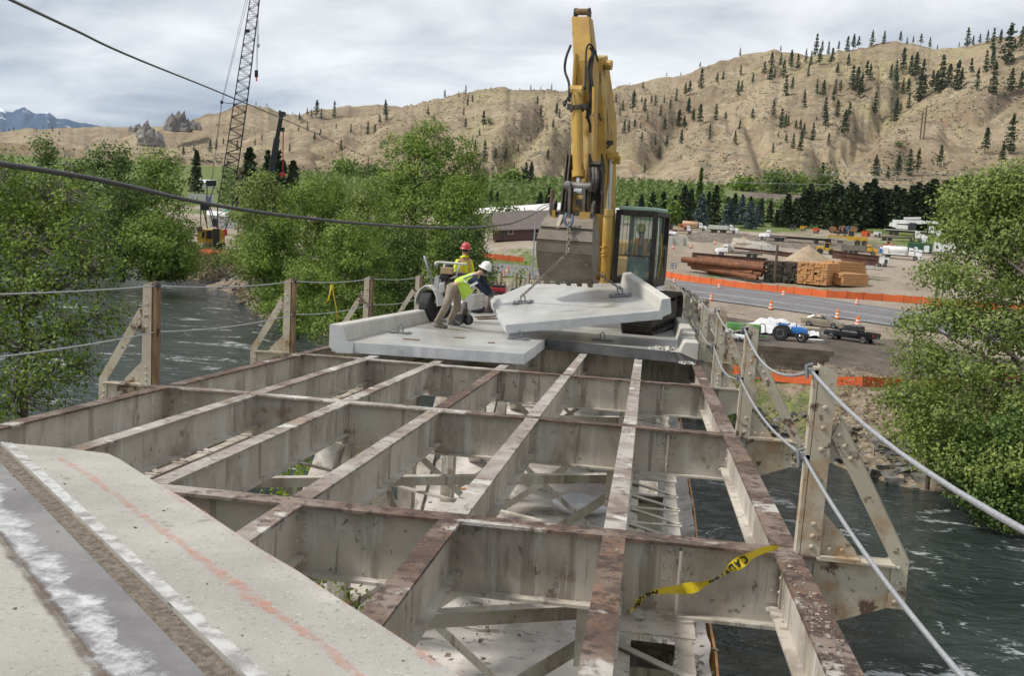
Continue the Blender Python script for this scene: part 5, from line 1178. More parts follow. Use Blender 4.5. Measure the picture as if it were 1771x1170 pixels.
def band(root, pts, wd, m, nm, n_=None):
    mb = MB(); P = [np.array(p) for p in pts]
    for a, b in zip(P[:-1], P[1:]): mb.bar(a, b, wd, 0.012, 0, tuple(n_ if n_ is not None else -eb))
    return mb.build(nm, [m], root)
band(w1, [at(812, 496, 20.83), at(806, 489, 20.80), at(801, 481.5, 20.87)], 0.04, M_TAPEG, 'reflective_strip')
band(w1, [at(801, 481.5, 20.84), at(812, 477, 20.86), at(823, 473, 20.95)], 0.05, M_TAPEG, 'reflective_strip', Zv)
band(w1, [at(812, 496, 20.80), at(819, 492, 20.76), at(826, 488.5, 20.74)], 0.05, M_TAPEG, 'reflective_strip')
band(w1, [at(812, 496, 20.80), at(816, 503, 20.86)], 0.05, M_TAPEG, 'reflective_strip')
mb = MB(); mb.prism([at(791, 493, 20.78), at(809, 492, 20.74), at(818, 504, 20.80), at(800, 520, 20.84)], eb * 0.02); mb.build('vest_flap', [M_HIVIS], w1)
# worker standing behind the saw
g2 = dk(at(800, 500, 25.9)); g2b = np.array([g2[0], g2[1], g2[2]])
w2 = thing('person', 'worker in yellow hi-vis jacket and red hard hat standing behind the white saw', 'person', g2b, world=True)
fa2 = (lat * 0.75 - eb * 0.65); si2 = np.array([fa2[1], -fa2[0], 0]) * -1
def U(x, z, f=0.0): return g2b + si2 * x + fa2 * f + Zv * z
J2 = {'pel': (U(0, 0.98), (0.14, 0.12)), 'spine': (U(0, 1.18), (0.145, 0.12)), 'chest': (U(0, 1.38), (0.165, 0.125)), 'neck': (U(0, 1.55, 0.02), 0.058), 'head0': (U(0, 1.62, 0.03), 0.075), 'head': (U(0, 1.71, 0.04), 0.09),
      'hipL': (U(0.1, 0.92), 0.1), 'knL': (U(0.11, 0.5, 0.03), 0.068), 'anL': (U(0.12, 0.1), 0.046), 'toL': (U(0.13, 0.05, 0.17), 0.04), 'hipR': (U(-0.1, 0.92), 0.1), 'knR': (U(-0.11, 0.5, 0.03), 0.068), 'anR': (U(-0.12, 0.1), 0.046), 'toR': (U(-0.13, 0.05, 0.17), 0.04),
      'shL': (U(0.19, 1.44), 0.075), 'elL': (U(0.25, 1.16, 0.02), 0.055), 'wrL': (U(0.2, 1.02, 0.22), 0.038), 'haL': (U(0.18, 1.0, 0.3), 0.03), 'shR': (U(-0.19, 1.44), 0.075), 'elR': (U(-0.26, 1.16, 0.0), 0.055), 'wrR': (U(-0.22, 0.98, 0.18), 0.038), 'haR': (U(-0.2, 0.95, 0.26), 0.03)}
dress(w2, J2, M_HIVISY, M_NAVY, M_HIVISY)
hand(w2, J2['wrL'][0], U(0.17, 0.98, 0.38), Zv, M_GLOVE); hand(w2, J2['wrR'][0], U(-0.19, 0.93, 0.34), Zv, M_GLOVE)
head_bits(w2, J2['head'][0], fa2 - Zv * 0.25, Zv, M_HATR)
for x in (-0.1, 0.1):
    band(w2, [U(x, 1.52, 0.10), U(x, 1.36, 0.158), U(x, 1.12, 0.155)], 0.045, M_ORNG, 'orange_band', fa2); band(w2, [U(x, 1.525, 0.106), U(x, 1.36, 0.165), U(x, 1.12, 0.162)], 0.018, M_TAPEG, 'reflective_strip', fa2)
mb = MB(); mb.tube([U(-0.09, 1.53, 0.0), U(-0.05, 1.56, 0.09), U(0.05, 1.56, 0.09), U(0.09, 1.53, 0.0), U(0.0, 1.55, -0.1), U(-0.09, 1.53, 0.0)], 0.035, 8); mb.build('hood_collar', [M_HIVISY], w2, smooth=True)
# operator seated in the cab
sx_, sv, sz_ = 0.52, 0.86, zc0 + 0.42
op = thing('person', 'operator in yellow hard hat and orange vest seated inside the excavator cab', 'person', E_(sx_, sv, sz_), world=True)
def O(x, v, z): return E_(sx_ + x, sv + v, sz_ + z)
J3 = {'pel': (O(0, 0.05, 0.10), (0.14, 0.12)), 'spine': (O(0, 0.04, 0.3), (0.145, 0.12)), 'chest': (O(0, 0.0, 0.5), (0.165, 0.125)), 'neck': (O(0, -0.04, 0.66), 0.058), 'head0': (O(0, -0.07, 0.72), 0.075), 'head': (O(-0.01, -0.11, 0.79), 0.09),
      'hipL': (O(-0.1, 0.0, 0.08), 0.1), 'knL': (O(-0.13, -0.42, 0.08), 0.068), 'anL': (O(-0.13, -0.46, -0.33), 0.046), 'toL': (O(-0.13, -0.62, -0.37), 0.04), 'hipR': (O(0.1, 0.0, 0.08), 0.1), 'knR': (O(0.13, -0.42, 0.08), 0.068), 'anR': (O(0.13, -0.46, -0.33), 0.046), 'toR': (O(0.13, -0.62, -0.37), 0.04),
      'shL': (O(-0.19, 0, 0.56), 0.075), 'elL': (O(-0.27, -0.1, 0.3), 0.055), 'wrL': (O(-0.28, -0.34, 0.26), 0.038), 'haL': (O(-0.27, -0.4, 0.26), 0.03), 'shR': (O(0.19, 0, 0.56), 0.075), 'elR': (O(0.27, -0.1, 0.3), 0.055), 'wrR': (O(0.28, -0.34, 0.26), 0.038), 'haR': (O(0.27, -0.4, 0.26), 0.03)}
dress(op, J3, M_NAVY, M_NAVY, None)
hand(op, J3['wrL'][0], O(-0.27, -0.46, 0.24), Zv, M_SKIN, name='hand'); hand(op, J3['wrR'][0], O(0.27, -0.46, 0.24), Zv, M_SKIN, name='hand')
head_bits(op, J3['head'][0], -eb - Zv * 0.5, Zv, M_HATY, 0.13)
for s_ in (-1, 1):
    band(op, [O(s_ * 0.14, -0.05, 0.63), O(s_ * 0.11, -0.15, 0.45), O(s_ * 0.13, -0.15, 0.12)], 0.11, M_ORNG, 'vest_front'); band(op, [O(s_ * 0.19, -0.05, 0.63), O(s_ * 0.17, -0.15, 0.45), O(s_ * 0.19, -0.15, 0.12)], 0.035, M_HIVISY, 'vest_edge'); band(op, [O(s_ * 0.2, -0.06, 0.56), O(s_ * 0.26, -0.12, 0.36)], 0.12, M_ORNG, 'vest_sleeve')

# ------------------------------------------------------------------ white slab saw, bag, red machine
def Sz(x, y, D): return at(700 + x / 6.156, 400 + y / 6.156, D)
M_SAWW = mat('chipped_white_machine_paint', (0.66, 0.655, 0.63), (0.56, 0.55, 0.52), 3, 0.5, stains=[((0.22, 0.2, 0.17), 6, 0.66, 0.06)])
saw = thing('slab_saw', 'white ride-on slab saw with tubular guard frame and black wheels on the left deck', 'concrete saw', dk(at(770, 545, 23.7)), world=True)
def pipe(pts, r, name, m, parent=saw): mb = MB(); mb.tube(pts, r, 8); return mb.build(name, [m], parent, smooth=True)
Df, Dbk = 23.3, 24.1
for Dd in (Df, Dbk): pipe(cr([Sz(325, 360, Dd), Sz(345, 332, Dd), Sz(500, 340, Dd), Sz(668, 354, Dd)], 4), 0.028, 'guard_rail', M_SAWW); pipe([Sz(425, 340, Dd), Sz(358, 640, Dd), Sz(352, 700, Dd)], 0.026, 'guard_leg', M_SAWW); pipe([Sz(582, 350, Dd), Sz(548, 480, Dd)], 0.026, 'guard_leg', M_SAWW)
pipe([Sz(400, 450, Df), Sz(470, 510, Df), Sz(560, 480, Df)], 0.022, 'cross_brace', M_SAWW); pipe([Sz(560, 470, Df), Sz(390, 555, Df)], 0.022, 'cross_brace', M_SAWW)
mb = MB(); mb.prism([Sz(318, 478, Df - .1), Sz(362, 470, Df - .1), Sz(350, 720, Df - .1), Sz(290, 728, Df - .1)][::-1], eb * 0.9); mb.prism([Sz(360, 560, Df - .15), Sz(418, 545, Df - .15), Sz(410, 640, Df - .15), Sz(352, 690, Df - .15)][::-1], eb * 0.25); mb.build('side_cover', [M_SAWW], saw, bevel=0.02)
mb = MB(); mb.prism([Sz(283, 722, Df - .12), Sz(620, 700, Df - .12), Sz(620, 745, Df - .12), Sz(283, 775, Df - .12)][::-1], eb * 0.95); mb.build('base_frame', [M_SAWW], saw)
mb = MB(); mb.prism([Sz(375, 470, Df + .1), Sz(590, 450, Df + .1), Sz(600, 700, Df + .1), Sz(375, 700, Df + .1)][::-1], eb * 0.6); mb.ball(Sz(420, 480, Df), 0.12, 10, 0); mb.ball(Sz(480, 560, Df), 0.13, 10, 0); mb.box(Sz(540, 480, Df + .2), (0.3, 0.3, 0.2)); mb.build('engine', [M_DARK], saw, bevel=0.03)
mb = MB(); mb.ball(Sz(470, 376, Df + .2), 0.11, 12, 0, (1, 1, 0.6)); mb.build('air_filter', [M_BLACK], saw, smooth=True)
mb = MB(); mb.box(Sz(453, 420, Df - .05), (0.28, 0.2, 0.15)); mb.build('control_box', [plain('tan_box', (0.38, 0.28, 0.15))], saw, bevel=0.01)
mb = MB(); mb.prism([Sz(600, 690, Df - .1), Sz(738, 672, Df - .1), Sz(735, 760, Df - .1), Sz(705, 850, Df - .1), Sz(600, 745, Df - .1)][::-1], eb * 0.8); mb.build('front_hopper', [M_SAWW], saw, bevel=0.02)
def wheel_at(c, r, wd, ax, parent, nm='wheel'):
    ax = Vector(ax).normalized(); c = Vector(c); mb = MB(); mb.lathe(c - ax * wd / 2, [(r * 0.62, 0), (r * 0.95, 0.0), (r, wd * 0.2), (r, wd * 0.8), (r * 0.95, wd), (r * 0.62, wd)], 18, 0, ax); o = mb.build(nm, [M_BLACK], parent, smooth=False)
    mb = MB(); mb.lathe(c - ax * wd * 0.40, [(r * 0.6, 0), (r * 0.3, 0.01), (r * 0.3, wd * 0.79), (r * 0.6, wd * 0.8)], 12, 0, ax); mb.build('rim', [M_SAWW], o); return o
pw = dk(Sz(258, 860, 23.2)); wheel_at(pw + Zv * 0.36, 0.36, 0.24, lat, saw)
wheel_at(pw + Zv * 0.36 + eb * 0.75, 0.36, 0.24, lat, saw)
mb = MB()
for k in range(7):
    a0, a1 = math.pi * k / 7, math.pi * (k + 1) / 7; c = pw + Zv * 0.38; r = 0.47
    q = lambda a, rr: c + np.array([0, 0, 1]) * math.sin(a) * rr - lat * math.cos(a) * rr * 0.62
    mb.hexa([q(a0, r - .03) - eb * .2, q(a1, r - .03) - eb * .2, q(a1, r - .03) + eb * .2, q(a0, r - .03) + eb * .2, q(a0, r) - eb * .2, q(a1, r) - eb * .2, q(a1, r) + eb * .2, q(a0, r) + eb * .2])
mb.build('mudguard', [M_SAWW], saw)
for x in (585, 675): c = dk(Sz(x, 935, 22.7)); wheel_at(c + Zv * 0.12, 0.12, 0.10, lat * 0.3 + eb, saw, 'front_wheel')
pipe([Sz(640, 760, 22.8), Sz(640, 900, 22.7)], 0.06, 'axle_post', M_DARK); pipe([Sz(600, 750, 22.9), Sz(700, 850, 22.75)], 0.03, 'front_arm', M_SAWW)
pipe([Sz(208, 262, 23.2), Sz(300, 575, 23.2)], 0.03, 'lever_pole', M_GREYM)
M_BAG = mat('crumpled_brown_plastic', (0.10, 0.07, 0.065), (0.22, 0.165, 0.155), 4, 0.4, bump=0.05, bscale=9, stains=[((0.36, 0.30, 0.29), 3, 0.62, 0.05)])
c = dk(onb(842, 541, 0.22)); lump('rubbish_bag', 'crumpled brown plastic bag heaped beside the hanging slab edge', 'bag', c + Zv * 0.20, 0.30, (1.15, 0.9, 0.85), M_BAG, 14, 18)
c = dk(onb(826, 542, 0.22)); lump('coiled_hose', 'dark bundle of hose with blue and yellow bits beside the brown bag', 'hose', c + Zv * 0.12, 0.17, (1.2, 0.9, 0.8), mat('dark_hose_bundle', (0.03, 0.03, 0.035), (0.06, 0.06, 0.10), 9, 0.6, bump=0.05, bscale=18, stains=[((0.45, 0.36, 0.05), 9, 0.68, 0.03)]), 21, 14)
for k, (a, b) in enumerate((((822, 549), (858, 547)), ((826, 552), (860, 551)))):
    mb = MB(); p, q = onb(*a, 0.235), onb(*b, 0.235); mb.bar(p, q, 0.06, 0.03); tag(mb.build('wood_strip', [M_TIMBER], origin=p), ('longer' if k else 'shorter') + ' weathered wood strip lying on the deck below the brown bag', 'wood strip', 'wood strips by the bag')
lump('concrete_chunk', 'small pale concrete lump on the wet deck beside the saw wheel', 'rubble', onb(808, 557, 0.25), 0.09, (1.4, 0.9, 0.7), M_CURB, 5)
rm = thing('petrol_cutter', 'red and black walk-behind cutter beyond the bending worker at the left curb', 'cutter', dk(at(862, 506, 36)) + Zv * 0.28, world=True)
c = np.array(rm['_wo']); mb = MB(); mb.box(c + Zv * 0.16, (0.55, 0.4, 0.18)); mb.build('body', [plain('dark_red_paint', (0.30, 0.02, 0.035), 0.4)], rm, bevel=0.04)
mb = MB(); mb.box(c + Zv * 0.30, (0.5, 0.36, 0.07)); mb.box(c + Zv * 0.03, (0.6, 0.44, 0.06)); mb.build('housing', [M_BLACK], rm, bevel=0.02)
mb = MB(); [mb.tube([c + np.array((x - 0.1, 0, 0.3)), c + np.array((x - 0.06, 0, 0.42)), c + np.array((x + 0.06, 0, 0.42)), c + np.array((x + 0.1, 0, 0.3))], 0.02, 6) for x in (-0.13, 0.15)]; mb.tube([c + np.array((-0.2, 0, 0.3)), c + np.array((-0.5, 0.1, 1.0))], 0.02, 6); mb.build('handle', [M_BLACK], rm)
# ------------------------------------------------------------------ vegetation
LF_COTTON = leafmat('cottonwood_leaves', (0.045, 0.085, 0.013), (0.14, 0.22, 0.033), (0.26, 0.35, 0.065), 0.35)
LF_WILLOW = leafmat('willow_leaves', (0.075, 0.12, 0.025), (0.18, 0.25, 0.057), (0.30, 0.36, 0.10), 0.35)
LF_DEEP = leafmat('deep_green_leaves', (0.024, 0.052, 0.010), (0.075, 0.135, 0.025), (0.16, 0.23, 0.052), 0.3)
LF_FRESH = leafmat('fresh_spring_leaves', (0.12, 0.19, 0.02), (0.20, 0.29, 0.035), (0.32, 0.40, 0.07), 0.4)
LF_PINE = leafmat('pine_needles', (0.026, 0.042, 0.016), (0.05, 0.074, 0.027), (0.09, 0.115, 0.045), 0.1, 0.7)
LF_DARKCON = leafmat('dark_conifer_needles', (0.009, 0.018, 0.008), (0.024, 0.042, 0.015), (0.055, 0.08, 0.028), 0.1, 0.7)
LF_SPRUCE = leafmat('blue_spruce_needles', (0.035, 0.06, 0.06), (0.07, 0.105, 0.105), (0.12, 0.16, 0.16), 0.1, 0.7)
LF_ORCH = leafmat('orchard_leaves', (0.06, 0.10, 0.018), (0.11, 0.165, 0.035), (0.17, 0.22, 0.06), 0.3)
LF_SAGE = leafmat('sagebrush_leaves', (0.05, 0.055, 0.028), (0.085, 0.09, 0.05), (0.13, 0.13, 0.08), 0.1, 0.8)
M_BARK = mat('grey_brown_bark', (0.085, 0.065, 0.05), (0.17, 0.14, 0.115), 5, 0.95, stretch=(1, 1, 0.25))
M_TWIG = mat('bare_grey_twigs', (0.15, 0.13, 0.11), (0.24, 0.215, 0.19), 3, 0.95)

def leaves(C, s, rg, aspect=0.62, up=0.35, dirs=None):
    """one small rhombus leaf per centre; returns V, F"""
    n = len(C); a = rg.normal(size=(n, 3)); a[:, 2] *= 0.7
    if dirs is None: a /= np.linalg.norm(a, axis=1)[:, None]; b = rg.normal(size=(n, 3)); b[:, 2] -= up; b -= a * (a * b).sum(1)[:, None]
    else:                                 # leaves face outwards and up, so the clumps shade as rounded masses
        q = dirs + rg.normal(size=(n, 3)) * 0.5 + np.array([0, 0, 0.35]); q /= np.linalg.norm(q, axis=1)[:, None]; a -= q * (a * q).sum(1)[:, None]; a /= np.linalg.norm(a, axis=1)[:, None]; b = np.cross(q, a)
    b /= np.linalg.norm(b, axis=1)[:, None]
    sz = (s * rg.uniform(0.6, 1.35, n))[:, None]
    V = np.stack([C - a * sz * 0.5, C + b * sz * 0.5 * aspect + a * sz * 0.05, C + a * sz * 0.5, C - b * sz * 0.5 * aspect], 1).reshape(-1, 3)
    F = np.arange(4 * n).reshape(n, 4); return V, F
def crown_pts(lobes, nclump, per, rg, sig):
    """leaf centres: clumps near the skin of ragged lobes, thinner below"""
    vol = np.array([l[1][0] * l[1][1] * l[1][2] for l in lobes]) ** 0.67; vol /= vol.sum(); out = []; cl = []; dr = []
    for (c, r), k in zip(lobes, rg.multinomial(nclump, vol)):
        d = rg.normal(size=(k, 3)); d /= np.linalg.norm(d, axis=1)[:, None]
        rad = (0.58 + 0.48 * rg.random(k) ** 0.6)
        keep = rg.random(k) < np.where(d[:, 2] < -0.45, 0.45, 1.0); d, rad = d[keep], rad[keep]
        p = np.array(c) + d * np.array(r) * rad[:, None]; cl.append(p); dr.append(d)
    cl = np.concatenate(cl); dr = np.concatenate(dr); m = rg.integers(int(per * 0.5), int(per * 1.5) + 1, len(cl))
    cc = np.repeat(cl, m, 0) + rg.normal(size=(m.sum(), 3)) * sig * np.repeat(rg.uniform(0.6, 1.3, len(cl)), m)[:, None] * np.array([1, 1, 0.75])
    return cc, cl, np.repeat(dr, m, 0)
def tree(name, label, cat, base, h, w_, lf, seed, nclump=350, per=26, leaf=0.3, group=None, lean=(0, 0), low=0.12, nl=7, twigs=0, lobes=None, trunks=1, tall=1.0, depth=None, sig=None):
    rg = np.random.default_rng(seed); root = thing(name, label, cat, base, group=group); R = w_ / 2; dp = depth or R
    if lobes is None:
        lobes = []
        for k in range(nl):
            t = (k + 0.5) / nl; zz = h * (low + (0.93 - low) * t); env = math.sin(math.pi * min(1, (0.18 + 0.80 * t) ** 0.9)) ** 0.7
            a = rg.uniform(0, 6.28); off = R * 0.55 * env * rg.uniform(0.4, 1.0) * (1 if k < nl - 1 else 0.3)
            rr = R * (0.42 + 0.30 * env) * rg.uniform(0.8, 1.15)
            lobes.append(((math.cos(a) * off + lean[0] * t, math.sin(a) * off * dp / R + lean[1] * t, zz), (rr, rr * dp / R, h * (0.93 - low) / nl * rg.uniform(1.0, 1.5))))
    cc, cl, dr = crown_pts(lobes, nclump, per, rg, sig or leaf * 1.7)
    k_ = cc[:, 2] > 0; V, F = leaves(cc[k_], leaf, rg, dirs=dr[k_])
    link('crown', fast_mesh('crown', V, F, lf), root)
    mb = MB()
    for q in range(trunks):
        ox, oy = (rg.uniform(-.12, .12) * R, rg.uniform(-.12, .12) * R) if trunks > 1 else (0, 0)
        top = Vector((lean[0] * 0.8 + ox * 3, lean[1] * 0.8 + oy * 3, h * 0.86)); r0 = max(0.08, h * 0.019) / math.sqrt(trunks)
        tp = [Vector((ox, oy, -0.6)), Vector((ox + lean[0] * .1, oy + lean[1] * .1, h * 0.2)), Vector((ox * 2 + lean[0] * .4 + rg.uniform(-.03, .03) * h, oy * 2 + lean[1] * .4, h * 0.5)), top]
        mb.tube(tp, [r0 * 1.25, r0, r0 * 0.6, r0 * 0.12], 7)
        for k, (c, r) in enumerate(lobes):
            if k % trunks != q: continue
            z0 = max(0.1 * h, c[2] - h * 0.16); f = z0 / (h * 0.86); i = min(2, int(f * 3)); s = tp[1] + (tp[3] - tp[1]) * f
            s = Vector(np.array([np.interp(z0, [p.z for p in tp], [p[j] for p in tp]) for j in range(3)]))
            mb.tube([s, s * 0.4 + Vector(c) * 0.6, Vector(c) + Vector((0, 0, r[2] * 0.3))], [r0 * 0.45, r0 * 0.28, r0 * 0.06], 5)
    for p in cl[rg.permutation(len(cl))[:max(24, twigs)]]:
        c, r = min(lobes, key=lambda l: np.linalg.norm((p - np.array(l[0])) / np.array(l[1]))); c = np.array(c)
        mid = (c + p) / 2 + rg.normal(size=3) * 0.06 * R; mb.tube([c * 0.85 + np.array([0, 0, c[2] * 0.15 - 0.02 * h]), mid, p], [0.05 if h > 8 else 0.02, 0.03 if h > 8 else 0.012, 0.008], 4, 1 if twigs else 0, False)
    o = mb.build('trunk', [M_BARK, M_TWIG]); o.parent = root; return root
def px_tree(name, label, cat, x, ytop, wpx, D, lf, seed, base=None, yb=None, plobes=None, **kw):
    d = ray(x, ytop); p = CAM + d * D; zt = p[2]
    zb = float(ground(p[0], p[1])) if base is None else base
    if zb < ZW: zb = ZW - 0.2
    if plobes: kw['lobes'] = [((at(a, b, D + rr_) - np.array([p[0], p[1], zb])), (c * D / F_PX, c * D / F_PX, e_ * D / F_PX)) for a, b, c, e_, rr_ in plobes]
    return tree(name, label, cat, (p[0], p[1], zb), max(1.0, zt - zb), wpx * D / F_PX, lf, seed, **kw)
BIG = 'riverside trees'
# near left tree with drooping bare twigs, and the one at the right edge
def near_left():
    lob = lambda x, y, D, rx, rz: ((at(x, y, D) - b0), (rx, rx * 0.9, rz))
    global b0
    b0 = at(40, 700, 47); b0[2] = max(ZW, float(ground(b0[0], b0[1])))
    ls = [lob(30, 350, 48, 2.2, 1.2), lob(95, 345, 47, 2.0, 1.2), lob(-40, 330, 48, 2.6, 1.6), lob(130, 400, 46, 1.5, 1.3), lob(50, 420, 46, 2.4, 1.3), lob(-30, 430, 47, 2.5, 1.6), lob(165, 470, 45, 1.2, 1.0), lob(95, 490, 45, 2.0, 1.1), lob(20, 510, 45, 2.2, 1.3), lob(185, 545, 44, 0.8, 0.7), lob(125, 565, 44, 1.4, 0.9), lob(50, 600, 44, 2.3, 1.3), lob(-40, 560, 45, 2.2, 1.8), lob(150, 625, 43, 0.6, 0.6), lob(95, 650, 43, 1.3, 0.8), lob(30, 680, 43, 2.0, 1.0), lob(-50, 680, 43, 2.0, 1.2)]
    tree('cottonwood', 'near pale green tree with drooping bare grey twigs leaning over the water at left', 'tree', b0, 11.0, 9, LF_COTTON, 5, lobes=ls, nclump=1300, per=19, leaf=0.16, twigs=520, sig=0.33, group=BIG)
near_left()
def near_right():
    global b0
    b0 = at(1760, 800, 56); b0[2] = max(ZW, float(ground(b0[0], b0[1])))
    lob = lambda x, y, D, rx, rz: ((at(x, y, D) - b0), (rx, rx * 0.9, rz))
    ls = [lob(1745, 330, 60, 2.2, 1.2), lob(1700, 350, 60, 2.2, 1.4), lob(1790, 330, 60, 2.6, 1.6), lob(1670, 400, 60, 1.8, 1.3), lob(1740, 420, 59, 2.6, 1.6), lob(1800, 430, 60, 2.6, 1.8), lob(1625, 470, 60, 1.3, 0.9), lob(1700, 490, 58, 2.4, 1.3), lob(1780, 510, 59, 2.4, 1.5), lob(1650, 545, 57, 1.6, 0.9), lob(1720, 570, 57, 2.4, 1.2), lob(1800, 590, 58, 2.4, 1.4), lob(1600, 620, 55, 1.2, 0.8), lob(1660, 640, 55, 1.9, 1.2), lob(1740, 670, 56, 2.4, 1.3), lob(1560, 690, 54, 1.2, 0.8), lob(1640, 720, 54, 1.8, 1.0), lob(1720, 750, 54, 2.0, 1.1), lob(1800, 720, 55, 2.2, 1.3), lob(1680, 800, 52, 1.6, 0.8), lob(1740, 820, 52, 2.0, 1.0), lob(1800, 800, 52, 2.2, 1.2), lob(1620, 770, 53, 1.4, 0.8), lob(1590, 560, 56, 0.9, 0.7)]
    tree('cottonwood', 'big leafy green tree rising from the water along the right edge of the frame', 'tree', b0, 13.5, 10, LF_WILLOW, 8, lobes=ls, nclump=3000, per=22, leaf=0.19, twigs=200, sig=0.36, group=BIG)
near_right()
px_tree('willow_bush', 'low leafy willow bush over the bank right of the broken brush', 'bush', 1625, 650, 100, 57, LF_COTTON, 41, base=-10.6, nclump=300, per=22, leaf=0.18, low=0.1, nl=5, twigs=60)
px_tree('willow_bush', 'dark leafy bush at the waterline in the lower right corner', 'bush', 1755, 730, 160, 52, LF_DEEP, 43, base=-11.2, nclump=420, per=22, leaf=0.2, low=0.05, nl=6)
px_tree('willow_bush', 'pale sprawling willow bush in front of the road at the right', 'bush', 1585, 540, 120, 66, LF_WILLOW, 42, base=-9.8, nclump=130, per=13, leaf=0.18, low=0.3, nl=5, twigs=60)
# the cluster right of the river, left of the excavator
TALL = [(745, 245, 42, 40, 0), (705, 270, 46, 40, 1), (785, 275, 42, 42, -1), (735, 310, 62, 45, -2), (680, 330, 48, 40, 1), (805, 330, 44, 42, 1), (745, 370, 78, 48, -3), (690, 400, 50, 45, 0), (810, 395, 45, 45, 2), (750, 430, 80, 45, 0), (690, 450, 50, 40, 0), (800, 450, 50, 40, 2)]
G = [('tall bright green cottonwood left of the excavator, the highest of its clump', 742, 205, 200, 118, LF_COTTON, 900, 21),
     ('green cottonwood filling the gap behind the standing worker', 800, 300, 130, 110, LF_COTTON, 420, 22),
     ('rounded light green tree in the middle of the left clump', 560, 300, 150, 128, LF_COTTON, 520, 23),
     ('pale willow at the left end of the middle clump', 458, 300, 120, 150, LF_WILLOW, 380, 24),
     ('dark leafy tree low at the waterside beneath the middle clump', 480, 370, 120, 112, LF_COTTON, 420, 25),
     ('dense green tree directly above the left deck curb', 610, 375, 180, 84, LF_COTTON, 620, 26),
     ('green tree behind the left guard rope between the posts', 690, 390, 140, 92, LF_DEEP, 460, 27),
     ('bushy green tree at the waterside left of the second rail post', 520, 450, 110, 92, LF_COTTON, 330, 28),
     ('leafy tree with dark stems next to the road behind the white saw', 810, 385, 110, 98, LF_DEEP, 330, 29),
     ('light green tree between the tall cottonwood and the willow', 640, 320, 130, 125, LF_WILLOW, 420, 30)]
for lab, x, yt, wpx, D, lf, nc, sd_ in G:
    px_tree('cottonwood', lab, 'tree', x, yt, wpx, D, lf, sd_, base=-9.6, plobes=TALL if sd_ == 21 else None, nclump=int(nc * 1.25), per=36, leaf=0.0025 * D, low=0.06, nl=9, trunks=2, group=BIG)
G2 = [('tall dark tree against the sky at the far left', 80, 235, 60, 250, LF_DEEP, 170, 51), ('tall bushy tree behind the near left tree', 200, 245, 110, 190, LF_DEEP, 300, 52),
      ('broad green tree left of the lattice crane', 270, 262, 130, 170, LF_COTTON, 420, 53), ('rounded dark willow at the water edge below the lattice crane', 268, 374, 128, 145, LF_COTTON, 520, 54),
      ('olive tree between the near left tree and the river bend', 215, 300, 120, 150, LF_DEEP, 300, 55), ('low olive trees above the river at far left', 130, 275, 90, 230, LF_DEEP, 220, 56), 
      ('small dark tree at the far left frame edge', 10, 265, 70, 240, LF_DEEP, 170, 58), ('leafy tree right of the yellow crane body', 440, 345, 60, 225, LF_WILLOW, 200, 59)]
for lab, x, yt, wpx, D, lf, nc, sd_ in G2:
    px_tree('cottonwood', lab, 'tree', x, yt, wpx, D, lf, sd_, base=-9.6 if D < 180 else None, nclump=int(nc * 1.2), per=30, leaf=0.0027 * D, low=0.05, nl=8, trunks=2, group=BIG)
# leafy tops seen down through the steel, and saplings by the road
px_tree('sapling', 'bright green leafy sapling growing up below the left truss', 'tree', 520, 770, 150, 17, LF_FRESH, 61, base=-8.2, nclump=170, per=14, leaf=0.11, low=0.45, nl=6)
px_tree('sapling', 'leaf tips showing under the outermost left stringer', 'tree', 250, 752, 120, 17.5, LF_FRESH, 62, base=-8.0, nclump=60, per=12, leaf=0.10, low=0.5, nl=4)
px_tree('sapling', 'low green sapling beside the truss post below the cut deck edge', 'tree', 610, 985, 90, 13, LF_FRESH, 63, base=-8.0, nclump=60, per=12, leaf=0.08, low=0.5, nl=4)
px_tree('sapling', 'thin yellow green sapling by the left rail posts in front of the road', 'tree', 903, 450, 44, 76, LF_FRESH, 64, base=-7.6, nclump=110, per=10, leaf=0.20, low=0.25, nl=5)
px_tree('sapling', 'second bushy sapling beyond the excavator locker', 'tree', 925, 470, 24, 80, LF_FRESH, 65, base=-7.4, nclump=50, per=10, leaf=0.2, low=0.25, nl=4)

# brush and dead branches along the banks: nobody could count them
def brush(name, pts, lf, leaf, per, sig, seed):
    rg = np.random.default_rng(seed); P = np.array(pts); m = rg.integers(int(per * .5), int(per * 1.5), len(P))
    cc = np.repeat(P, m, 0) + np.abs(rg.normal(size=(m.sum(), 3))) * np.array([0, 0, sig * 0.9]) + rg.normal(size=(m.sum(), 3)) * np.array([sig, sig, sig * 0.25])
    V, F = leaves(cc, leaf, rg); tag(link(name, fast_mesh(name, V, F, lf)), kind='stuff')
def bank_pts(n, lo, hi, seed, xr, far=True, dens=None):
    rg = np.random.default_rng(seed); out = []
    while len(out) < n:
        k = 6000; X = rg.uniform(xr[0], xr[1], k); Y = rg.uniform(xr[2], xr[3], k); rd, sd_ = river_dist(X, Y); ok = (rd > lo) & (rd < hi) & ((sd_ > 0) == far)
        if dens is not None: ok &= fbm(X * 0.12, Y * 0.12, 3, seed) > dens
        X, Y = X[ok], Y[ok]; Z = ground(X, Y); out += list(np.stack([X, Y, Z], -1)[Z > ZW + 0.05])
        if not len(X): break
    return out[:n]
brush('bank_brush', bank_pts(420, 0.5, 12, 71, (10, 60, 30, 80), dens=0.47), LF_COTTON, 0.22, 26, 0.5, 1)
brush('bank_weeds', bank_pts(900, 1, 13, 72, (8, 60, 30, 85), dens=0.44), leafmat('dry_weeds', (0.13, 0.10, 0.055), (0.22, 0.17, 0.095), (0.30, 0.25, 0.14), 0.2, 0.8), 0.20, 16, 0.45, 2)
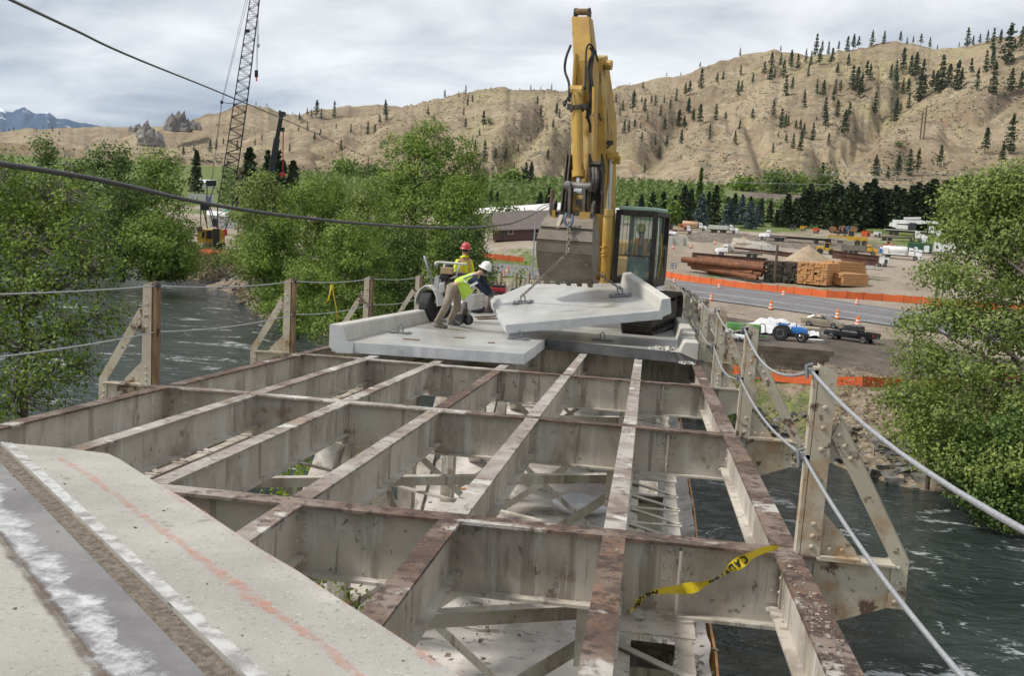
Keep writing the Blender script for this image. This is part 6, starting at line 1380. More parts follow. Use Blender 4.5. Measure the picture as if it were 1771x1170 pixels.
brush('bank_brush', bank_pts(500, -0.5, 9, 73, (-110, 0, 70, 190), dens=0.46), LF_DEEP, 0.45, 22, 0.8, 3)
brush('bank_weeds', bank_pts(600, -0.5, 8, 74, (-110, 8, 60, 190), dens=0.42), MC['dry_weeds'], 0.38, 14, 0.7, 4)
brush('bank_brush', bank_pts(420, 0.0, 9, 75, (-70, 0, 20, 90), far=False, dens=0.42), LF_DEEP, 0.3, 26, 0.7, 5)
wd = MB()
for p in bank_pts(330, 0.5, 13, 76, (10, 55, 32, 80), dens=0.43):
    a = random.uniform(0, 6.28); l_ = random.uniform(0.6, 2.6); q = p + np.array([math.cos(a) * l_, math.sin(a) * l_, random.uniform(-0.1, 0.6)]); m_ = (p + q) / 2 + np.array([0, 0, random.uniform(0, 0.3)])
    wd.tube([p + np.array([0, 0, 0.1]), m_, q], [0.035, 0.025, 0.01], 4, 0, False)
tag(wd.build('dead_branches', [mat('bleached_branches', (0.15, 0.115, 0.085), (0.30, 0.25, 0.2), 3, 0.9)]), kind='stuff')
st = MB()
for p in bank_pts(420, -1.2, 3.5, 77, (8, 60, 30, 85)) + bank_pts(260, -1, 4, 78, (-100, 0, 75, 180)):
    r = random.uniform(0.12, 0.5); crumb(st, p - np.array([0, 0, r * 0.4]), r)
tag(st.build('bank_stones', [mat('dark_river_stones', (0.07, 0.065, 0.06), (0.20, 0.185, 0.17), 1.3, 0.8)]), kind='stuff')

# ------------------------------------------------------------------ conifers: a few trees of each kind, the rest copies
def conifer(name, label, h, r, lf, seed, n, group, dense=1.0, bare=0.15, ragged=0.35, leaf=0.5):
    rg = np.random.default_rng(seed); root = thing(name, label, 'tree', group=group); C = []
    lev = int(13 * dense); mb = MB()
    lean = rg.uniform(-0.02, 0.02, 2) * h
    for k in range(lev):
        t = (k + rg.uniform(0, 0.7)) / lev; z = h * (bare + (1 - bare) * t); rr = r * (1 - t) ** 0.75 * rg.uniform(1 - ragged, 1.0) + 0.12 * r * 0.4
        nb = max(3, int(6 * dense)); a0 = rg.uniform(0, 6.28)
        for b in range(nb):
            if rg.random() < ragged * 0.5: continue
            a = a0 + 6.28 * b / nb + rg.uniform(-.35, .35); L = rr * rg.uniform(0.65, 1.1)
            m = max(3, int(n / (lev * nb))); u = rg.random(m) ** 0.7
            dx, dy = math.cos(a), math.sin(a)
            x = dx * L * u + rg.normal(size=m) * L * 0.13; y = dy * L * u + rg.normal(size=m) * L * 0.13
            C.append(np.stack([x + lean[0] * z / h, y + lean[1] * z / h, z - L * 0.22 * u + rg.normal(size=m) * h * 0.013], -1))
    C.append(np.stack([rg.normal(size=8) * 0.02 * h + lean[0], rg.normal(size=8) * 0.02 * h + lean[1], h * rg.uniform(0.93, 1.0, 8)], -1))
    V, F = leaves(np.concatenate(C), leaf, rg, 0.7, 0.8); link('crown', fast_mesh('crown', V, F, lf), root)
    mb.tube([(0, 0, -h * 0.03), (lean[0] * .5, lean[1] * .5, h * 0.5), (lean[0], lean[1], h * 0.97)], [h * 0.014, h * 0.010, h * 0.002], 6); o = mb.build('trunk', [M_BARK]); o.parent = root
    return root
PINE_G = 'ponderosa pines scattered on the hills'
protos = [conifer('pine_tree', 'x', 18.0, 4.3, LF_PINE, 100 + k, 760, PINE_G, 1.0, (0.10, 0.2, 0.3, 0.15, 0.08, 0.24)[k], 0.42, 1.15) for k in range(6)]
P3 = [(320,265,40),(525,248,30),(115,345,30),(475,345,80),(700,280,100),(730,275,65),(765,270,65),(720,330,80),(780,340,90),(650,320,70),(675,330,70),(815,258,45),(860,250,75),(890,248,75),(918,240,60),(985,240,80),(1045,222,60),(1130,200,55),(1165,205,30),(1195,210,35),(1232,218,55),(1278,228,50),(1318,235,25),(1425,240,25),(1468,235,85),(1495,235,50),(1528,232,55),(1568,225,65),(1595,250,95),(1632,235,75),(1668,330,180),(1735,260,110),(1705,265,60),(440,375,60),(523,330,60),(575,360,100),(610,345,70),(470,420,80),(490,410,60),(535,400,90),(548,490,100),(580,465,70),(663,390,60),(808,380,55),(862,355,75),(305,490,80),(325,465,55),(380,435,60),(120,450,100),(200,430,60),(232,420,60),(320,385,55),(885,460,115),(905,470,120),(930,470,90),(920,500,70),(955,410,95),(975,410,80),(705,480,70),(738,495,85),(798,480,75),(825,470,60),(788,530,70),(1080,410,80),(1105,410,95),(1140,385,120),(1180,380,90),(1205,410,130),(1240,400,90),(1110,460,80),(1140,470,70),(1165,480,75),(1220,520,140),(1245,500,110),(1285,470,100),(1305,480,110),(1335,460,160),(1370,445,110),(1410,460,140),(1435,445,90),(1485,390,85),(1515,460,105),(1560,370,100),(1590,370,120),(1595,480,150),(1685,480,120),(1735,490,105),(640,550,90),(195,610,80),(115,640,110),(55,570,75),(80,610,60),(10,640,80),(35,650,65),(20,730,70),(165,670,45),(165,705,50),(245,610,45),(380,620,65),(485,595,85),(525,650,95),(545,660,80),(560,640,55),(600,660,50),(620,680,70),(640,700,75),(685,710,85),(620,790,120),(585,755,75),(550,725,45),(315,670,60),(290,740,75),(745,600,100),(750,660,90),(810,590,80),(845,700,130),(870,610,85),(765,740,65),(1000,578,100),(1100,640,130),(1170,550,75),(1130,570,45),(510,705,35),(705,610,25),(485,775,50),(1555,780,120),(1680,780,180),(1640,835,100),(1325,860,110),(1215,870,110),(1172,890,125),(1110,915,120),(1065,905,60),(1000,910,120),(725,955,125)]
P2 = [(600,475,45),(565,490,30),(495,500,45),(195,515,30),(195,600,90),(410,595,50),(440,612,35),(610,535,55),(635,525,45),(590,580,35),(600,655,60),(690,660,95),(640,615,20),(930,450,28),(980,450,18),(1035,452,32),(875,448,15),(830,442,14),(963,530,45),(980,585,55),(1060,590,65),(1075,598,50),(1042,655,55),(965,680,35),(1012,660,35),(635,730,45),(648,775,65),(695,820,110),(750,810,60),(800,825,75),(865,775,45),(670,690,40),(1015,830,70),(845,855,35),(930,720,30),(165,635,55),(200,612,50),(105,680,65),(140,680,50),(20,670,45),(1430,425,15),(1497,460,45),(1380,590,45),(1395,560,50),(1445,570,110),(1505,565,65),(1540,530,50),(1490,530,40),(1560,535,55),(1605,520,40),(1635,560,55),(1665,515,65),(1710,490,70),(1730,490,75),(1520,620,50),(1585,590,55),(1725,575,75),(1675,640,80),(1750,620,60),(1705,650,60),(1400,685,80),(1425,670,60),(1455,655,50),(1485,650,35),(1605,675,75),(1690,730,75),(1490,720,50),(1580,800,60),(1615,750,65),(1560,735,40),(1505,880,50),(1618,385,22),(1690,370,20),(1360,520,45)]
P1 = [(1600,600,90),(1690,600,85),(1515,615,45),(1555,590,40),(1575,600,45),(1625,600,50),(1510,670,35),(1555,660,40),(1590,715,45),(1620,695,40),(1465,770,45),(1325,710,30),(1700,655,30),(1725,765,55),(1295,520,22),(1350,535,20),(1062,775,65),(1093,755,50),(1130,735,35),(980,765,35),(928,795,50),(905,755,20),(1200,765,50),(1290,735,35),(1410,745,20),(220,645,15),(265,665,20),(395,645,12),(20,665,15),(70,660,20),(45,660,15),(185,665,18),(300,680,18),(1480,570,15)]
K = 2.925
PX = [(1171 + x / K, y / K, h / K) for x, y, h in P3] + [(600 + x / K, y / K, h / K) for x, y, h in P2] + [(x / K, y / K, h / K) for x, y, h in P1]
used = set(); PL = {}
for i, (x, y, hp) in enumerate(PX):
    p, D = hit(x, y, 790.0); k = i % 6
    o = protos[k] if k not in used else copy_tree(protos[k]); used.add(k)
    s = max(2.5, hp * D / F_PX) / 18.0; o.location = (p[0], p[1], p[2] - 0.4); o.scale = (s * random.uniform(0.85, 1.2),) * 2 + (s,); o.rotation_euler = (0, 0, random.uniform(0, 6.28))
    zone = 'the steep right hill' if x > 1300 else 'the spur right of the boom' if x > 1040 else 'the slope behind the excavator arm' if x > 790 else 'the hill above the tall cottonwood' if x > 480 else 'the ridge behind the lattice crane'
    sky_ = y < np.interp(x, [0, 600, 845, 1050, 1340, 1540, 1771], [232, 210, 156, 156, 95, 82, 95]) + 4
    PL.setdefault((zone, 'skyline crest' if sky_ else 'upper slope' if y < np.interp(x, [400, 900, 1300, 1771], [240, 215, 165, 130]) else 'middle slope' if y < np.interp(x, [400, 900, 1300, 1771], [262, 248, 215, 200]) else 'lower slope'), []).append((x, o))
ORD = ['leftmost', 'second', 'third', 'fourth', 'fifth', 'sixth', 'seventh', 'eighth', 'ninth', 'tenth', 'eleventh', 'twelfth', 'thirteenth', 'fourteenth', 'fifteenth', 'sixteenth', 'seventeenth', 'eighteenth', 'nineteenth', 'twentieth']
def nth(i): return ORD[i] if i < 20 else '%dth' % (i + 1)
for (zone, band), L in PL.items():
    for i, (x, o) in enumerate(sorted(L, key=lambda t: t[0])): o['label'] = 'pine on the %s of %s, %s' % (band, zone, 'leftmost' if i == 0 else nth(i) + ' from the left')
# sagebrush
rg = np.random.default_rng(5); sb = []
while len(sb) < 3200:
    x, y = rg.uniform(300, 1771), rg.uniform(100, 335)
    p, D = hit(x, y, 790.0)
    if D < 792 or abs((p[2] - CAM[2]) / D - ray(x, y)[2]) > 0.004: continue
    if fbm(x * 0.02, y * 0.03, 3, 91) < 0.40: continue
    sb.append((p, D))
C = np.concatenate([p + rg.normal(size=(7, 3)) * np.array([1.0, 1.0, 0.45]) * min(1.5, D / 1000 * rg.uniform(0.3, 1.2)) for p, D in sb]); V, F = leaves(C, 1.5, rg, 0.8)
tag(link('sagebrush', fast_mesh('sagebrush', V, F, LF_SAGE)), kind='stuff')
# grove of dark conifers beyond the yard, with blue spruces among them
GR_G = 'dark conifers in the row beyond the yard'
gp = [conifer('conifer', 'x', 17.0, 4.0, LF_DARKCON, 200 + k, 1500, GR_G, 1.5, 0.06, 0.22, 1.1) for k in range(3)]
sp_ = [conifer('blue_spruce', 'x', 13.0, 3.6, LF_SPRUCE, 220 + k, 1300, 'blue spruces at the yard edge', 1.5, 0.03, 0.15, 0.9) for k in range(2)]
used = set(); rr = np.random.default_rng(31)
def put(pr, i, x, yt, D, lab, wide=1.0):
    d = ray(x, yt); p = CAM + d * D; zb = float(H(p[0], p[1])); h0 = {'conifer': 17.0, 'blue_spruce': 13.0}[pr[0].name.split('.')[0]]
    key = (pr[0].name.split('.')[0], i % len(pr)); o = pr[i % len(pr)] if key not in used else copy_tree(pr[i % len(pr)]); used.add(key)
    s = max(4, p[2] - zb) / h0; o.location = (p[0], p[1], zb - 0.3); o.scale = (s * wide * rr.uniform(0.9, 1.15),) * 2 + (s,); o.rotation_euler = (0, 0, rr.uniform(0, 6.28)); o['label'] = lab
DC = [(x, np.interp(x, [1350, 1400, 1450, 1500, 1560, 1620, 1680, 1720], [345, 322, 314, 314, 316, 312, 306, 312]) + rr.uniform(-6, 18), rr.uniform(345, 420)) for x in np.arange(1345, 1735, 6.5)]
for i, (x, y, D) in enumerate(DC): put(gp, i, x, y, D, 'near black pine in the dense dark grove, %s' % ('leftmost' if i == 0 else nth(i) + ' from its left end'), 1.35)
SPX = [1150, 1168, 1185, 1197, 1192, 1240, 1228, 1272, 1300, 1318, 1334, 1260, 950, 935, 1085, 1110, 1130]
for i, (x, y, D) in enumerate([(1150, 330, 330), (1168, 335, 345), (1185, 318, 340), (1197, 324, 360), (1192, 330, 320), (1240, 318, 345), (1228, 330, 360), (1272, 333, 360), (1300, 338, 370), (1318, 342, 365), (1334, 345, 372), (1260, 338, 350), (950, 322, 380), (935, 330, 390), (1085, 345, 370), (1110, 335, 350), (1130, 330, 345)]): put(gp, i + 1, x, y, D, ('dark green spruce, %s in the row between cab and dark grove' % nth(sorted(q for q in SPX if q > 1060).index(x))) if x > 1060 else 'dark spruce left of the excavator arm, the %s one' % ('right' if x > 940 else 'left'), 1.1)
for i, (x, y, D) in enumerate([(1217, 335, 325), (1262, 343, 335), (1299, 347, 330), (1285, 336, 352), (1312, 348, 345)]): put(sp_, i, x, y, D, 'silvery blue spruce, %s of the blue ones' % {1217: 'leftmost', 1262: 'second', 1285: 'middle', 1299: 'fourth', 1312: 'rightmost'}[x], 1.25)
o = conifer('poplar', 'tall narrow dark poplar rising above the spruces', 17, 2.0, LF_DEEP, 240, 1800, None, 2.0, 0.02, 0.1, 1.0); p, D = hit(1213, 345, 300); d = ray(1213, 291); q = CAM + d * 400; zb = float(H(q[0], q[1])); o.location = (q[0], q[1], zb); o.scale = (1, 1, (q[2] - zb) / 17)
FARC = [(433, 252, 300, 62), (462, 258, 330, 48), (478, 258, 320, 48), (508, 275, 300, 55), (490, 275, 320, 50), (911, 280, 700, 34), (920, 279, 700, 36), (905, 290, 700, 28), (340, 258, 500, 36), (850, 325, 420, 30), (860, 330, 420, 24)]
FL_ = ['tall dark conifer left of the black crane boom', 'dark conifer right behind the black crane boom', 'second dark conifer behind the black crane boom', 'dark conifer right of the red hook line', 'dark conifer in line with the red hook line', 'left dark conifer of the pair by the farmhouse', 'right dark conifer of the pair by the farmhouse', 'low dark conifer before the farmhouse pair', 'slim conifer left of the lattice crane', 'left dark conifer below the bare gully, in the orchard', 'right dark conifer below the bare gully, in the orchard']
for i, (x, y, D, h) in enumerate(FARC): put(gp, i, x, y, D, FL_[i], 1.0)
# orchard rows on the benches: one mass
oc = []
for rrow in np.arange(405, 770, 9.0):
    for a in np.radians(np.arange(-24, 24, 0.55)):
        D = rrow + rr.uniform(-2.5, 2.5); X, Y = CAM[0] + math.sin(a) * D, CAM[1] + math.cos(a) * D; A = math.degrees(a)
        if A > 4.0 and D > 545 and D < 705: continue
        if A > 8 and D > 705 and fbm(X * 0.02, Y * 0.02, 2, 3) < 0.5: continue
        if D < 470 and A > 3: continue
        oc.append((X, Y, D))
oc = np.array(oc); Z = H(oc[:, 0], oc[:, 1]); base = np.stack([oc[:, 0], oc[:, 1], Z + 1.6], -1)
C = np.repeat(base, 9, 0) + rr.normal(size=(9 * len(base), 3)) * np.array([1.5, 1.5, 0.9]); V, F = leaves(C, 1.7, rr, 0.8, 1.0)
tag(link('orchard', fast_mesh('orchard', V, F, LF_ORCH)), kind='stuff')
# scattered valley bushes
GB = [('round green bush at the foot of the dry hill', 600, 283, 30, 760), ('low green bush below the bare slope', 640, 296, 26, 740), ('leafy bush beside the far white house', 885, 300, 22, 700), ('pair of yellow green bushes in the orchard', 800, 320, 36, 500), ('rounded bush by the orchard track', 1010, 335, 30, 500), ('grey green bush at the field edge', 1340, 303, 30, 720), ('round dark bush on the hill foot', 1380, 308, 20, 730), ('small lone bush high on the right hill foot', 1555, 247, 14, 800), ('lush bush left of the rail end', 1160, 355, 20, 330), ('bushy tree behind the brown roofed house', 870, 350, 60, 300), ('leafy tree over the white sheds', 1000, 340, 50, 340), ('green tree beyond the pipes', 1430, 300, 34, 640), ('broad bush at the far field margin', 1290, 312, 36, 700), ('low bush on the field margin', 1350, 300, 26, 690), ('dark bush in the dry grass below the right spur', 845, 205, 15, 1000)]
for i, (lab, x, y, wp, D) in enumerate(GB):
    p, D2 = hit(x, y + wp * 0.6, 790.0) if D >= 780 else (None, D)
    if D >= 780: tree('bush', lab, 'bush', p, wp * 0.55 * D2 / F_PX, wp * D2 / F_PX, LF_DEEP, 300 + i, nclump=60, per=10, leaf=1.0, nl=4, low=0.05)
    else: px_tree('bush', lab, 'bush', x, y, wp, D, LF_ORCH if i % 2 else LF_COTTON, 300 + i, nclump=90, per=12, leaf=0.0035 * D, nl=5, low=0.03, base=float(H(*(CAM + ray(x, y) * D)[:2])))
# the rock pinnacles on the left ridge
M_ROCK = mat('grey_sandstone', (0.15, 0.14, 0.135), (0.30, 0.275, 0.25), 0.05, 0.95, bump=1.5, bscale=0.12, detail=8, stretch=(1, 1, 0.4))
def pinnacle(lab, x, yb, wpx, hpx, D, seed):
    """a cluster of leaning, broken rock towers in one body"""
    mb = MB(); p = at(x, yb, D); s = D / F_PX; rg = np.random.default_rng(seed); k_ = 14; m_ = 9
    for q in range(9):
        u = rg.uniform(-1, 1); c = p + rg.uniform(-.3, .3) * wpx * s * np.array([0.3, 1, 0]) + np.array([u * wpx * s * 0.38, 0, 0]); hh = hpx * s * (1 - 0.55 * abs(u) ** 1.5) * rg.uniform(0.6, 1.12); ww = wpx * s * rg.uniform(0.16, 0.26); lx = rg.uniform(-.15, .35) * hh; vs = []; fs = []
        for i in range(m_ + 1):
            t = i / m_
            for a in range(k_):
                th = 6.283 * a / k_; pr = (1 - 0.35 * t - 0.65 * t ** 5) * (0.55 + 0.9 * float(vnoise(math.cos(th) * 1.7 + seed + q, math.sin(th) * 1.7 + t * 4 + q, seed)))
                vs.append(c + np.array([math.cos(th) * pr * ww + lx * t, math.sin(th) * pr * ww * 0.8, hh * t * (0.85 + 0.3 * float(vnoise(th * 1.2, q, seed))) - 0.15 * hpx * s]))
        for i in range(m_):
            for a in range(k_): b = (a + 1) % k_; fs.append((i * k_ + a, i * k_ + b, (i + 1) * k_ + b, (i + 1) * k_ + a))
        fs.append(tuple(m_ * k_ + a for a in range(k_))); mb.add(vs, fs)
    o = mb.build('rock_pinnacle', [M_ROCK], origin=p); tag(o, lab, 'rock', 'rock pinnacles on the left ridge')
pinnacle('tallest blocky grey rock pinnacle on the left ridge', 310, 222, 40, 32, 1750, 3); pinnacle('wide low grey rock fin left of the tallest pinnacle', 252, 246, 56, 36, 1700, 5); pinnacle('small grey rock stub at the left end of the ridge rocks', 237, 226, 20, 14, 1720, 9); pinnacle('broken grey rocks right of the tallest pinnacle', 335, 222, 24, 14, 1740, 12)
# ------------------------------------------------------------------ the staging yard and the buildings
M_RUBBER = M_BLACK
M_FENCE = mat('orange_plastic_mesh', (0.72, 0.15, 0.04), (0.62, 0.12, 0.03), 0.7, 0.6)
M_STAKE = plain('dark_stake', (0.06, 0.05, 0.045))
def gh(x, y, d0=60, dmax=600): return hit(x, y, d0, dmax)
def fence(name_label, pts, hgt, bay, d0, dmax, z=None):
    P = []
    for x, y in pts:
        p = onz(x, y, z) if z is not None else gh(x, y, d0, dmax)[0]; P.append(p)
    P = np.array(P); root = thing('safety_fence', name_label, 'fence', P[0], world=True, group='orange safety fences')
    L = np.r_[0, np.cumsum(np.linalg.norm(np.diff(P[:, :2], axis=0), axis=1))]; n = max(3, int(L[-1] / bay)); Q = np.stack([np.interp(np.linspace(0, L[-1], n + 1), L, P[:, k]) for k in range(3)], -1)
    if z is None: Q[:, 2] = ground(Q[:, 0], Q[:, 1])
    else: Q[:, 2] = z
    Q[:, :2] += rng.normal(size=(n + 1, 2)) * 0.12
    for i in range(n):
        a, b = Q[i], Q[i + 1]; mb = MB(); vs = []; k_ = 4
        for k in range(k_ + 1):
            t = k / k_; p = a + (b - a) * t; sg = 0.10 * hgt * 4 * t * (1 - t) * random.uniform(0.3, 1.4); w_ = random.uniform(-0.03, 0.03)
            vs += [(p[0] + w_, p[1], p[2] + 0.04), (p[0] - w_, p[1] + w_, p[2] + hgt - sg)]
        mb.add(vs, [(2 * k, 2 * k + 2, 2 * k + 3, 2 * k + 1) for k in range(k_)]); mb.build('mesh_panel', [M_FENCE], root)
        mb = MB(); mb.tube([a - np.array([0, 0, 0.3]), a + np.array([random.uniform(-.05, .05), 0, hgt + 0.1])], 0.03, 5); mb.build('stake', [M_STAKE], root)
fence('long orange mesh fence between the highway and the pipes and timber', [(1146, 479), (1200, 489), (1290, 501), (1370, 509), (1440, 516), (1520, 521), (1600, 527), (1680, 534), (1770, 541)], 1.25, 2.9, 120, 330)
fence('low orange mesh fence across the dark dirt between river and road', [(1255, 653), (1300, 660), (1336, 665), (1386, 670), (1483, 673), (1587, 674), (1700, 662), (1770, 655)], 0.72, 2.6, 50, 110)
fence('short orange mesh fence in front of the yellow lattice crane', [(338, 441), (375, 445), (405, 452), (432, 457)], 1.3, 2.6, 120, 300)
fence('orange mesh fence beyond the trees at the left part of the highway', [(800, 440), (830, 446), (860, 450), (905, 455)], 1.25, 2.8, 160, 330)
M_WHT = plain('white_band', (0.75, 0.74, 0.72), 0.6)
DRUM = [(1244, 500, 0, 'drum on the far shoulder just beyond the rail posts'), (1230, 521, 0, 'drum on the near shoulder closest to the rail posts'), (1355, 513, 0, 'drum on the far shoulder in front of the timber stacks'), (1333, 537, 1, 'lighted drum on the near shoulder above the white sheeting'), (1448, 553, 1, 'lighted drum behind the gold sedan'), (1483, 566, 1, 'lighted drum behind the black pickup bed'), (1564, 568, 0, 'drum on the near shoulder right of the black pickup'), (1482, 528, 0, 'drum on the far shoulder below the orange lumber'), (1602, 543, 0, 'drum on the far shoulder beside the right-hand tree'), (1166, 490, 0, 'drum half hidden at the end of the rail posts'), (878, 473, 1, 'lighted drum left of the yellow green sapling'), (871, 480, 1, 'nearest drum by the sapling at the bridge end'), (1164, 431, 0, 'distant drum below the concrete block wall'), (1195, 429, 0, 'distant drum at the right end of the block wall'), (1236, 423, 0, 'distant drum beside the boom truck'), (1680, 566, 0, 'drum seen through the right-hand tree')]
dr0 = None
for x, y, lt, lab in DRUM:
    p, D = gh(x, y, 90, 330); r = thing('traffic_drum', 'orange and white ' + lab, 'traffic drum', p, group='orange traffic drums')
    for k in range(5):
        z0 = 0.08 + 0.185 * k; mb = MB(); rr_ = 0.30 - 0.018 * k; mb.lathe((0, 0, z0), [(rr_, 0), (rr_, 0.17), (rr_ - 0.015, 0.185)], 14); mb.build('band', [M_ORNG if k % 2 == 0 else M_WHT], r)
    mb = MB(); mb.lathe((0, 0, 0), [(0.38, 0), (0.38, 0.05), (0.3, 0.09)], 14); mb.build('base', [M_BLACK], r)
    if lt: mb = MB(); mb.lathe((0, 0, 1.0), [(0.08, 0), (0.08, 0.06), (0.11, 0.08), (0.11, 0.24), (0.04, 0.27)], 12); mb.build('warning_light', [plain('amber_lens', (0.8, 0.28, 0.02), 0.3)], r)

# --- vehicles: built along +x, placed by where they stand and which way they face
def place(root, x, yb, theta, px=None, model=None, d0=60, dmax=600, D=None):
    if D is None: p, D = gh(x, yb, d0, dmax)
    else: p = CAM + ray(x, yb) * D; p[2] = float(ground(p[0], p[1]))
    rd = ray(x, yb); f = np.array([rd[0], rd[1], 0]); f /= np.hypot(f[0], f[1]); rt = np.array([f[1], -f[0], 0])
    h_ = rt * math.cos(R_(theta)) + f * math.sin(R_(theta)); q = p + h_ * 2; r = p - h_ * 2
    sl_ = math.atan2(float(ground(q[0], q[1]) - ground(r[0], r[1])), 4.0)
    root.location = p; root.rotation_euler = (0, -sl_, math.atan2(h_[1], h_[0]))
    if px: 
        s = px * D / F_PX / (abs(math.cos(R_(theta))) * model[0] + abs(math.sin(R_(theta))) * model[1]); root.scale = (s, s, s)
    return D
def wheel(root, x, y, r, wd, rimm=None, name='wheel'):
    mb = MB(); mb.lathe((x, y - wd / 2, r), [(r * 0.6, 0.0), (r * 0.93, 0.0), (r, wd * 0.2), (r, wd * 0.8), (r * 0.93, wd), (r * 0.6, wd)], 16, 0, (0, 1, 0)); o = mb.build(name, [M_BLACK], root)
    sg = 1 if y > 0 else -1
    mb = MB(); mb.lathe((x, y + sg * wd * 0.46, r), [(r * 0.60, -0.01), (r * 0.5, 0.02), (r * 0.2, -0.02), (0.02, 0.01)], 12, 0, (0, sg, 0)); mb.build('rim', [rimm or M_CHROME], o)
def loft(mb, secs, mi=0):
    """secs: list of (x, half width bottom, z bottom, half width top, z top)"""
    vs = []
    for x, hb, zb, ht, zt in secs: vs += [(x, -hb, zb), (x, hb, zb), (x, (hb + ht) / 2 + 0.03, (zb + zt) / 2), (x, ht, zt), (x, -ht, zt), (x, -(hb + ht) / 2 - 0.03, (zb + zt) / 2)]
    n = len(secs); fs = [(5, 4, 3, 2, 1, 0)]
    for i in range(n - 1):
        for k in range(6): fs.append((i * 6 + k, i * 6 + (k + 1) % 6, (i + 1) * 6 + (k + 1) % 6, (i + 1) * 6 + k))
    fs.append(tuple((n - 1) * 6 + k for k in range(6))); mb.add(vs, fs, mi); return mb
def panel(root, name, pts, m, off=0.0): mb = MB(); P = [Vector(p) for p in pts]; nn = (P[1] - P[0]).cross(P[2] - P[0]).normalized(); mb.prism([p + nn * off for p in P], nn * 0.015); return mb.build(name, [m], root)
def two(root, name, pts, m):
    panel(root, name, pts, m); panel(root, name, [(x, -y, z) for x, y, z in pts][::-1], m)
def car(paint, label, cat):
    r = thing('parked_car', label, cat); mb = MB()
    loft(mb, [(-2.40, 0.72, 0.38, 0.70, 0.80), (-2.30, 0.86, 0.26, 0.80, 0.97), (-1.4, 0.89, 0.24, 0.84, 1.0), (0.0, 0.90, 0.24, 0.85, 0.96), (1.0, 0.90, 0.24, 0.84, 0.93), (1.9, 0.88, 0.26, 0.74, 0.82), (2.28, 0.80, 0.28, 0.66, 0.70), (2.42, 0.66, 0.34, 0.6, 0.58)]); body_ = mb.build('body', [paint], r, bevel=0.04)
    mb = MB(); loft(mb, [(-1.75, 0.78, 0.98, 0.70, 1.0), (-1.0, 0.80, 0.98, 0.60, 1.40), (-0.3, 0.80, 0.96, 0.61, 1.45), (0.25, 0.80, 0.95, 0.60, 1.42), (1.15, 0.78, 0.92, 0.72, 0.95)]); mb.build('cabin', [paint], r, bevel=0.03)
    two(r, 'side_window', [(-1.25, 0.80, 1.02), (0.72, 0.82, 0.99), (0.2, 0.655, 1.36), (-0.9, 0.65, 1.35)], M_GLASSD)
    panel(r, 'windscreen', [(1.10, -0.66, 0.98), (1.10, 0.66, 0.98), (0.34, 0.54, 1.40), (0.34, -0.54, 1.40)], M_GLASSD, 0.012); panel(r, 'rear_window', [(-1.70, 0.62, 1.02), (-1.70, -0.62, 1.02), (-1.08, -0.52, 1.38), (-1.08, 0.52, 1.38)], M_GLASSD, 0.012)
    for x in (-1.42, 1.45):
        for y in (-0.80, 0.80): wheel(r, x, y, 0.33, 0.22)
    for y in (-0.58, 0.58): mb = MB(); mb.box((2.30, y, 0.62), (0.18, 0.3, 0.12)); mb.build('headlight', [M_CHROME], r); 
    for y in (-0.62, 0.62): mb = MB(); mb.box((-2.36, y, 0.78), (0.1, 0.28, 0.14)); mb.build('tail_light', [M_TAIL], r)
    for y in (-0.95, 0.95): mb = MB(); mb.box((0.75, y, 1.0), (0.12, 0.16, 0.11)); mb.build('mirror', [paint], r)
    return r
M_TAIL = mat('red_tail_lens', (0.35, 0.015, 0.01), None, rough=0.25)
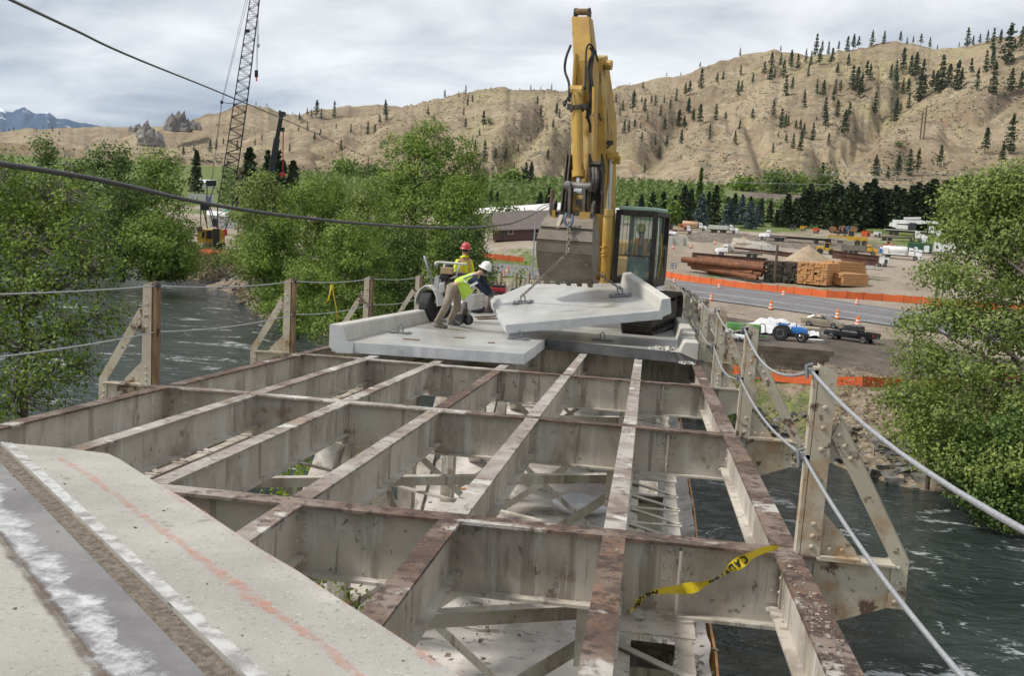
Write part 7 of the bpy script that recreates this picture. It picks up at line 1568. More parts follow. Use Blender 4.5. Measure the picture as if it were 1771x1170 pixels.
def pickup(paint, label, cat='pickup truck', crew=True, service=False):
    r = thing('pickup_truck', label, cat); mb = MB()
    loft(mb, [(1.1, 0.92, 0.5, 0.88, 1.12), (2.3, 0.92, 0.5, 0.84, 1.08), (2.85, 0.88, 0.5, 0.80, 0.98), (2.98, 0.8, 0.52, 0.74, 0.9)]); mb.build('bonnet', [paint], r, bevel=0.04)
    mb = MB(); loft(mb, [(-1.2, 0.94, 0.48, 0.90, 1.15), (1.2, 0.94, 0.48, 0.90, 1.14)]); mb.build('body', [paint], r, bevel=0.03)
    mb = MB(); loft(mb, [(-1.15, 0.88, 1.12, 0.72, 1.78), (-0.9, 0.88, 1.12, 0.74, 1.86), (0.3, 0.88, 1.12, 0.74, 1.86), (1.15, 0.86, 1.10, 0.80, 1.16)]); mb.build('cab', [paint], r, bevel=0.03)
    two(r, 'side_window', [(-1.0, 0.90, 1.2), (-0.15, 0.90, 1.2), (-0.15, 0.775, 1.74), (-0.88, 0.765, 1.72)], M_GLASSD); two(r, 'side_window', [(-0.05, 0.90, 1.2), (0.85, 0.88, 1.2), (0.38, 0.775, 1.73), (-0.05, 0.775, 1.74)], M_GLASSD)
    panel(r, 'windscreen', [(1.10, -0.74, 1.2), (1.10, 0.74, 1.2), (0.40, 0.66, 1.80), (0.40, -0.66, 1.80)], M_GLASSD, 0.02); panel(r, 'rear_window', [(-1.16, 0.7, 1.25), (-1.16, -0.7, 1.25), (-1.06, -0.62, 1.7), (-1.06, 0.62, 1.7)], M_GLASSD, 0.03)
    if service: mb = MB(); mb.bbox((-3.0, -1.0, 0.75), (-1.3, 1.0, 1.35)); mb.build('service_body', [paint], r, bevel=0.02); mb = MB(); mb.bbox((-2.9, -0.5, 1.36), (-1.5, 0.5, 1.9)); mb.build('tool_bin', [paint], r, bevel=0.02)
    else:
        mb = MB(); mb.bbox((-3.0, -0.93, 0.55), (-1.25, -0.84, 1.18)); mb.build('bed_side', [paint], r, bevel=0.02); mb = MB(); mb.bbox((-3.0, 0.84, 0.55), (-1.25, 0.93, 1.18)); mb.build('bed_side', [paint], r, bevel=0.02)
        mb = MB(); mb.bbox((-3.0, -0.84, 0.6), (-1.25, 0.84, 0.7)); mb.build('bed_floor', [M_BLACK], r); mb = MB(); mb.bbox((-3.04, -0.84, 0.6), (-2.98, 0.84, 1.16)); mb.build('tailgate', [paint], r)
    mb = MB(); mb.bbox((-3.16, -0.9, 0.46), (-3.03, 0.9, 0.62)); mb.bbox((2.98, -0.9, 0.45), (3.1, 0.9, 0.64)); mb.build('bumper', [M_CHROME if not service else M_GREYM], r)
    for y in (-0.88, 0.88): mb = MB(); mb.box((-3.03, y, 0.98), (0.08, 0.12, 0.32)); mb.build('tail_light', [M_TAIL], r); mb = MB(); mb.box((2.97, y * 0.8, 0.82), (0.1, 0.25, 0.18)); mb.build('headlight', [M_CHROME], r); mb = MB(); mb.box((0.95, y * 1.14, 1.25), (0.12, 0.18, 0.2)); mb.build('mirror', [M_BLACK], r)
    for x in (-1.95, 1.95):
        for y in (-0.84, 0.84): wheel(r, x, y, 0.40, 0.27)
    mb = MB(); mb.bbox((-2.9, -0.6, 0.4), (2.7, 0.6, 0.55)); mb.build('chassis', [M_BLACK], r); return r
place(pickup(M_BLACKP, 'shiny black crew cab pickup parked on the dirt below the highway'), 1471, 591, 152, 93, (6.2, 2))
M_GOLD = plain('champagne_gold_paint', (0.30, 0.255, 0.19), 0.3, 0.3)
place(car(M_GOLD, 'champagne gold sedan parked behind the black pickup', 'car'), 1422, 566, -14, 72, (4.85, 1.8))
place(pickup(M_WHITE, 'white service pickup seen between the right rail posts', 'pickup truck', service=True), 1258, 589, -8, 66, (6.2, 2))
# tractor with slurry tank
tr = thing('tractor', 'blue farm tractor with big rear tyres parked by the white sheeting', 'tractor'); M_BLUE = plain('blue_tractor_paint', (0.03, 0.17, 0.48), 0.4)
mb = MB(); loft(mb, [(0.3, 0.30, 0.75, 0.28, 1.35), (1.2, 0.30, 0.7, 0.28, 1.35), (1.75, 0.28, 0.7, 0.24, 1.2)]); mb.build('bonnet', [M_BLUE], tr, bevel=0.06)
mb = MB(); mb.bbox((-0.8, -0.28, 0.5), (1.6, 0.28, 0.8)); mb.bbox((1.55, -0.3, 0.55), (1.9, 0.3, 0.8)); mb.build('chassis', [M_DARK], tr)
for y in (-0.62, 0.62): wheel(tr, -0.55, y, 0.72, 0.42); wheel(tr, 1.35, y * 0.95, 0.46, 0.28)
for y in (-0.62, 0.62): mb = MB(); mb.bbox((-1.0, y - 0.2, 1.45), (0.1, y + 0.2, 1.52)); mb.build('mudguard', [M_BLUE], tr, bevel=0.03)
mb = MB(); mb.bbox((-0.75, -0.25, 1.1), (-0.3, 0.25, 1.25)); mb.bbox((-0.85, -0.25, 1.2), (-0.72, 0.25, 1.6)); mb.build('seat', [M_BLACK], tr, bevel=0.04)
mb = MB(); mb.tube([(0.25, 0, 1.2), (0.0, 0, 1.5)], 0.03, 6); mb.lathe((0.0, 0, 1.52), [(0.2, 0), (0.22, 0.02), (0.2, 0.04)], 12, 0, (-0.6, 0, 0.8)); mb.build('steering_wheel', [M_BLACK], tr); mb = MB(); mb.tube([(0.7, 0.2, 1.3), (0.7, 0.2, 1.75)], 0.04, 6); mb.build('exhaust', [M_BLACK], tr)
place(tr, 1361, 590, -10, 57, (2.9, 1.6))
tk = thing('slurry_tank', 'green cylindrical spray tank trailer coupled behind the blue tractor', 'tank trailer'); M_GRN = mat('green_tank_paint', (0.09, 0.26, 0.05), (0.06, 0.19, 0.035), 1.5, 0.45, coord='obj')
mb = MB(); mb.lathe((-2.4, 0, 1.35), [(0.02, -0.05), (0.5, 0.0), (0.72, 0.12), (0.75, 0.4), (0.75, 4.3), (0.70, 4.55), (0.5, 4.65), (0.02, 4.7)], 24, 0, (1, 0, 0)); mb.build('tank', [M_GRN], tk, smooth=True)
for x0, x1 in ((-2.2, -1.2), (-0.8, 0.0), (0.4, 1.9)): mb = MB(); mb.box(((x0 + x1) / 2, -0.755, 1.2), (x1 - x0, 0.015, 0.13)); mb.build('yellow_marking', [plain('yellow_decal', (0.65, 0.50, 0.05))], tk)
mb = MB(); mb.bbox((-2.3, -0.5, 0.45), (3.2, 0.5, 0.6)); mb.build('frame', [M_GRN], tk); mb = MB(); mb.tube(cr([(2.1, 0, 2.1), (2.5, 0, 2.25), (2.75, 0, 1.9), (2.8, 0, 1.0), (2.6, 0, 0.5)], 5), 0.06, 7); mb.tube([(-2.2, -0.7, 1.9), (2.2, -0.7, 1.9)], 0.03, 6); mb.build('pipework', [M_DARK], tk)
for y in (-0.7, 0.7): wheel(tk, -0.9, y, 0.5, 0.35); wheel(tk, 0.2, y, 0.5, 0.35)
place(tk, 1284, 587, 0, 72, (5.6, 1.5))
M_SHEET = mat('white_cover_sheeting', (0.66, 0.66, 0.66), (0.52, 0.52, 0.53), 1.2, 0.55, bump=0.06, bscale=2.5)
p, D = gh(1352, 579, 60, 200); s = D / F_PX
N_ = 26; V = []; ax = ray(1352, 570); rt = np.array([ax[1], -ax[0], 0]); fw = np.array([ax[0], ax[1], 0])
for i in range(N_):
    for j in range(N_):
        u, v = i / (N_ - 1) * 2 - 1, j / (N_ - 1) * 2 - 1; hgt = max(0, 1 - (abs(u + 0.2) ** 2.2 + v * v)) * 21 * s * (0.6 + 0.6 * float(vnoise(u * 3 + 3, v * 3 + 3, 4))) + float(vnoise(u * 9 + 9, v * 5 + 9, 6)) * 6 * s
        V.append(rt * u * 52 * s * (1 + 0.2 * float(vnoise(v * 3 + 9, 3, 5))) + fw * (v * 48 * s + 22 * s) + np.array([0, 0, hgt]))
F = [(i * N_ + j, (i + 1) * N_ + j, (i + 1) * N_ + j + 1, i * N_ + j + 1) for i in range(N_ - 1) for j in range(N_ - 1)]
o = link('sheeting_heap', fast_mesh('sheeting_heap', V, F, M_SHEET, smooth=True)); o.location = p + np.array([0, 0, 0.02]); tag(o, 'heap of white sheeting spread on the dirt behind the blue tractor', 'sheeting')
p, D = gh(1413, 589, 60, 200); o = lump('plastic_scrap', 'small white sheet scrap lying on the dirt in front of the sedan', 'sheeting', p + np.array([0, 0, 0.03]), 0.5, (1.5, 0.8, 0.15), M_SHEET, 4)

def truck(name, label, cat, paint, axles, body='none', bm=None, L=8.5, hood=True, rim=None):
    """heavy truck along +x: nose at L/2"""
    r = thing(name, label, cat); n = L / 2; cab0 = n - (2.9 if hood else 1.9)
    mb = MB(); mb.bbox((-n, -0.42, 0.75), (n - 0.3, 0.42, 1.0)); mb.build('chassis', [M_DARK], r)
    mb = MB(); loft(mb, [(cab0, 1.1, 0.95, 1.05, 2.0), (cab0 + 1.25, 1.1, 0.95, 1.02, 2.0)]); loft(mb, [(cab0, 1.05, 1.98, 0.98, 2.75), (cab0 + 0.9, 1.05, 1.98, 0.98, 2.75), (cab0 + 1.25, 1.02, 1.96, 0.98, 2.1)]); mb.build('cab', [paint], r, bevel=0.05)
    if hood:
        mb = MB(); loft(mb, [(cab0 + 1.2, 0.85, 0.95, 0.72, 1.95), (n - 0.25, 0.80, 0.9, 0.62, 1.7), (n, 0.72, 0.9, 0.55, 1.55)]); mb.build('bonnet', [paint], r, bevel=0.05)
        mb = MB(); mb.bbox((n - 0.02, -0.5, 0.95), (n + 0.03, 0.5, 1.5)); mb.build('grille', [M_CHROME], r)
    mb = MB(); mb.bbox((n - 0.05, -1.1, 0.5), (n + 0.12, 1.1, 0.85)); mb.build('bumper', [M_CHROME if paint is M_WHITE else M_GREYM], r)
    two(r, 'side_window', [(cab0 + 0.2, 1.075, 2.05), (cab0 + 1.1, 1.065, 2.05), (cab0 + 0.85, 1.0, 2.6), (cab0 + 0.2, 1.0, 2.6)], M_GLASSD); panel(r, 'windscreen', [(cab0 + 1.25, -0.92, 2.06), (cab0 + 1.25, 0.92, 2.06), (cab0 + 0.93, 0.88, 2.66), (cab0 + 0.93, -0.88, 2.66)], M_GLASSD, 0.02)
    for y in (-0.85, 0.85): mb = MB(); mb.lathe((n - 0.95, y - 0.15 if y < 0 else y - 0.15, 0.55), [(0.3, 0), (0.66, 0.0), (0.66, 0.3), (0.3, 0.3)], 16, 0, (0, 1, 0)); mb.build('mudguard', [paint], r)
    for x in axles:
        for y in (-0.95, 0.95): wheel(r, x, y, 0.52, 0.34 if x > cab0 else 0.5, rim or M_WHITE)
    mb = MB(); mb.tube([(cab0 - 0.1, 0.8, 1.0), (cab0 - 0.1, 0.8, 3.1)], 0.08, 7); mb.build('exhaust_stack', [M_CHROME], r)
    b1 = cab0 - 0.35; bm = bm or M_GREYM
    if body == 'dump':
        mb = MB(); a = (-n - 0.2, b1)
        mb.prism([(a[0], -1.2, 1.15), (a[1], -1.2, 1.15), (a[1], -1.2, 2.45), (a[0] + 0.3, -1.2, 2.35)][::-1], (0, 0.06, 0)); mb.prism([(a[0], 1.14, 1.15), (a[1], 1.14, 1.15), (a[1], 1.14, 2.45), (a[0] + 0.3, 1.14, 2.35)][::-1], (0, 0.06, 0)); mb.bbox((a[0], -1.14, 1.15), (a[1], 1.14, 1.3)); mb.bbox((a[1] - 0.08, -1.14, 1.3), (a[1], 1.14, 2.6)); mb.bbox((a[0] + 0.1, -1.14, 1.3), (a[0] + 0.18, 1.14, 2.3)); mb.bbox((a[1] - 0.1, -1.0, 2.5), (a[1] + 0.8, 1.0, 2.58)); bd = mb.build('dump_body', [bm], r)
        for x in np.linspace(a[0] + 0.6, a[1] - 0.5, 5):
            mb = MB(); mb.bbox((x - 0.05, -1.26, 1.15), (x + 0.05, -1.2, 2.35)); mb.build('body_rib', [bm], r)
    elif body == 'tank':
        mb = MB(); mb.lathe((-n, 0, 2.05), [(0.1, 0), (0.8, 0.05), (0.98, 0.3), (0.98, b1 + n - 0.3), (0.8, b1 + n - 0.05), (0.1, b1 + n)], 20, 0, (1, 0, 0)); mb.build('tank', [bm], r, smooth=True); mb = MB(); mb.bbox((-n + 0.3, -1.05, 1.0), (b1 - 0.3, 1.05, 1.3)); mb.build('tank_cradle', [bm], r); mb = MB(); mb.bbox((-n + 1.0, -0.4, 3.0), (b1 - 1.0, 0.4, 3.12)); mb.build('walkway', [bm], r)
    elif body == 'flat':
        mb = MB(); mb.bbox((-n - 0.2, -1.22, 1.15), (b1, 1.22, 1.32)); mb.build('flat_bed', [bm], r); mb = MB(); mb.bbox((b1 - 0.08, -1.2, 1.32), (b1, 1.2, 2.4)); mb.build('headboard', [M_DARK], r)
    return r, cab0, n
M_DIRTYW = plain('dusty_white_paint', (0.62, 0.60, 0.56), 0.5); M_YTRK = plain('yellow_truck_paint', (0.55, 0.33, 0.03), 0.45); M_PEACH = plain('peach_tank_paint', (0.55, 0.36, 0.22), 0.5); M_REDT = plain('red_truck_paint', (0.42, 0.035, 0.02), 0.45); M_SILV = plain('silver_tub', (0.62, 0.61, 0.58), 0.4); M_CREAMC = plain('cream_crane_paint', (0.74, 0.71, 0.60), 0.5); M_ORM = plain('orange_machine', (0.65, 0.12, 0.03), 0.5)
t, c0, n = truck('boom_truck', 'white boom truck with cream crane arm parked behind the rusty pipes', 'crane truck', M_WHITE, (-3.6, -2.3, 3.9), 'flat', M_DARK, 10.5)
mb = MB(); mb.bbox((1.6, -1.0, 1.0), (1.85, -0.75, 3.1)); mb.bbox((1.6, 0.75, 1.0), (1.85, 1.0, 3.1)); mb.build('outrigger', [M_CREAMC], t)
mb = MB(); mb.bbox((1.1, -0.5, 1.3), (1.9, 0.5, 3.0)); mb.build('crane_turret', [M_CREAMC], t, bevel=0.05); mb = MB(); mb.bar((1.6, 0, 4.0), (-6.0, 0, 3.2), 0.5, 0.62); mb.bar((1.3, 0, 2.6), (0.9, 0, 3.9), 0.6, 0.7); mb.bar((-6.0, 0, 3.2), (-6.6, 0, 3.1), 0.35, 0.4); mb.build('crane_arm', [M_CREAMC], t); mb = MB(); mb.tube([(-5.0, 0, 3.2), (-5.0, 0, 1.4)], 0.06, 6); mb.bar((-6.5, 0, 3.1), (-6.3, 0, 2.7), 0.2, 0.2); mb.build('hook_block', [M_DARK], t)
place(t, 1277, 445, 176, 86, (11.5, 2.4))
t, c0, n = truck('tractor_unit', 'white tractor unit hauling a long empty dark flatbed trailer', 'truck', M_WHITE, (-2.3, -1.1, 2.6), 'none', None, 7.0)
mb = MB(); mb.bbox((-15.5, -1.25, 1.25), (0.2, 1.25, 1.5)); mb.build('trailer_bed', [M_DARK], t); mb = MB(); mb.bbox((-14.5, -0.5, 0.9), (-3.5, 0.5, 1.25)); mb.build('trailer_frame', [M_DARK], t)
for x in (-14.2, -11.0):
    for y in (-1.0, 1.0): wheel(t, x, y, 0.5, 0.45, M_WHITE)
place(t, 1336, 417, 172, 46, (7.0, 2.4))
t, c0, n = truck('dump_truck', 'yellow cab dump truck with dusty grey box parked beyond the lumber', 'dump truck', M_YTRK, (-3.4, -2.1, -0.9, 3.3), 'dump', plain('dusty_dump_box', (0.20, 0.18, 0.15), 0.7), 9.2); place(t, 1486, 441, 2, 59, (9.4, 2.4))
t, c0, n = truck('dump_truck', 'white dump truck with silver tub parked before the blue spruces', 'dump truck', M_WHITE, (-3.6, -2.5, -0.6, 0.4, 3.4), 'dump', M_SILV, 9.8); place(t, 1251, 403, -3, 50, (9.8, 2.4))
t, c0, n = truck('tank_truck', 'peach tank truck with white cab left of the white dump truck', 'tank truck', M_WHITE, (-3.0, -1.8, 3.0), 'tank', M_PEACH, 8.6); place(t, 1201, 399, -3, 43, (8.6, 2.4))
t, c0, n = truck('loader_truck', 'red flatbed truck with orange folding crane and white cab', 'crane truck', M_REDT, (-2.4, 2.4), 'flat', M_REDT, 6.8, hood=False); mb = MB(); mb.bar((0.4, 0, 1.3), (0.4, 0, 2.9), 0.4, 0.4); mb.bar((0.4, 0, 2.9), (-1.4, 0, 3.2), 0.35, 0.35); mb.bar((-1.4, 0, 3.1), (-0.7, 0, 1.8), 0.3, 0.3); mb.build('folding_crane', [M_ORM], t)
for o in list(t.children):
    if o.name.split('.')[0] == 'cab': o.data.materials[0] = M_WHITE
place(t, 1180, 404, -3, 34, (6.8, 2.4))
t, c0, n = truck('tank_truck', 'white fuel tank truck with blue drum at its tail near the generator', 'tank truck', M_WHITE, (-3.1, 3.1), 'tank', M_WHITE, 8.8); mb = MB(); mb.bbox((-4.9, -1.1, 1.0), (-3.0, 1.1, 2.6)); mb.build('pump_cabinet', [M_WHITE], t); mb = MB(); mb.lathe((-4.7, -1.2, 1.2), [(0.35, 0), (0.35, 1.0)], 12); mb.build('blue_drum', [M_BLUE], t); place(t, 1559, 449, -5, 64, (9.2, 2.4))
t, c0, n = truck('tank_truck', 'white truck half hidden behind the white fuel tank truck', 'truck', M_WHITE, (-2.6, 2.6), 'none', None, 7.0); place(t, 1578, 440, -4, 30, (7.0, 2.4))
t, c0, n = truck('flatbed_truck', 'white cab truck with long dark bed in front of the mobile crane', 'truck', M_WHITE, (-4.4, -3.1, 2.2, 4.0), 'flat', M_DARK, 11.5); place(t, 1561, 418, -2, 74, (11.6, 2.4))
t, c0, n = truck('crane_carrier', 'big white mobile crane with folded telescopic boom under the dark pines', 'mobile crane', M_WHITE, (-5.0, -3.8, 3.5, 5.0), 'flat', M_DIRTYW, 13.0)
mb = MB(); mb.bar((-5.0, 0, 3.2), (2.0, 0, 3.5), 0.9, 0.95); mb.bar((2.0, 0, 3.5), (6.6, 0, 3.7), 0.7, 0.7); mb.bar((-5.6, 0, 2.6), (-4.0, 0, 2.2), 1.6, 1.0); mb.bbox((-4.0, -1.1, 1.5), (-1.2, 1.1, 2.5)); mb.build('telescopic_boom', [M_WHITE], t, bevel=0.05); mb = MB(); mb.bbox((-1.0, -1.2, 1.5), (0.6, -0.2, 3.2)); mb.build('crane_cab', [M_GLASSD], t); mb = MB(); mb.bar((-2.5, 0, 4.2), (1.5, 0, 4.5), 0.5, 0.5); mb.build('jib', [M_WHITE], t); place(t, 1578, 409, -2, 84, (13.0, 2.4))
# yellow earthmovers
def loader(label, cat='loader', m=M_YTRK):
    r = thing('wheel_loader', label, cat); mb = MB(); mb.bbox((-2.6, -0.9, 1.0), (-0.6, 0.9, 2.0)); mb.build('engine_hood', [m], r, bevel=0.08); mb = MB(); mb.bbox((-0.7, -0.75, 1.0), (0.8, 0.75, 1.7)); mb.build('body', [m], r, bevel=0.05)
    mb = MB(); [mb.bbox((x - 0.05, y - 0.05, 1.7), (x + 0.05, y + 0.05, 3.0)) for x in (-0.6, 0.7) for y in (-0.65, 0.65)]; mb.bbox((-0.75, -0.75, 3.0), (0.85, 0.75, 3.12)); mb.build('cab_frame', [m], r); mb = MB(); mb.bbox((-0.55, -0.62, 1.75), (0.65, 0.62, 2.98)); mb.build('cab_glass', [M_GLASSD], r)
    mb = MB(); [mb.bar((0.6, y, 1.8), (2.6, y, 0.9), 0.16, 0.3) for y in (-0.55, 0.55)]; mb.build('lift_arm', [m], r); mb = MB(); mb.prism([(2.5, -1.2, 0.2), (3.4, -1.2, 0.1), (3.3, -1.2, 0.35), (2.8, -1.2, 0.7), (2.9, -1.2, 1.4), (2.6, -1.2, 1.3)], (0, 2.4, 0)); mb.build('bucket', [m], r)
    for x in (-1.7, 1.3):
        for y in (-0.95, 0.95): wheel(r, x, y, 0.75, 0.5, m)
    return r
place(loader('yellow wheel loader behind the sand pile, bucket lowered to the right'), 1429, 440, -6, 40, (6.4, 2.4))
g_ = thing('road_grader', 'yellow motor grader with long front frame behind the dump truck', 'grader'); mb = MB(); mb.bbox((-4, -0.8, 1.0), (-1.2, 0.8, 2.0)); mb.build('engine_hood', [M_YTRK], g_, bevel=0.06); mb = MB(); mb.bbox((-1.2, -0.7, 1.1), (0.3, 0.7, 2.0)); [mb.bbox((x - 0.06, y - 0.06, 2), (x + 0.06, y + 0.06, 3.2)) for x in (-1.1, 0.2) for y in (-0.6, 0.6)]; mb.bbox((-1.25, -0.75, 3.2), (0.35, 0.75, 3.32)); mb.build('cab', [M_YTRK], g_)
mb = MB(); mb.bbox((-1.05, -0.58, 2.0), (0.15, 0.58, 3.18)); mb.build('cab_glass', [M_GLASSD], g_); mb = MB(); mb.bar((0.3, 0, 1.7), (4.2, 0, 1.9), 0.35, 0.4); mb.bar((4.2, 0, 2.0), (4.5, 0, 0.7), 0.3, 0.3); mb.build('front_frame', [M_YTRK], g_); mb = MB(); mb.bar((1.2, -1.8, 0.6), (2.4, 1.8, 0.6), 0.1, 0.6); mb.build('blade', [M_GREYM], g_)
for x in (-3.4, -1.9, 4.4):
    for y in (-0.9, 0.9): wheel(g_, x, y, 0.62, 0.4, M_YTRK)
place(g_, 1467, 424, 178, 66, (9, 2.4))
place(loader('small orange loader behind the white fuel truck', 'loader', M_ORM), 1536, 428, 172, 20, (6.4, 2.4))
# timber, pipes, girders, piles
def stack(label, x, yb, theta, wpx, hpx, lpx, ny, nz, m, seed, group, d0=100, fill=1.0, Dv=None):
    rg_ = np.random.default_rng(seed); p, D = gh(x, yb, d0, 400); s = D / F_PX; r = thing('timber_stack', label, 'timber stack', p, group=group); W, Hh, L = wpx * s, hpx * s, lpx * s
    a, b = W / ny, Hh / nz; me = None
    for k in range(nz):
        for j in range(ny):
            if rg_.random() > fill: continue
            if me is None: mb = MB(); mb.box((0, 0, 0), (L, a * 0.93, b * 0.90)); t_ = mb.build('timber', [m]); me = t_.data
            else: t_ = bpy.data.objects.new('timber', me); COL.objects.link(t_)
            t_.parent = r; t_.location = (rg_.uniform(-1, 1) * L * 0.03, (j + 0.5) * a - W / 2 + rg_.uniform(-.01, .01), (k + 0.5) * b); t_.rotation_euler = (0, 0, rg_.uniform(-.006, .006))
    rd = ray(x, yb); f = np.array([rd[0], rd[1]]); f /= np.hypot(*f); rt = np.array([f[1], -f[0]]); h_ = rt * math.cos(R_(theta)) + f * math.sin(R_(theta)); r.rotation_euler = (0, 0, math.atan2(h_[1], h_[0])); return r
M_OLDT = mat('creosote_dark_timber', (0.035, 0.03, 0.024), (0.13, 0.11, 0.085), 0.9, 0.9, stains=[((0.22, 0.19, 0.15), 1.6, 0.6, 0.1)])
TG = 'timber stacks in the yard'
stack('dark creosoted timber stack, left half, beside the utility pole', 1340, 486, 88, 36, 33, 46, 8, 10, M_OLDT, 1, TG, fill=0.95)
stack('dark creosoted timber stack, right half, touching the orange lumber', 1374, 489, 86, 34, 34, 46, 8, 10, M_OLDT, 2, TG, fill=0.96)
stack('fresh orange lumber, tall stack next to the dark timbers', 1414, 492, 70, 50, 36, 60, 9, 9, M_PINEWOOD, 3, TG, fill=0.97)
stack('fresh orange lumber, low long stack at the right end', 1462, 494, 42, 46, 20, 52, 8, 5, M_PINEWOOD, 4, TG)
stack('fresh orange lumber, raised stack behind the low right one', 1458, 482, 40, 40, 28, 56, 6, 6, M_PINEWOOD, 5, TG)
M_PIPE = mat('rusty_steel_pipe', (0.22, 0.085, 0.035), (0.13, 0.055, 0.03), 0.9, 0.85, stains=[((0.30, 0.15, 0.07), 0.7, 0.58, 0.1)])
p, D = gh(1250, 478, 120, 330); s = D / F_PX
PIPES = [((1180, 449), (1322, 464), 5.2, 'uppermost rusty pipe of the pile, longest to the left'), ((1208, 447), (1322, 459), 4.2, 'rusty pipe resting behind the uppermost one'), ((1191, 456), (1318, 475), 4.4, 'rusty pipe in the middle of the pile with collars'), ((1210, 459), (1302, 472), 3.8, 'short rusty pipe in the middle of the pile'), ((1197, 462), (1308, 480), 3.8, 'lowest rusty pipe at the front of the pile'), ((1225, 470), (1310, 482), 3.4, 'short rusty pipe lying on the ground in front'), ((1212, 452), (1322, 470), 4.4, 'rusty pipe buried behind the middle row')]
for k, (a, b, r, lab) in enumerate(PIPES):
    dz = (0, 3.0, 0.5, 1.5, 0, -1, 2)[k]; A_, B_ = at(a[0], a[1], D + 3 + dz * 0.6), at(b[0], b[1], D - 6 + dz * 0.6); mb = MB(); rr_ = r * s; dd = (B_ - A_) / np.linalg.norm(B_ - A_)
    mb.lathe(A_, [(rr_ * 0.8, 0.02), (rr_, 0), (rr_, np.linalg.norm(B_ - A_)), (rr_ * 0.8, np.linalg.norm(B_ - A_)), (rr_ * 0.78, np.linalg.norm(B_ - A_) - 1.5), (0.01, np.linalg.norm(B_ - A_) - 1.6)], 14, 0, dd)
    root = mb.build('steel_pipe', [M_PIPE], origin=(A_ + B_) / 2); tag(root, lab, 'pipe', 'rusty pipes piled in the yard')
    cl = MB(); [cl.lathe(A_ + (B_ - A_) * t_, [(rr_ * 1.06, 0), (rr_ * 1.06, 0.35)], 14, 0, dd) for t_ in (0.25, 0.6)]; cl.build('collar', [M_PIPE], root)
M_GIRD = mat('brown_rusted_girder', (0.075, 0.035, 0.025), (0.13, 0.065, 0.045), 0.8, 0.85)
def girder(label, a, b, D0, D1, h, grp='rusted girders in the yard'):
    A_, B_ = at(a[0], a[1], D0), at(b[0], b[1], D1); mb = MB(); z = np.array([0, 0, 1.0]); mb.bar(A_, B_, 0.06, h); mb.bar(A_ + z * h / 2, B_ + z * h / 2, 0.5, 0.06); mb.bar(A_ - z * h / 2, B_ - z * h / 2, 0.5, 0.06); o = mb.build('steel_girder', [M_GIRD], origin=(A_ + B_) / 2); tag(o, label, 'girder', grp)
girder('long rusted I-beam lying behind the pipe pile', (1197, 441), (1326, 452), D + 12, D + 6, 1.0)
girder('rusted plate girder running from the boom truck toward the sand pile', (1270, 431), (1376, 442), D + 48, D + 40, 1.0); girder('second rusted girder behind the first by the boom truck', (1296, 438), (1370, 446), D + 44, D + 36, 0.9)
girder('rusted girder lying to the right of the sand pile', (1440, 440), (1520, 450), D + 12, D + 9, 1.5); girder('low rusted girder behind the orange lumber', (1455, 448), (1516, 455), D + 8, D + 6, 1.2)
M_SAND = mat('dry_sand', (0.30, 0.225, 0.15), (0.38, 0.30, 0.21), 0.6, 0.95, bump=0.05, bscale=1.5); M_GRVL = mat('grey_gravel', (0.22, 0.20, 0.175), (0.32, 0.30, 0.27), 1.2, 0.95, bump=0.05, bscale=2.5)
def pile(label, x, yb, wpx, hpx, m, seed, dmax=420, name='sand_pile'):
    p, D = gh(x, yb, 120, dmax); s = D / F_PX; n_, k_ = 40, 16; V = []; F = []
    for i in range(k_ + 1):
        t_ = i / k_
        for a in range(n_):
            th = 6.2832 * a / n_; rr_ = wpx * s / 2 * t_ * (0.85 + 0.3 * float(vnoise(math.cos(th) * 2 + seed, math.sin(th) * 2 + 5, seed))); V.append((math.cos(th) * rr_, math.sin(th) * rr_ * 0.8, hpx * s * (1 - t_) ** 1.05 * (0.9 + 0.2 * float(vnoise(math.cos(th) * 3 * t_ + 9, math.sin(th) * 3 * t_ + 9, seed + 2))) - 0.15 * t_))
    for i in range(k_):
        for a in range(n_): b = (a + 1) % n_; F.append((i * n_ + a, (i + 1) * n_ + a, (i + 1) * n_ + b, i * n_ + b))
    o = link(name, fast_mesh(name, V, F, m, smooth=True)); o.location = p; tag(o, label, name.replace('_', ' '))
pile('tall cone of tan sand behind the dark timbers', 1396, 458, 104, 33, M_SAND, 3); pile('low grey gravel ridge behind the boom truck', 1318, 431, 84, 14, M_GRVL, 5, name='gravel_pile'); pile('small sand heap behind the boom truck cab', 1286, 420, 40, 10, M_SAND, 7); pile('small soil mound of orange earth near the water', 1395, 702, 66, 14, mat('orange_soil', (0.30, 0.155, 0.07), (0.36, 0.22, 0.12), 2, 0.95), 9, 120, 'soil_mound'); pile('sand spill at the right end of the lumber', 1500, 464, 50, 9, M_GRVL, 11, name='gravel_pile')
blk = 0
p0, D0 = gh(1150, 423, 150, 330)
for k in range(7):
    p, D = gh(1147 + k * 6.3, 424.0 + k * 0.25, 150, 330); mb = MB(); s = D / F_PX; mb.box((0, 0, 1.0), (6.2 * s, 1.0, 2.2)); o = mb.build('concrete_block', [M_CURB]); o.location = p; rd = ray(1165, 423); o.rotation_euler = (0, 0, -math.atan2(rd[0], rd[1])); tag(o, ['leftmost block of the grey concrete block wall, touching the cab edge', 'second grey wall block from the excavator cab', 'third grey wall block from the excavator cab', 'middle block of the grey concrete wall', 'third grey wall block from the right end', 'second grey wall block from the right end', 'end block of the grey concrete wall beside the drum'][k], 'concrete block', 'blocks of the grey wall')
old = MB(); p, D = gh(1290, 638, 60, 110)
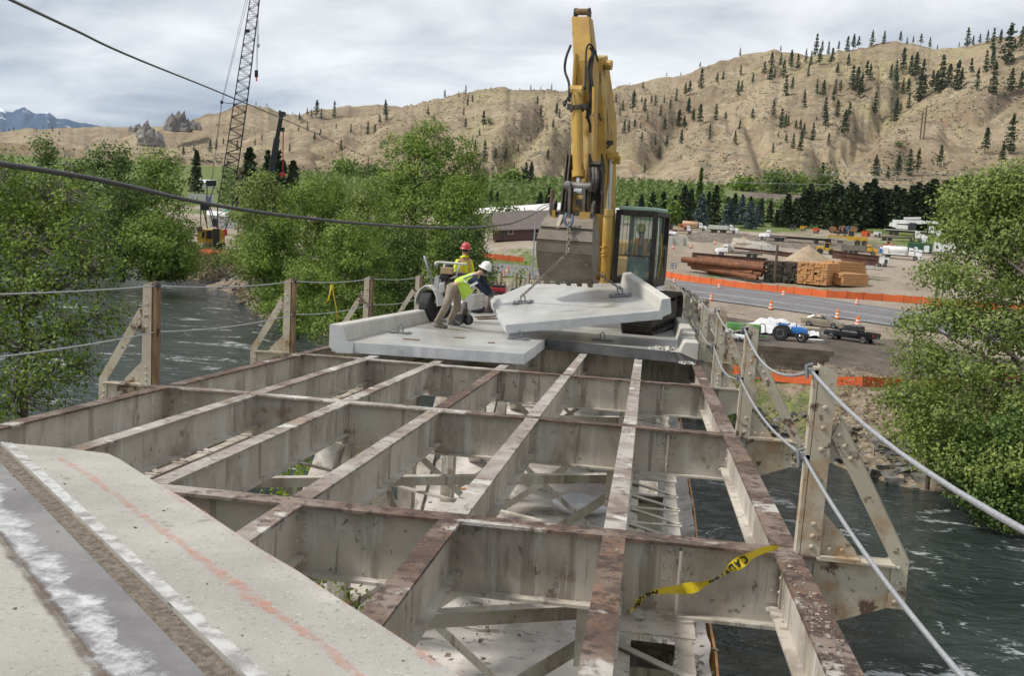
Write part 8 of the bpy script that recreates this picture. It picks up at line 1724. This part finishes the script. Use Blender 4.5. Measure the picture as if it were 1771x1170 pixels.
for k in range(4):
    mb = MB(); q = p + np.array([0.3 * k - 0.4, 0.1, 0.22 + 0.42 * k]); rd = ray(1290, 638); rt = np.array([rd[1], -rd[0], 0]); mb.bar(q - rt * 0.2, q + rt * 5.6, 0.4, 0.40); tag(mb.build('mat_timber', [mat('old_grey_brown_timber', (0.085, 0.068, 0.052), (0.15, 0.125, 0.10), 1.5, 0.9)], origin=q), ['bottom', 'second', 'third', 'top'][k] + ' old brown timber of the low wall behind the rail posts', 'timber', 'old timbers of the low wall')
# trailers, boxes, reels and other small things at the yard back
def box_thing(name, label, cat, x, yb, wpx, hpx, m, theta=0, dep=2.4, wheels=False, extra=None, d0=120, dmax=420, group=None, roofm=None):
    p, D = gh(x, yb, d0, dmax); s = D / F_PX; W, Hh = wpx * s, hpx * s; r = thing(name, label, cat, group=group); z0 = 0.55 if wheels else 0.02; mb = MB(); mb.bbox((-W / 2, -dep / 2, z0), (W / 2, dep / 2, Hh)); b = mb.build('body', [m], r, bevel=0.05)
    for k in range(int(max(2, W / 1.2))): xx = -W / 2 + (k + 0.5) * W / int(max(2, W / 1.2)); mb = MB(); mb.bbox((xx - 0.05, -dep / 2 - 0.04, z0 + 0.1), (xx + 0.05, -dep / 2 - 0.0, Hh - 0.1)); mb.build('rib', [m], r)
    mb = MB(); mb.bbox((-W / 2 - 0.04, -dep / 2 - 0.04, Hh), (W / 2 + 0.04, dep / 2 + 0.04, Hh + 0.1)); mb.build('roof', [roofm or m], r)
    mb = MB(); mb.bbox((W * 0.18, -dep / 2 - 0.06, z0 + 0.15), (W * 0.4, -dep / 2 - 0.02, Hh * 0.82)); mb.build('door', [M_DARK if extra is None else extra], r)
    if wheels:
        for xx in (-W * 0.2, W * 0.2): wheel(r, xx, -dep / 2 + 0.1, 0.38, 0.25); wheel(r, xx, dep / 2 - 0.1, 0.38, 0.25)
    place(r, x, yb, theta, d0=d0, dmax=dmax); return r
box_thing('generator_trailer', 'white generator on a two axle trailer near the fuel truck', 'generator', 1525, 461, 21, 14, M_WHITE, -4, 1.8, True)
box_thing('skip_container', 'bright orange red steel container at the yard back', 'container', 1497, 409, 14, 8, M_ORM, 0)
box_thing('tank_trailer', 'small white tank trailer beside the orange container', 'trailer', 1517, 410, 12, 8, M_WHITE, 0, 2, True)
box_thing('dump_container', 'dark green container with a white panel behind the fuel truck', 'container', 1590, 437, 36, 14, plain('dark_green_box', (0.02, 0.09, 0.05)), -3, 2.4, False, M_WHITE)
box_thing('office_trailer', 'long white trailer seen through the right-hand tree', 'trailer', 1642, 437, 46, 15, M_WHITE, -3, 2.6)
box_thing('utility_trailer', 'small black covered trailer at the field edge', 'trailer', 1371, 398, 13, 9, M_BLACKP, 0, 2.0, True)
box_thing('electric_cabinet', 'pale grey electric cabinet in front of the dark timbers', 'cabinet', 1327, 487, 8, 14, plain('pale_grey_cabinet', (0.42, 0.46, 0.48)), 0, 0.8)
box_thing('picnic_shelter', 'low white tent roof behind the excavator cab', 'tent', 1165, 384, 22, 9, M_WHITE, 0, 3, d0=150)
box_thing('dark_shed', 'low dark shed next to the red crane truck', 'shed', 1152, 397, 22, 9, plain('dark_shed_wall', (0.05, 0.045, 0.045)), 0, 3, d0=150)
def reel(label, x, yb, rpx, m, th=10, d0=150):
    p, D = gh(x, yb, d0, 420); s = D / F_PX; R1 = rpx * s; r = thing('cable_reel', label, 'cable reel', group='reels and mixers at the yard back'); 
    for y in (-0.6, 0.6): mb = MB(); mb.lathe((0, y - 0.06, R1), [(0.1, 0), (R1, 0), (R1, 0.12), (0.1, 0.12)], 18, 0, (0, 1, 0)); mb.build('flange', [m], r)
    mb = MB(); mb.lathe((0, -0.56, R1), [(R1 * 0.75, 0), (R1 * 0.75, 1.12)], 16, 0, (0, 1, 0)); mb.build('winding', [M_BLACK], r); place(r, x, yb, th, d0=d0, dmax=420)
M_REELW = plain('orange_wood_reel', (0.42, 0.22, 0.10), 0.8)
reel('wooden cable reel, leftmost of the row at the yard back', 1440, 404, 5.5, M_REELW, 30); reel('wooden cable reel beside the blue one', 1457, 405, 6.5, M_REELW, 55); reel('blue cable reel in the row at the yard back', 1464, 405, 6.5, plain('blue_reel', (0.06, 0.14, 0.30)), 60); reel('wooden cable reel right of the blue one', 1475, 404, 5.5, M_REELW, 30)
box_thing('yellow_compressor', 'yellow machine on legs at the field edge', 'machine', 1389, 400, 11, 8, M_YTRK, 0, 1.6, True); box_thing('yellow_compressor', 'orange compressor left of the cable reels', 'machine', 1411, 404, 12, 8, M_ORM, 0, 1.6, True); box_thing('trailer', 'dark loaded trailer below the cable reels', 'trailer', 1455, 408, 26, 6, M_DARK, 0, 2.0, True)
# white sacks on pallets
for k, x in enumerate((1153, 1160, 1167)):
    p, D = gh(x, 408, 150, 420); lump('white_bag', ['leftmost white bulk bag behind the block wall', 'middle white bulk bag behind the block wall', 'rightmost white bulk bag behind the block wall'][k], 'bulk bag', p + np.array([0, 0, 0.5]), 0.75, (1.2, 1, 0.8), M_SHEET, 30 + k, 10, 'bulk bags')
# sign with the number 83
p, D = gh(1163, 482, 150, 330); sg = thing('number_sign', 'small white square sign with black number 83 on a thin post', 'sign', p); s = D / F_PX; hz = 20 * s
mb = MB(); mb.tube([(0, 0, -0.2), (0, 0, hz + 0.9)], 0.04, 6); mb.build('post', [M_GREYM], sg); mb = MB(); mb.bbox((-0.62, -0.03, hz - 0.45), (0.62, -0.01, hz + 0.85)); mb.build('sign_board', [M_WHT], sg)
mb = MB(); SEG = {'a': (0, 1, 1, 1), 'b': (1, .5, 1, 1), 'c': (1, 0, 1, .5), 'd': (0, 0, 1, 0), 'e': (0, 0, 0, .5), 'f': (0, .5, 0, 1), 'g': (0, .5, 1, .5)}
for x0, segs in ((-0.48, 'abcdefg'), (0.1, 'abcdg')):
    for c in segs: a = SEG[c]; mb.bar((x0 + a[0] * 0.38, -0.04, hz - 0.28 + a[1] * 0.95), (x0 + a[2] * 0.38, -0.04, hz - 0.28 + a[3] * 0.95), 0.02, 0.12, 0, (0, 0, 1) if a[1] == a[3] else (1, 0, 0))
mb.build('digits', [M_TBLK], sg); rd = ray(1163, 482); sg.rotation_euler = (0, 0, -math.atan2(rd[0], rd[1]))
# poles, lamp, lines
M_POLE = mat('dark_wood_pole', (0.09, 0.055, 0.035), (0.15, 0.10, 0.07), 2, 0.9)
def pole(label, x, ytop, D, r, arms=1, base=None, group=None):
    p = at(x, ytop, D); zb = float(H(p[0], p[1])) if base is None else base; o = thing('utility_pole', label, 'utility pole', (p[0], p[1], zb), group=group); hh = p[2] - zb; mb = MB(); mb.tube([(0, 0, -0.5), (0, 0, hh)], [r * 1.3, r], 8); mb.build('post', [M_POLE], o)
    for k in range(arms): mb = MB(); mb.bar((-1.2, 0, hh - 0.6 - k), (1.2, 0, hh - 0.6 - k), 0.12, 0.14); mb.build('crossarm', [M_POLE], o)
    return o
pole('dark wooden pole standing between cabinet and dark timbers', 1345, 424, 196, 0.22, 0); pole('rusty brown pole rising behind the bucket where the cable ends', 956, 329, 122, 0.30, 0); pole('wooden pole in front of the dry hill left of the tall cottonwood', 637, 273, 330, 0.18, 1); pole('left pole of the pair on the right hill', 1596, 195, 1010, 0.5, 1, group='hill poles'); pole('right taller pole of the pair on the right hill', 1603, 183, 1010, 0.5, 1, group='hill poles'); pole('thin pole behind the lattice crane foot', 415, 290, 240, 0.2, 2); pole('slim dark pole at the right side of the yard, behind the leaves', 1627, 440, 150, 0.14, 0)
lp = at(921, 462, 172); lz = float(ground(lp[0], lp[1])); ln = thing('street_lamp', 'tall blue grey street lamp curving over the highway left of the bucket', 'street lamp', (lp[0], lp[1], lz), world=True); M_LAMP = plain('blue_grey_lamp_paint', (0.30, 0.34, 0.40), 0.4)
q0 = np.array([lp[0], lp[1], lz]); T1, T2, T3, T4 = at(927, 372, 172), at(931, 361, 172), at(941, 355, 172), at(955, 353, 172); T1[:2] = q0[:2]
mb = MB(); mb.tube([q0, T1], [0.16, 0.11], 8); mb.build('post', [M_LAMP], ln); mb = MB(); mb.tube(cr([T1, T2, T3, T4], 5), 0.09, 7); mb.build('arm', [M_LAMP], ln); mb = MB(); mb.box(T4 + np.array([0.3, 0, -0.05]), (0.9, 0.35, 0.16)); mb.build('lamp_head', [M_LAMP], ln)
M_CABLE = mat('black_cable', (0.018, 0.018, 0.02), (0.04, 0.04, 0.045), 20, 0.5)
def line(name, label, pts, r0, r1, m=M_CABLE, n=12, group=None, D_=None):
    P = cr([at(*p) for p in pts], n); mb = MB(); mb.tube(P, list(np.linspace(r0, r1, len(P))), 7); tag(mb.build(name, [m], smooth=True, origin=P[0]), label, 'cable', group)
line('overhead_cable', 'thick black cable bundle sagging across the left half to the rusty pole', [(-60, 272, 12.5), (0, 283, 13.5), (180, 313, 16), (350, 351, 20), (500, 374, 25), (640, 388, 31), (760, 394, 38), (850, 391, 48), (905, 379, 70), (957, 352, 121)], 0.036, 0.05)
line('overhead_wire', 'thin black wire crossing the sky from top left to the wooden pole', [(-40, -28, 22), (20, 0, 26), (130, 52, 40), (240, 103, 60), (400, 168, 110), (540, 228, 200), (637, 274, 330)], 0.028, 0.09)
for k in range(3): line('power_line', ['upper', 'middle', 'lower'][k] + ' pale power line drawn over the right hill foot', [(1200, 258 + 28 * k, 420), (1420, 285 + 17 * k, 410), (1640, 302 + 9 * k, 400), (1800, 306 + 6 * k, 395)], 0.10, 0.10, M_GREYM)

# ------------------------------------------------------------------ lattice crane
LC = thing('lattice_crane', 'yellow crawler crane with tall black lattice boom behind the river trees', 'crane', gh(366, 432, 120, 330)[0], world=True); Dc = gh(366, 432, 120, 330)[1]; sc_ = Dc / F_PX
M_LAT = mat('black_lattice_steel', (0.014, 0.014, 0.015), None, rough=0.6)
cw = np.array([ray(366, 430)[1], -ray(366, 430)[0], 0]); cf = np.array([ray(366, 430)[0], ray(366, 430)[1], 0])
ctr = lambda y: np.interp(y, [-160, 0, 178, 359, 385, 418], [464, 440.5, 416, 389, 385, 381]); wid = lambda y: np.interp(y, [-160, 0, 178, 359, 385, 418], [9, 15, 21, 23, 16, 5])
ys = list(np.linspace(-150, 359, 50)) + [372, 385, 400, 418]
def corner(y, sx, sz): return at(ctr(y), y, Dc + 6 * (1 - y / 420)) + cw * sx * wid(y) * sc_ / 2 + cf * sz * wid(y) * sc_ / 2
ch = MB()
for sx in (-1, 1):
    for sz in (-1, 1): ch.tube([corner(y, sx, sz) for y in ys], 0.115, 5)
bm = ch.build('boom', [M_LAT], LC); lc = MB()
for k in range(len(ys) - 1):
    for (a, b) in (((-1, -1), (1, -1)), ((-1, 1), (1, 1)), ((-1, -1), (-1, 1)), ((1, -1), (1, 1))):
        s_ = a, b
        if k % 2: a, b = b, a
        lc.tube([corner(ys[k], *a), corner(ys[k + 1], *b)], 0.055, 4, 0, False); lc.tube([corner(ys[k], *a), corner(ys[k], *b)], 0.035, 4, 0, False)
tag(lc.build('lacing', [M_LAT], bm), kind='stuff')
def cbox(x0, x1, y0, y1, dep, name, m, d=0.0, bev=0.04):
    mb = MB(); P = [at(x, y, Dc + d) for x, y in ((x0, y1), (x1, y1), (x1, y0), (x0, y0))]; mb.prism(P, cf * dep); return mb.build(name, [m], LC, bevel=bev)
cbox(341, 389, 397, 421, 5, 'house', M_YTRK, -2); cbox(340, 350, 393, 400, 4, 'counterweight', plain('dark_counterweight', (0.10, 0.07, 0.05)), -2.3); cbox(357, 366, 399, 413, 0.3, 'cab_window', M_GLASSD, -2.35); cbox(349, 354, 400, 412, 0.3, 'side_window', M_GLASSD, -2.35); cbox(368, 380, 396, 424, 2, 'boom_seat', M_LAT, -3.0)
cbox(352, 390, 421, 433, 5, 'crawler_track', M_BLACK, -2.2); cbox(350, 362, 422, 432, 1.2, 'track_drum', plain('brown_drum', (0.17, 0.11, 0.07)), -3.6); cbox(388, 393, 397, 408, 1, 'side_board', M_REDT, -2.6)
gt = MB()
for a, b in (((347, 352), (347, 394)), ((350, 355), (359, 396)), ((360, 354), (369, 392)), ((350, 353), (361, 353)), ((355, 360), (358, 394)), ((362, 354), (375, 394)), ((358, 318), (358, 352)), ((372, 318), (360, 352))): gt.tube([at(*a, Dc), at(*b, Dc)], 0.10, 5)
gt.build('gantry', [M_LAT], LC); cbox(356, 374, 312, 322, 2, 'gantry_head', M_LAT, 0); cbox(347, 362, 354, 364, 1.5, 'winch', M_LAT, -0.4)
pw_ = MB()
for a, b in (((365, 317), (383, 177)), ((367, 317), (384, 178)), ((383, 177), (432, -30)), ((384, 178), (436, -30))): pw_.tube([at(*a, Dc), at(*b, Dc)], 0.035, 4)
pw_.tube([at(383, 177, Dc), at(410, 180, Dc)], 0.07, 5); pw_.build('pendant', [M_LAT], LC); cbox(381, 386, 174, 179, 0.6, 'spreader_block', M_LAT, 0)
ln_ = MB()
for a, b in (((448, -60), (443, 122)), ((449, -60), (445, 122)), ((447, 60), (446.5, 84))): ln_.tube([at(*a, Dc - 1), at(*b, Dc - 1)], 0.035, 4)
hl = ln_.build('hoist_line', [M_LAT], LC); cbox(440.5, 446.5, 121, 133, 0.6, 'hook_block', M_LAT, -1.2); cbox(442.5, 445, 133, 140, 0.3, 'hook', M_ORM, -1.2); cbox(445, 449, 76, 81, 0.4, 'line_weight', M_GREYM, -1.2); cbox(424, 432, 50, 55, 0.6, 'boom_sheave', M_LAT, 0)
bc_ = thing('telescopic_crane', 'black telescopic crane boom with red hook line standing among the trees', 'crane', at(466, 318, 265), world=True)
mb = MB(); mb.bar(at(466, 318, 265), at(479, 240, 265), 1.5, 1.5, 0, cf); mb.bar(at(478, 245, 265), at(487, 198, 265), 1.05, 1.05, 0, cf); mb.build('boom', [M_LAT], bc_); mb = MB(); mb.box(at(488, 197, 265), (1.4, 1.4, 1.1)); mb.box(at(484, 195, 265), (0.5, 0.5, 1.2)); mb.build('boom_head', [M_LAT], bc_); M_REDL = plain('red_line', (0.45, 0.02, 0.02))
mb = MB(); mb.tube([at(490, 226, 265), at(489, 298, 265)], 0.14, 5); mb.build('hoist_line', [M_REDL], bc_); mb = MB(); mb.ball(at(488.5, 302, 265), 0.7, 10, 0, (1.3, 1, 0.8)); mb.build('hook_ball', [M_REDL], bc_); mb = MB(); mb.box(at(489, 224, 265), (0.8, 0.8, 1.0)); mb.build('line_guide', [M_LAT], bc_)

# ------------------------------------------------------------------ buildings
def house(name, label, cat, x, yb, W, dep, hw, hr, wall, roof, theta=0, D=None, win=0, door=True, d0=150):
    r = thing(name, label, cat); mb = MB(); mb.bbox((-W / 2, -dep / 2, -0.5), (W / 2, dep / 2, hw)); mb.prism([(-W / 2, -dep / 2, hw), (-W / 2, dep / 2, hw), (-W / 2, 0, hw + hr - 0.1)][::-1], (W, 0, 0)); mb.build('wall', [wall], r)
    mb = MB(); o = 0.7
    for s_ in (-1, 1): P = [(-W / 2 - o, s_ * (dep / 2 + o), hw - o * hr / (dep / 2)), (W / 2 + o, s_ * (dep / 2 + o), hw - o * hr / (dep / 2)), (W / 2 + o, 0, hw + hr), (-W / 2 - o, 0, hw + hr)]; mb.prism(P if s_ < 0 else P[::-1], (0, 0, 0.18))
    mb.build('roof', [roof], r)
    for k in range(win): xx = -W / 2 + (k + 0.7) * W / (win + 0.4); mb = MB(); mb.bbox((xx - 0.6, -dep / 2 - 0.08, 1.0), (xx + 0.6, -dep / 2 - 0.02, 2.1)); f_ = mb.build('window', [M_WHT], r); mb = MB(); mb.bbox((xx - 0.5, -dep / 2 - 0.11, 1.1), (xx + 0.5, -dep / 2 - 0.085, 2.0)); mb.build('pane', [M_GLASSD], f_)
    if door: mb = MB(); mb.bbox((-W * 0.4, -dep / 2 - 0.07, 0), (-W * 0.4 + 1.2, -dep / 2 - 0.02, 2.1)); mb.build('door', [M_DARK], r)
    place(r, x, yb, theta, D=D, d0=d0, dmax=760); return r
M_BRNR = mat('brown_shingle_roof', (0.105, 0.085, 0.075), (0.14, 0.115, 0.105), 1.0, 0.9); M_BRNW = plain('reddish_brown_wall', (0.10, 0.055, 0.046), 0.8); M_TANW = plain('tan_shed_wall', (0.42, 0.34, 0.21), 0.7); M_GREENR = plain('green_metal_roof', (0.12, 0.30, 0.22), 0.5); M_WALLW = plain('white_wall', (0.66, 0.65, 0.63), 0.7)
house('brown_house', 'long low house with brown shingle roof left of the excavator bucket', 'house', 912, 411, 15.5, 15, 2.3, 4.2, M_BRNW, M_BRNR, -6, win=2)
box_thing('storage_shed', 'tan flat shed with dark doorway in front of the brown roofed house', 'shed', 906, 413, 55, 16, M_TANW, -4, 3.0, d0=150)
house('white_warehouse', 'long white warehouse roof behind the brown roofed house', 'warehouse', 905, 372, 30, 14, 3.2, 1.6, M_WALLW, M_WALLW, 0, D=330); house('white_warehouse', 'white shed roof right behind the street lamp', 'warehouse', 965, 372, 14, 10, 3.4, 1.5, M_WALLW, M_DIRTYW, 0, D=310); house('white_warehouse', 'white shed partly hidden by the excavator boom', 'warehouse', 1035, 380, 16, 10, 3.4, 1.4, M_WALLW, M_WALLW, 0, D=320)
house('farm_house', 'small white farmhouse at the far end of the orchard', 'house', 887, 316, 9.5, 7, 2.6, 1.6, M_WALLW, M_DIRTYW, 0, D=705, win=3)
house('white_shed', 'flat white roofed building behind the lattice crane', 'building', 392, 362, 9, 8, 3.0, 1.0, M_WALLW, M_WALLW, 0, D=285); house('green_roof_house', 'building with pale green metal roof behind the lattice crane', 'house', 404, 350, 5, 8, 2.4, 2.2, M_BRNW, M_GREENR, 0, D=310); house('far_house', 'white roofed house far behind the crane at the field edge', 'house', 357, 292, 8, 8, 2.6, 1.5, M_DIRTYW, M_WALLW, 0, D=560)
house('far_house', 'low dark red barn by the left field below the ridge', 'barn', 137, 275, 16, 10, 3.0, 2.0, plain('dark_red_barn', (0.13, 0.04, 0.03)), M_BRNR, 0, D=640)
box_thing('billboard_trailer', 'white sided box trailer with blue print left of the crane boom', 'trailer', 348, 345, 40, 16, M_DIRTYW, 0, 2.4, d0=200, extra=plain('blue_print', (0.22, 0.28, 0.42)))
for k, (x, y, m, lab) in enumerate(((368, 367, M_DIRTYW, 'silver car parked left behind the lattice boom'), (380, 368, M_REDT, 'red car parked behind the lattice boom'), (390, 366, plain('dark_blue_car', (0.02, 0.03, 0.09), 0.3), 'dark blue car parked right behind the lattice boom'))): place(car(m, lab, 'car'), x, y, 160, 15, (4.85, 1.8), d0=160)
rp = MB(); A_ = [onz(838, 452, -7.6), onz(886, 452, -7.6), at(898, 431, 232), at(845, 429, 232)]; rp.prism(A_, (0, 0, -0.4)); tag(rp.build('concrete_ramp', [M_CONC], origin=A_[0]), 'sloping concrete ramp beyond the far fence left of the street lamp', 'ramp')
box_thing('green_bin', 'dark green steel bin at the road edge behind the bending worker', 'container', 836, 478, 30, 16, plain('dark_green_box', (0.02, 0.09, 0.05)), -6, 2.0, d0=130, dmax=330)
# ------------------------------------------------------------------ thin valley air
def haze():
    m = bpy.data.materials.new('valley_air'); m.use_nodes = True; t = m.node_tree; t.nodes.clear()
    v = N(t, 'ShaderNodeVolumePrincipled', Density=2.0e-5, Anisotropy=0.25); v.inputs['Color'].default_value = (0.62, 0.80, 1.0, 1)
    o = N(t, 'ShaderNodeOutputMaterial'); t.links.new(v.outputs[0], o.inputs['Volume'])
    mb = MB(); mb.bbox((-14200, -14200, -25), (14200, 14200, 1500)); h = mb.build('haze', [m]); h['kind'] = 'stuff'
haze()
for o in bpy.data.objects:
    if '_wo' in o: del o['_wo']
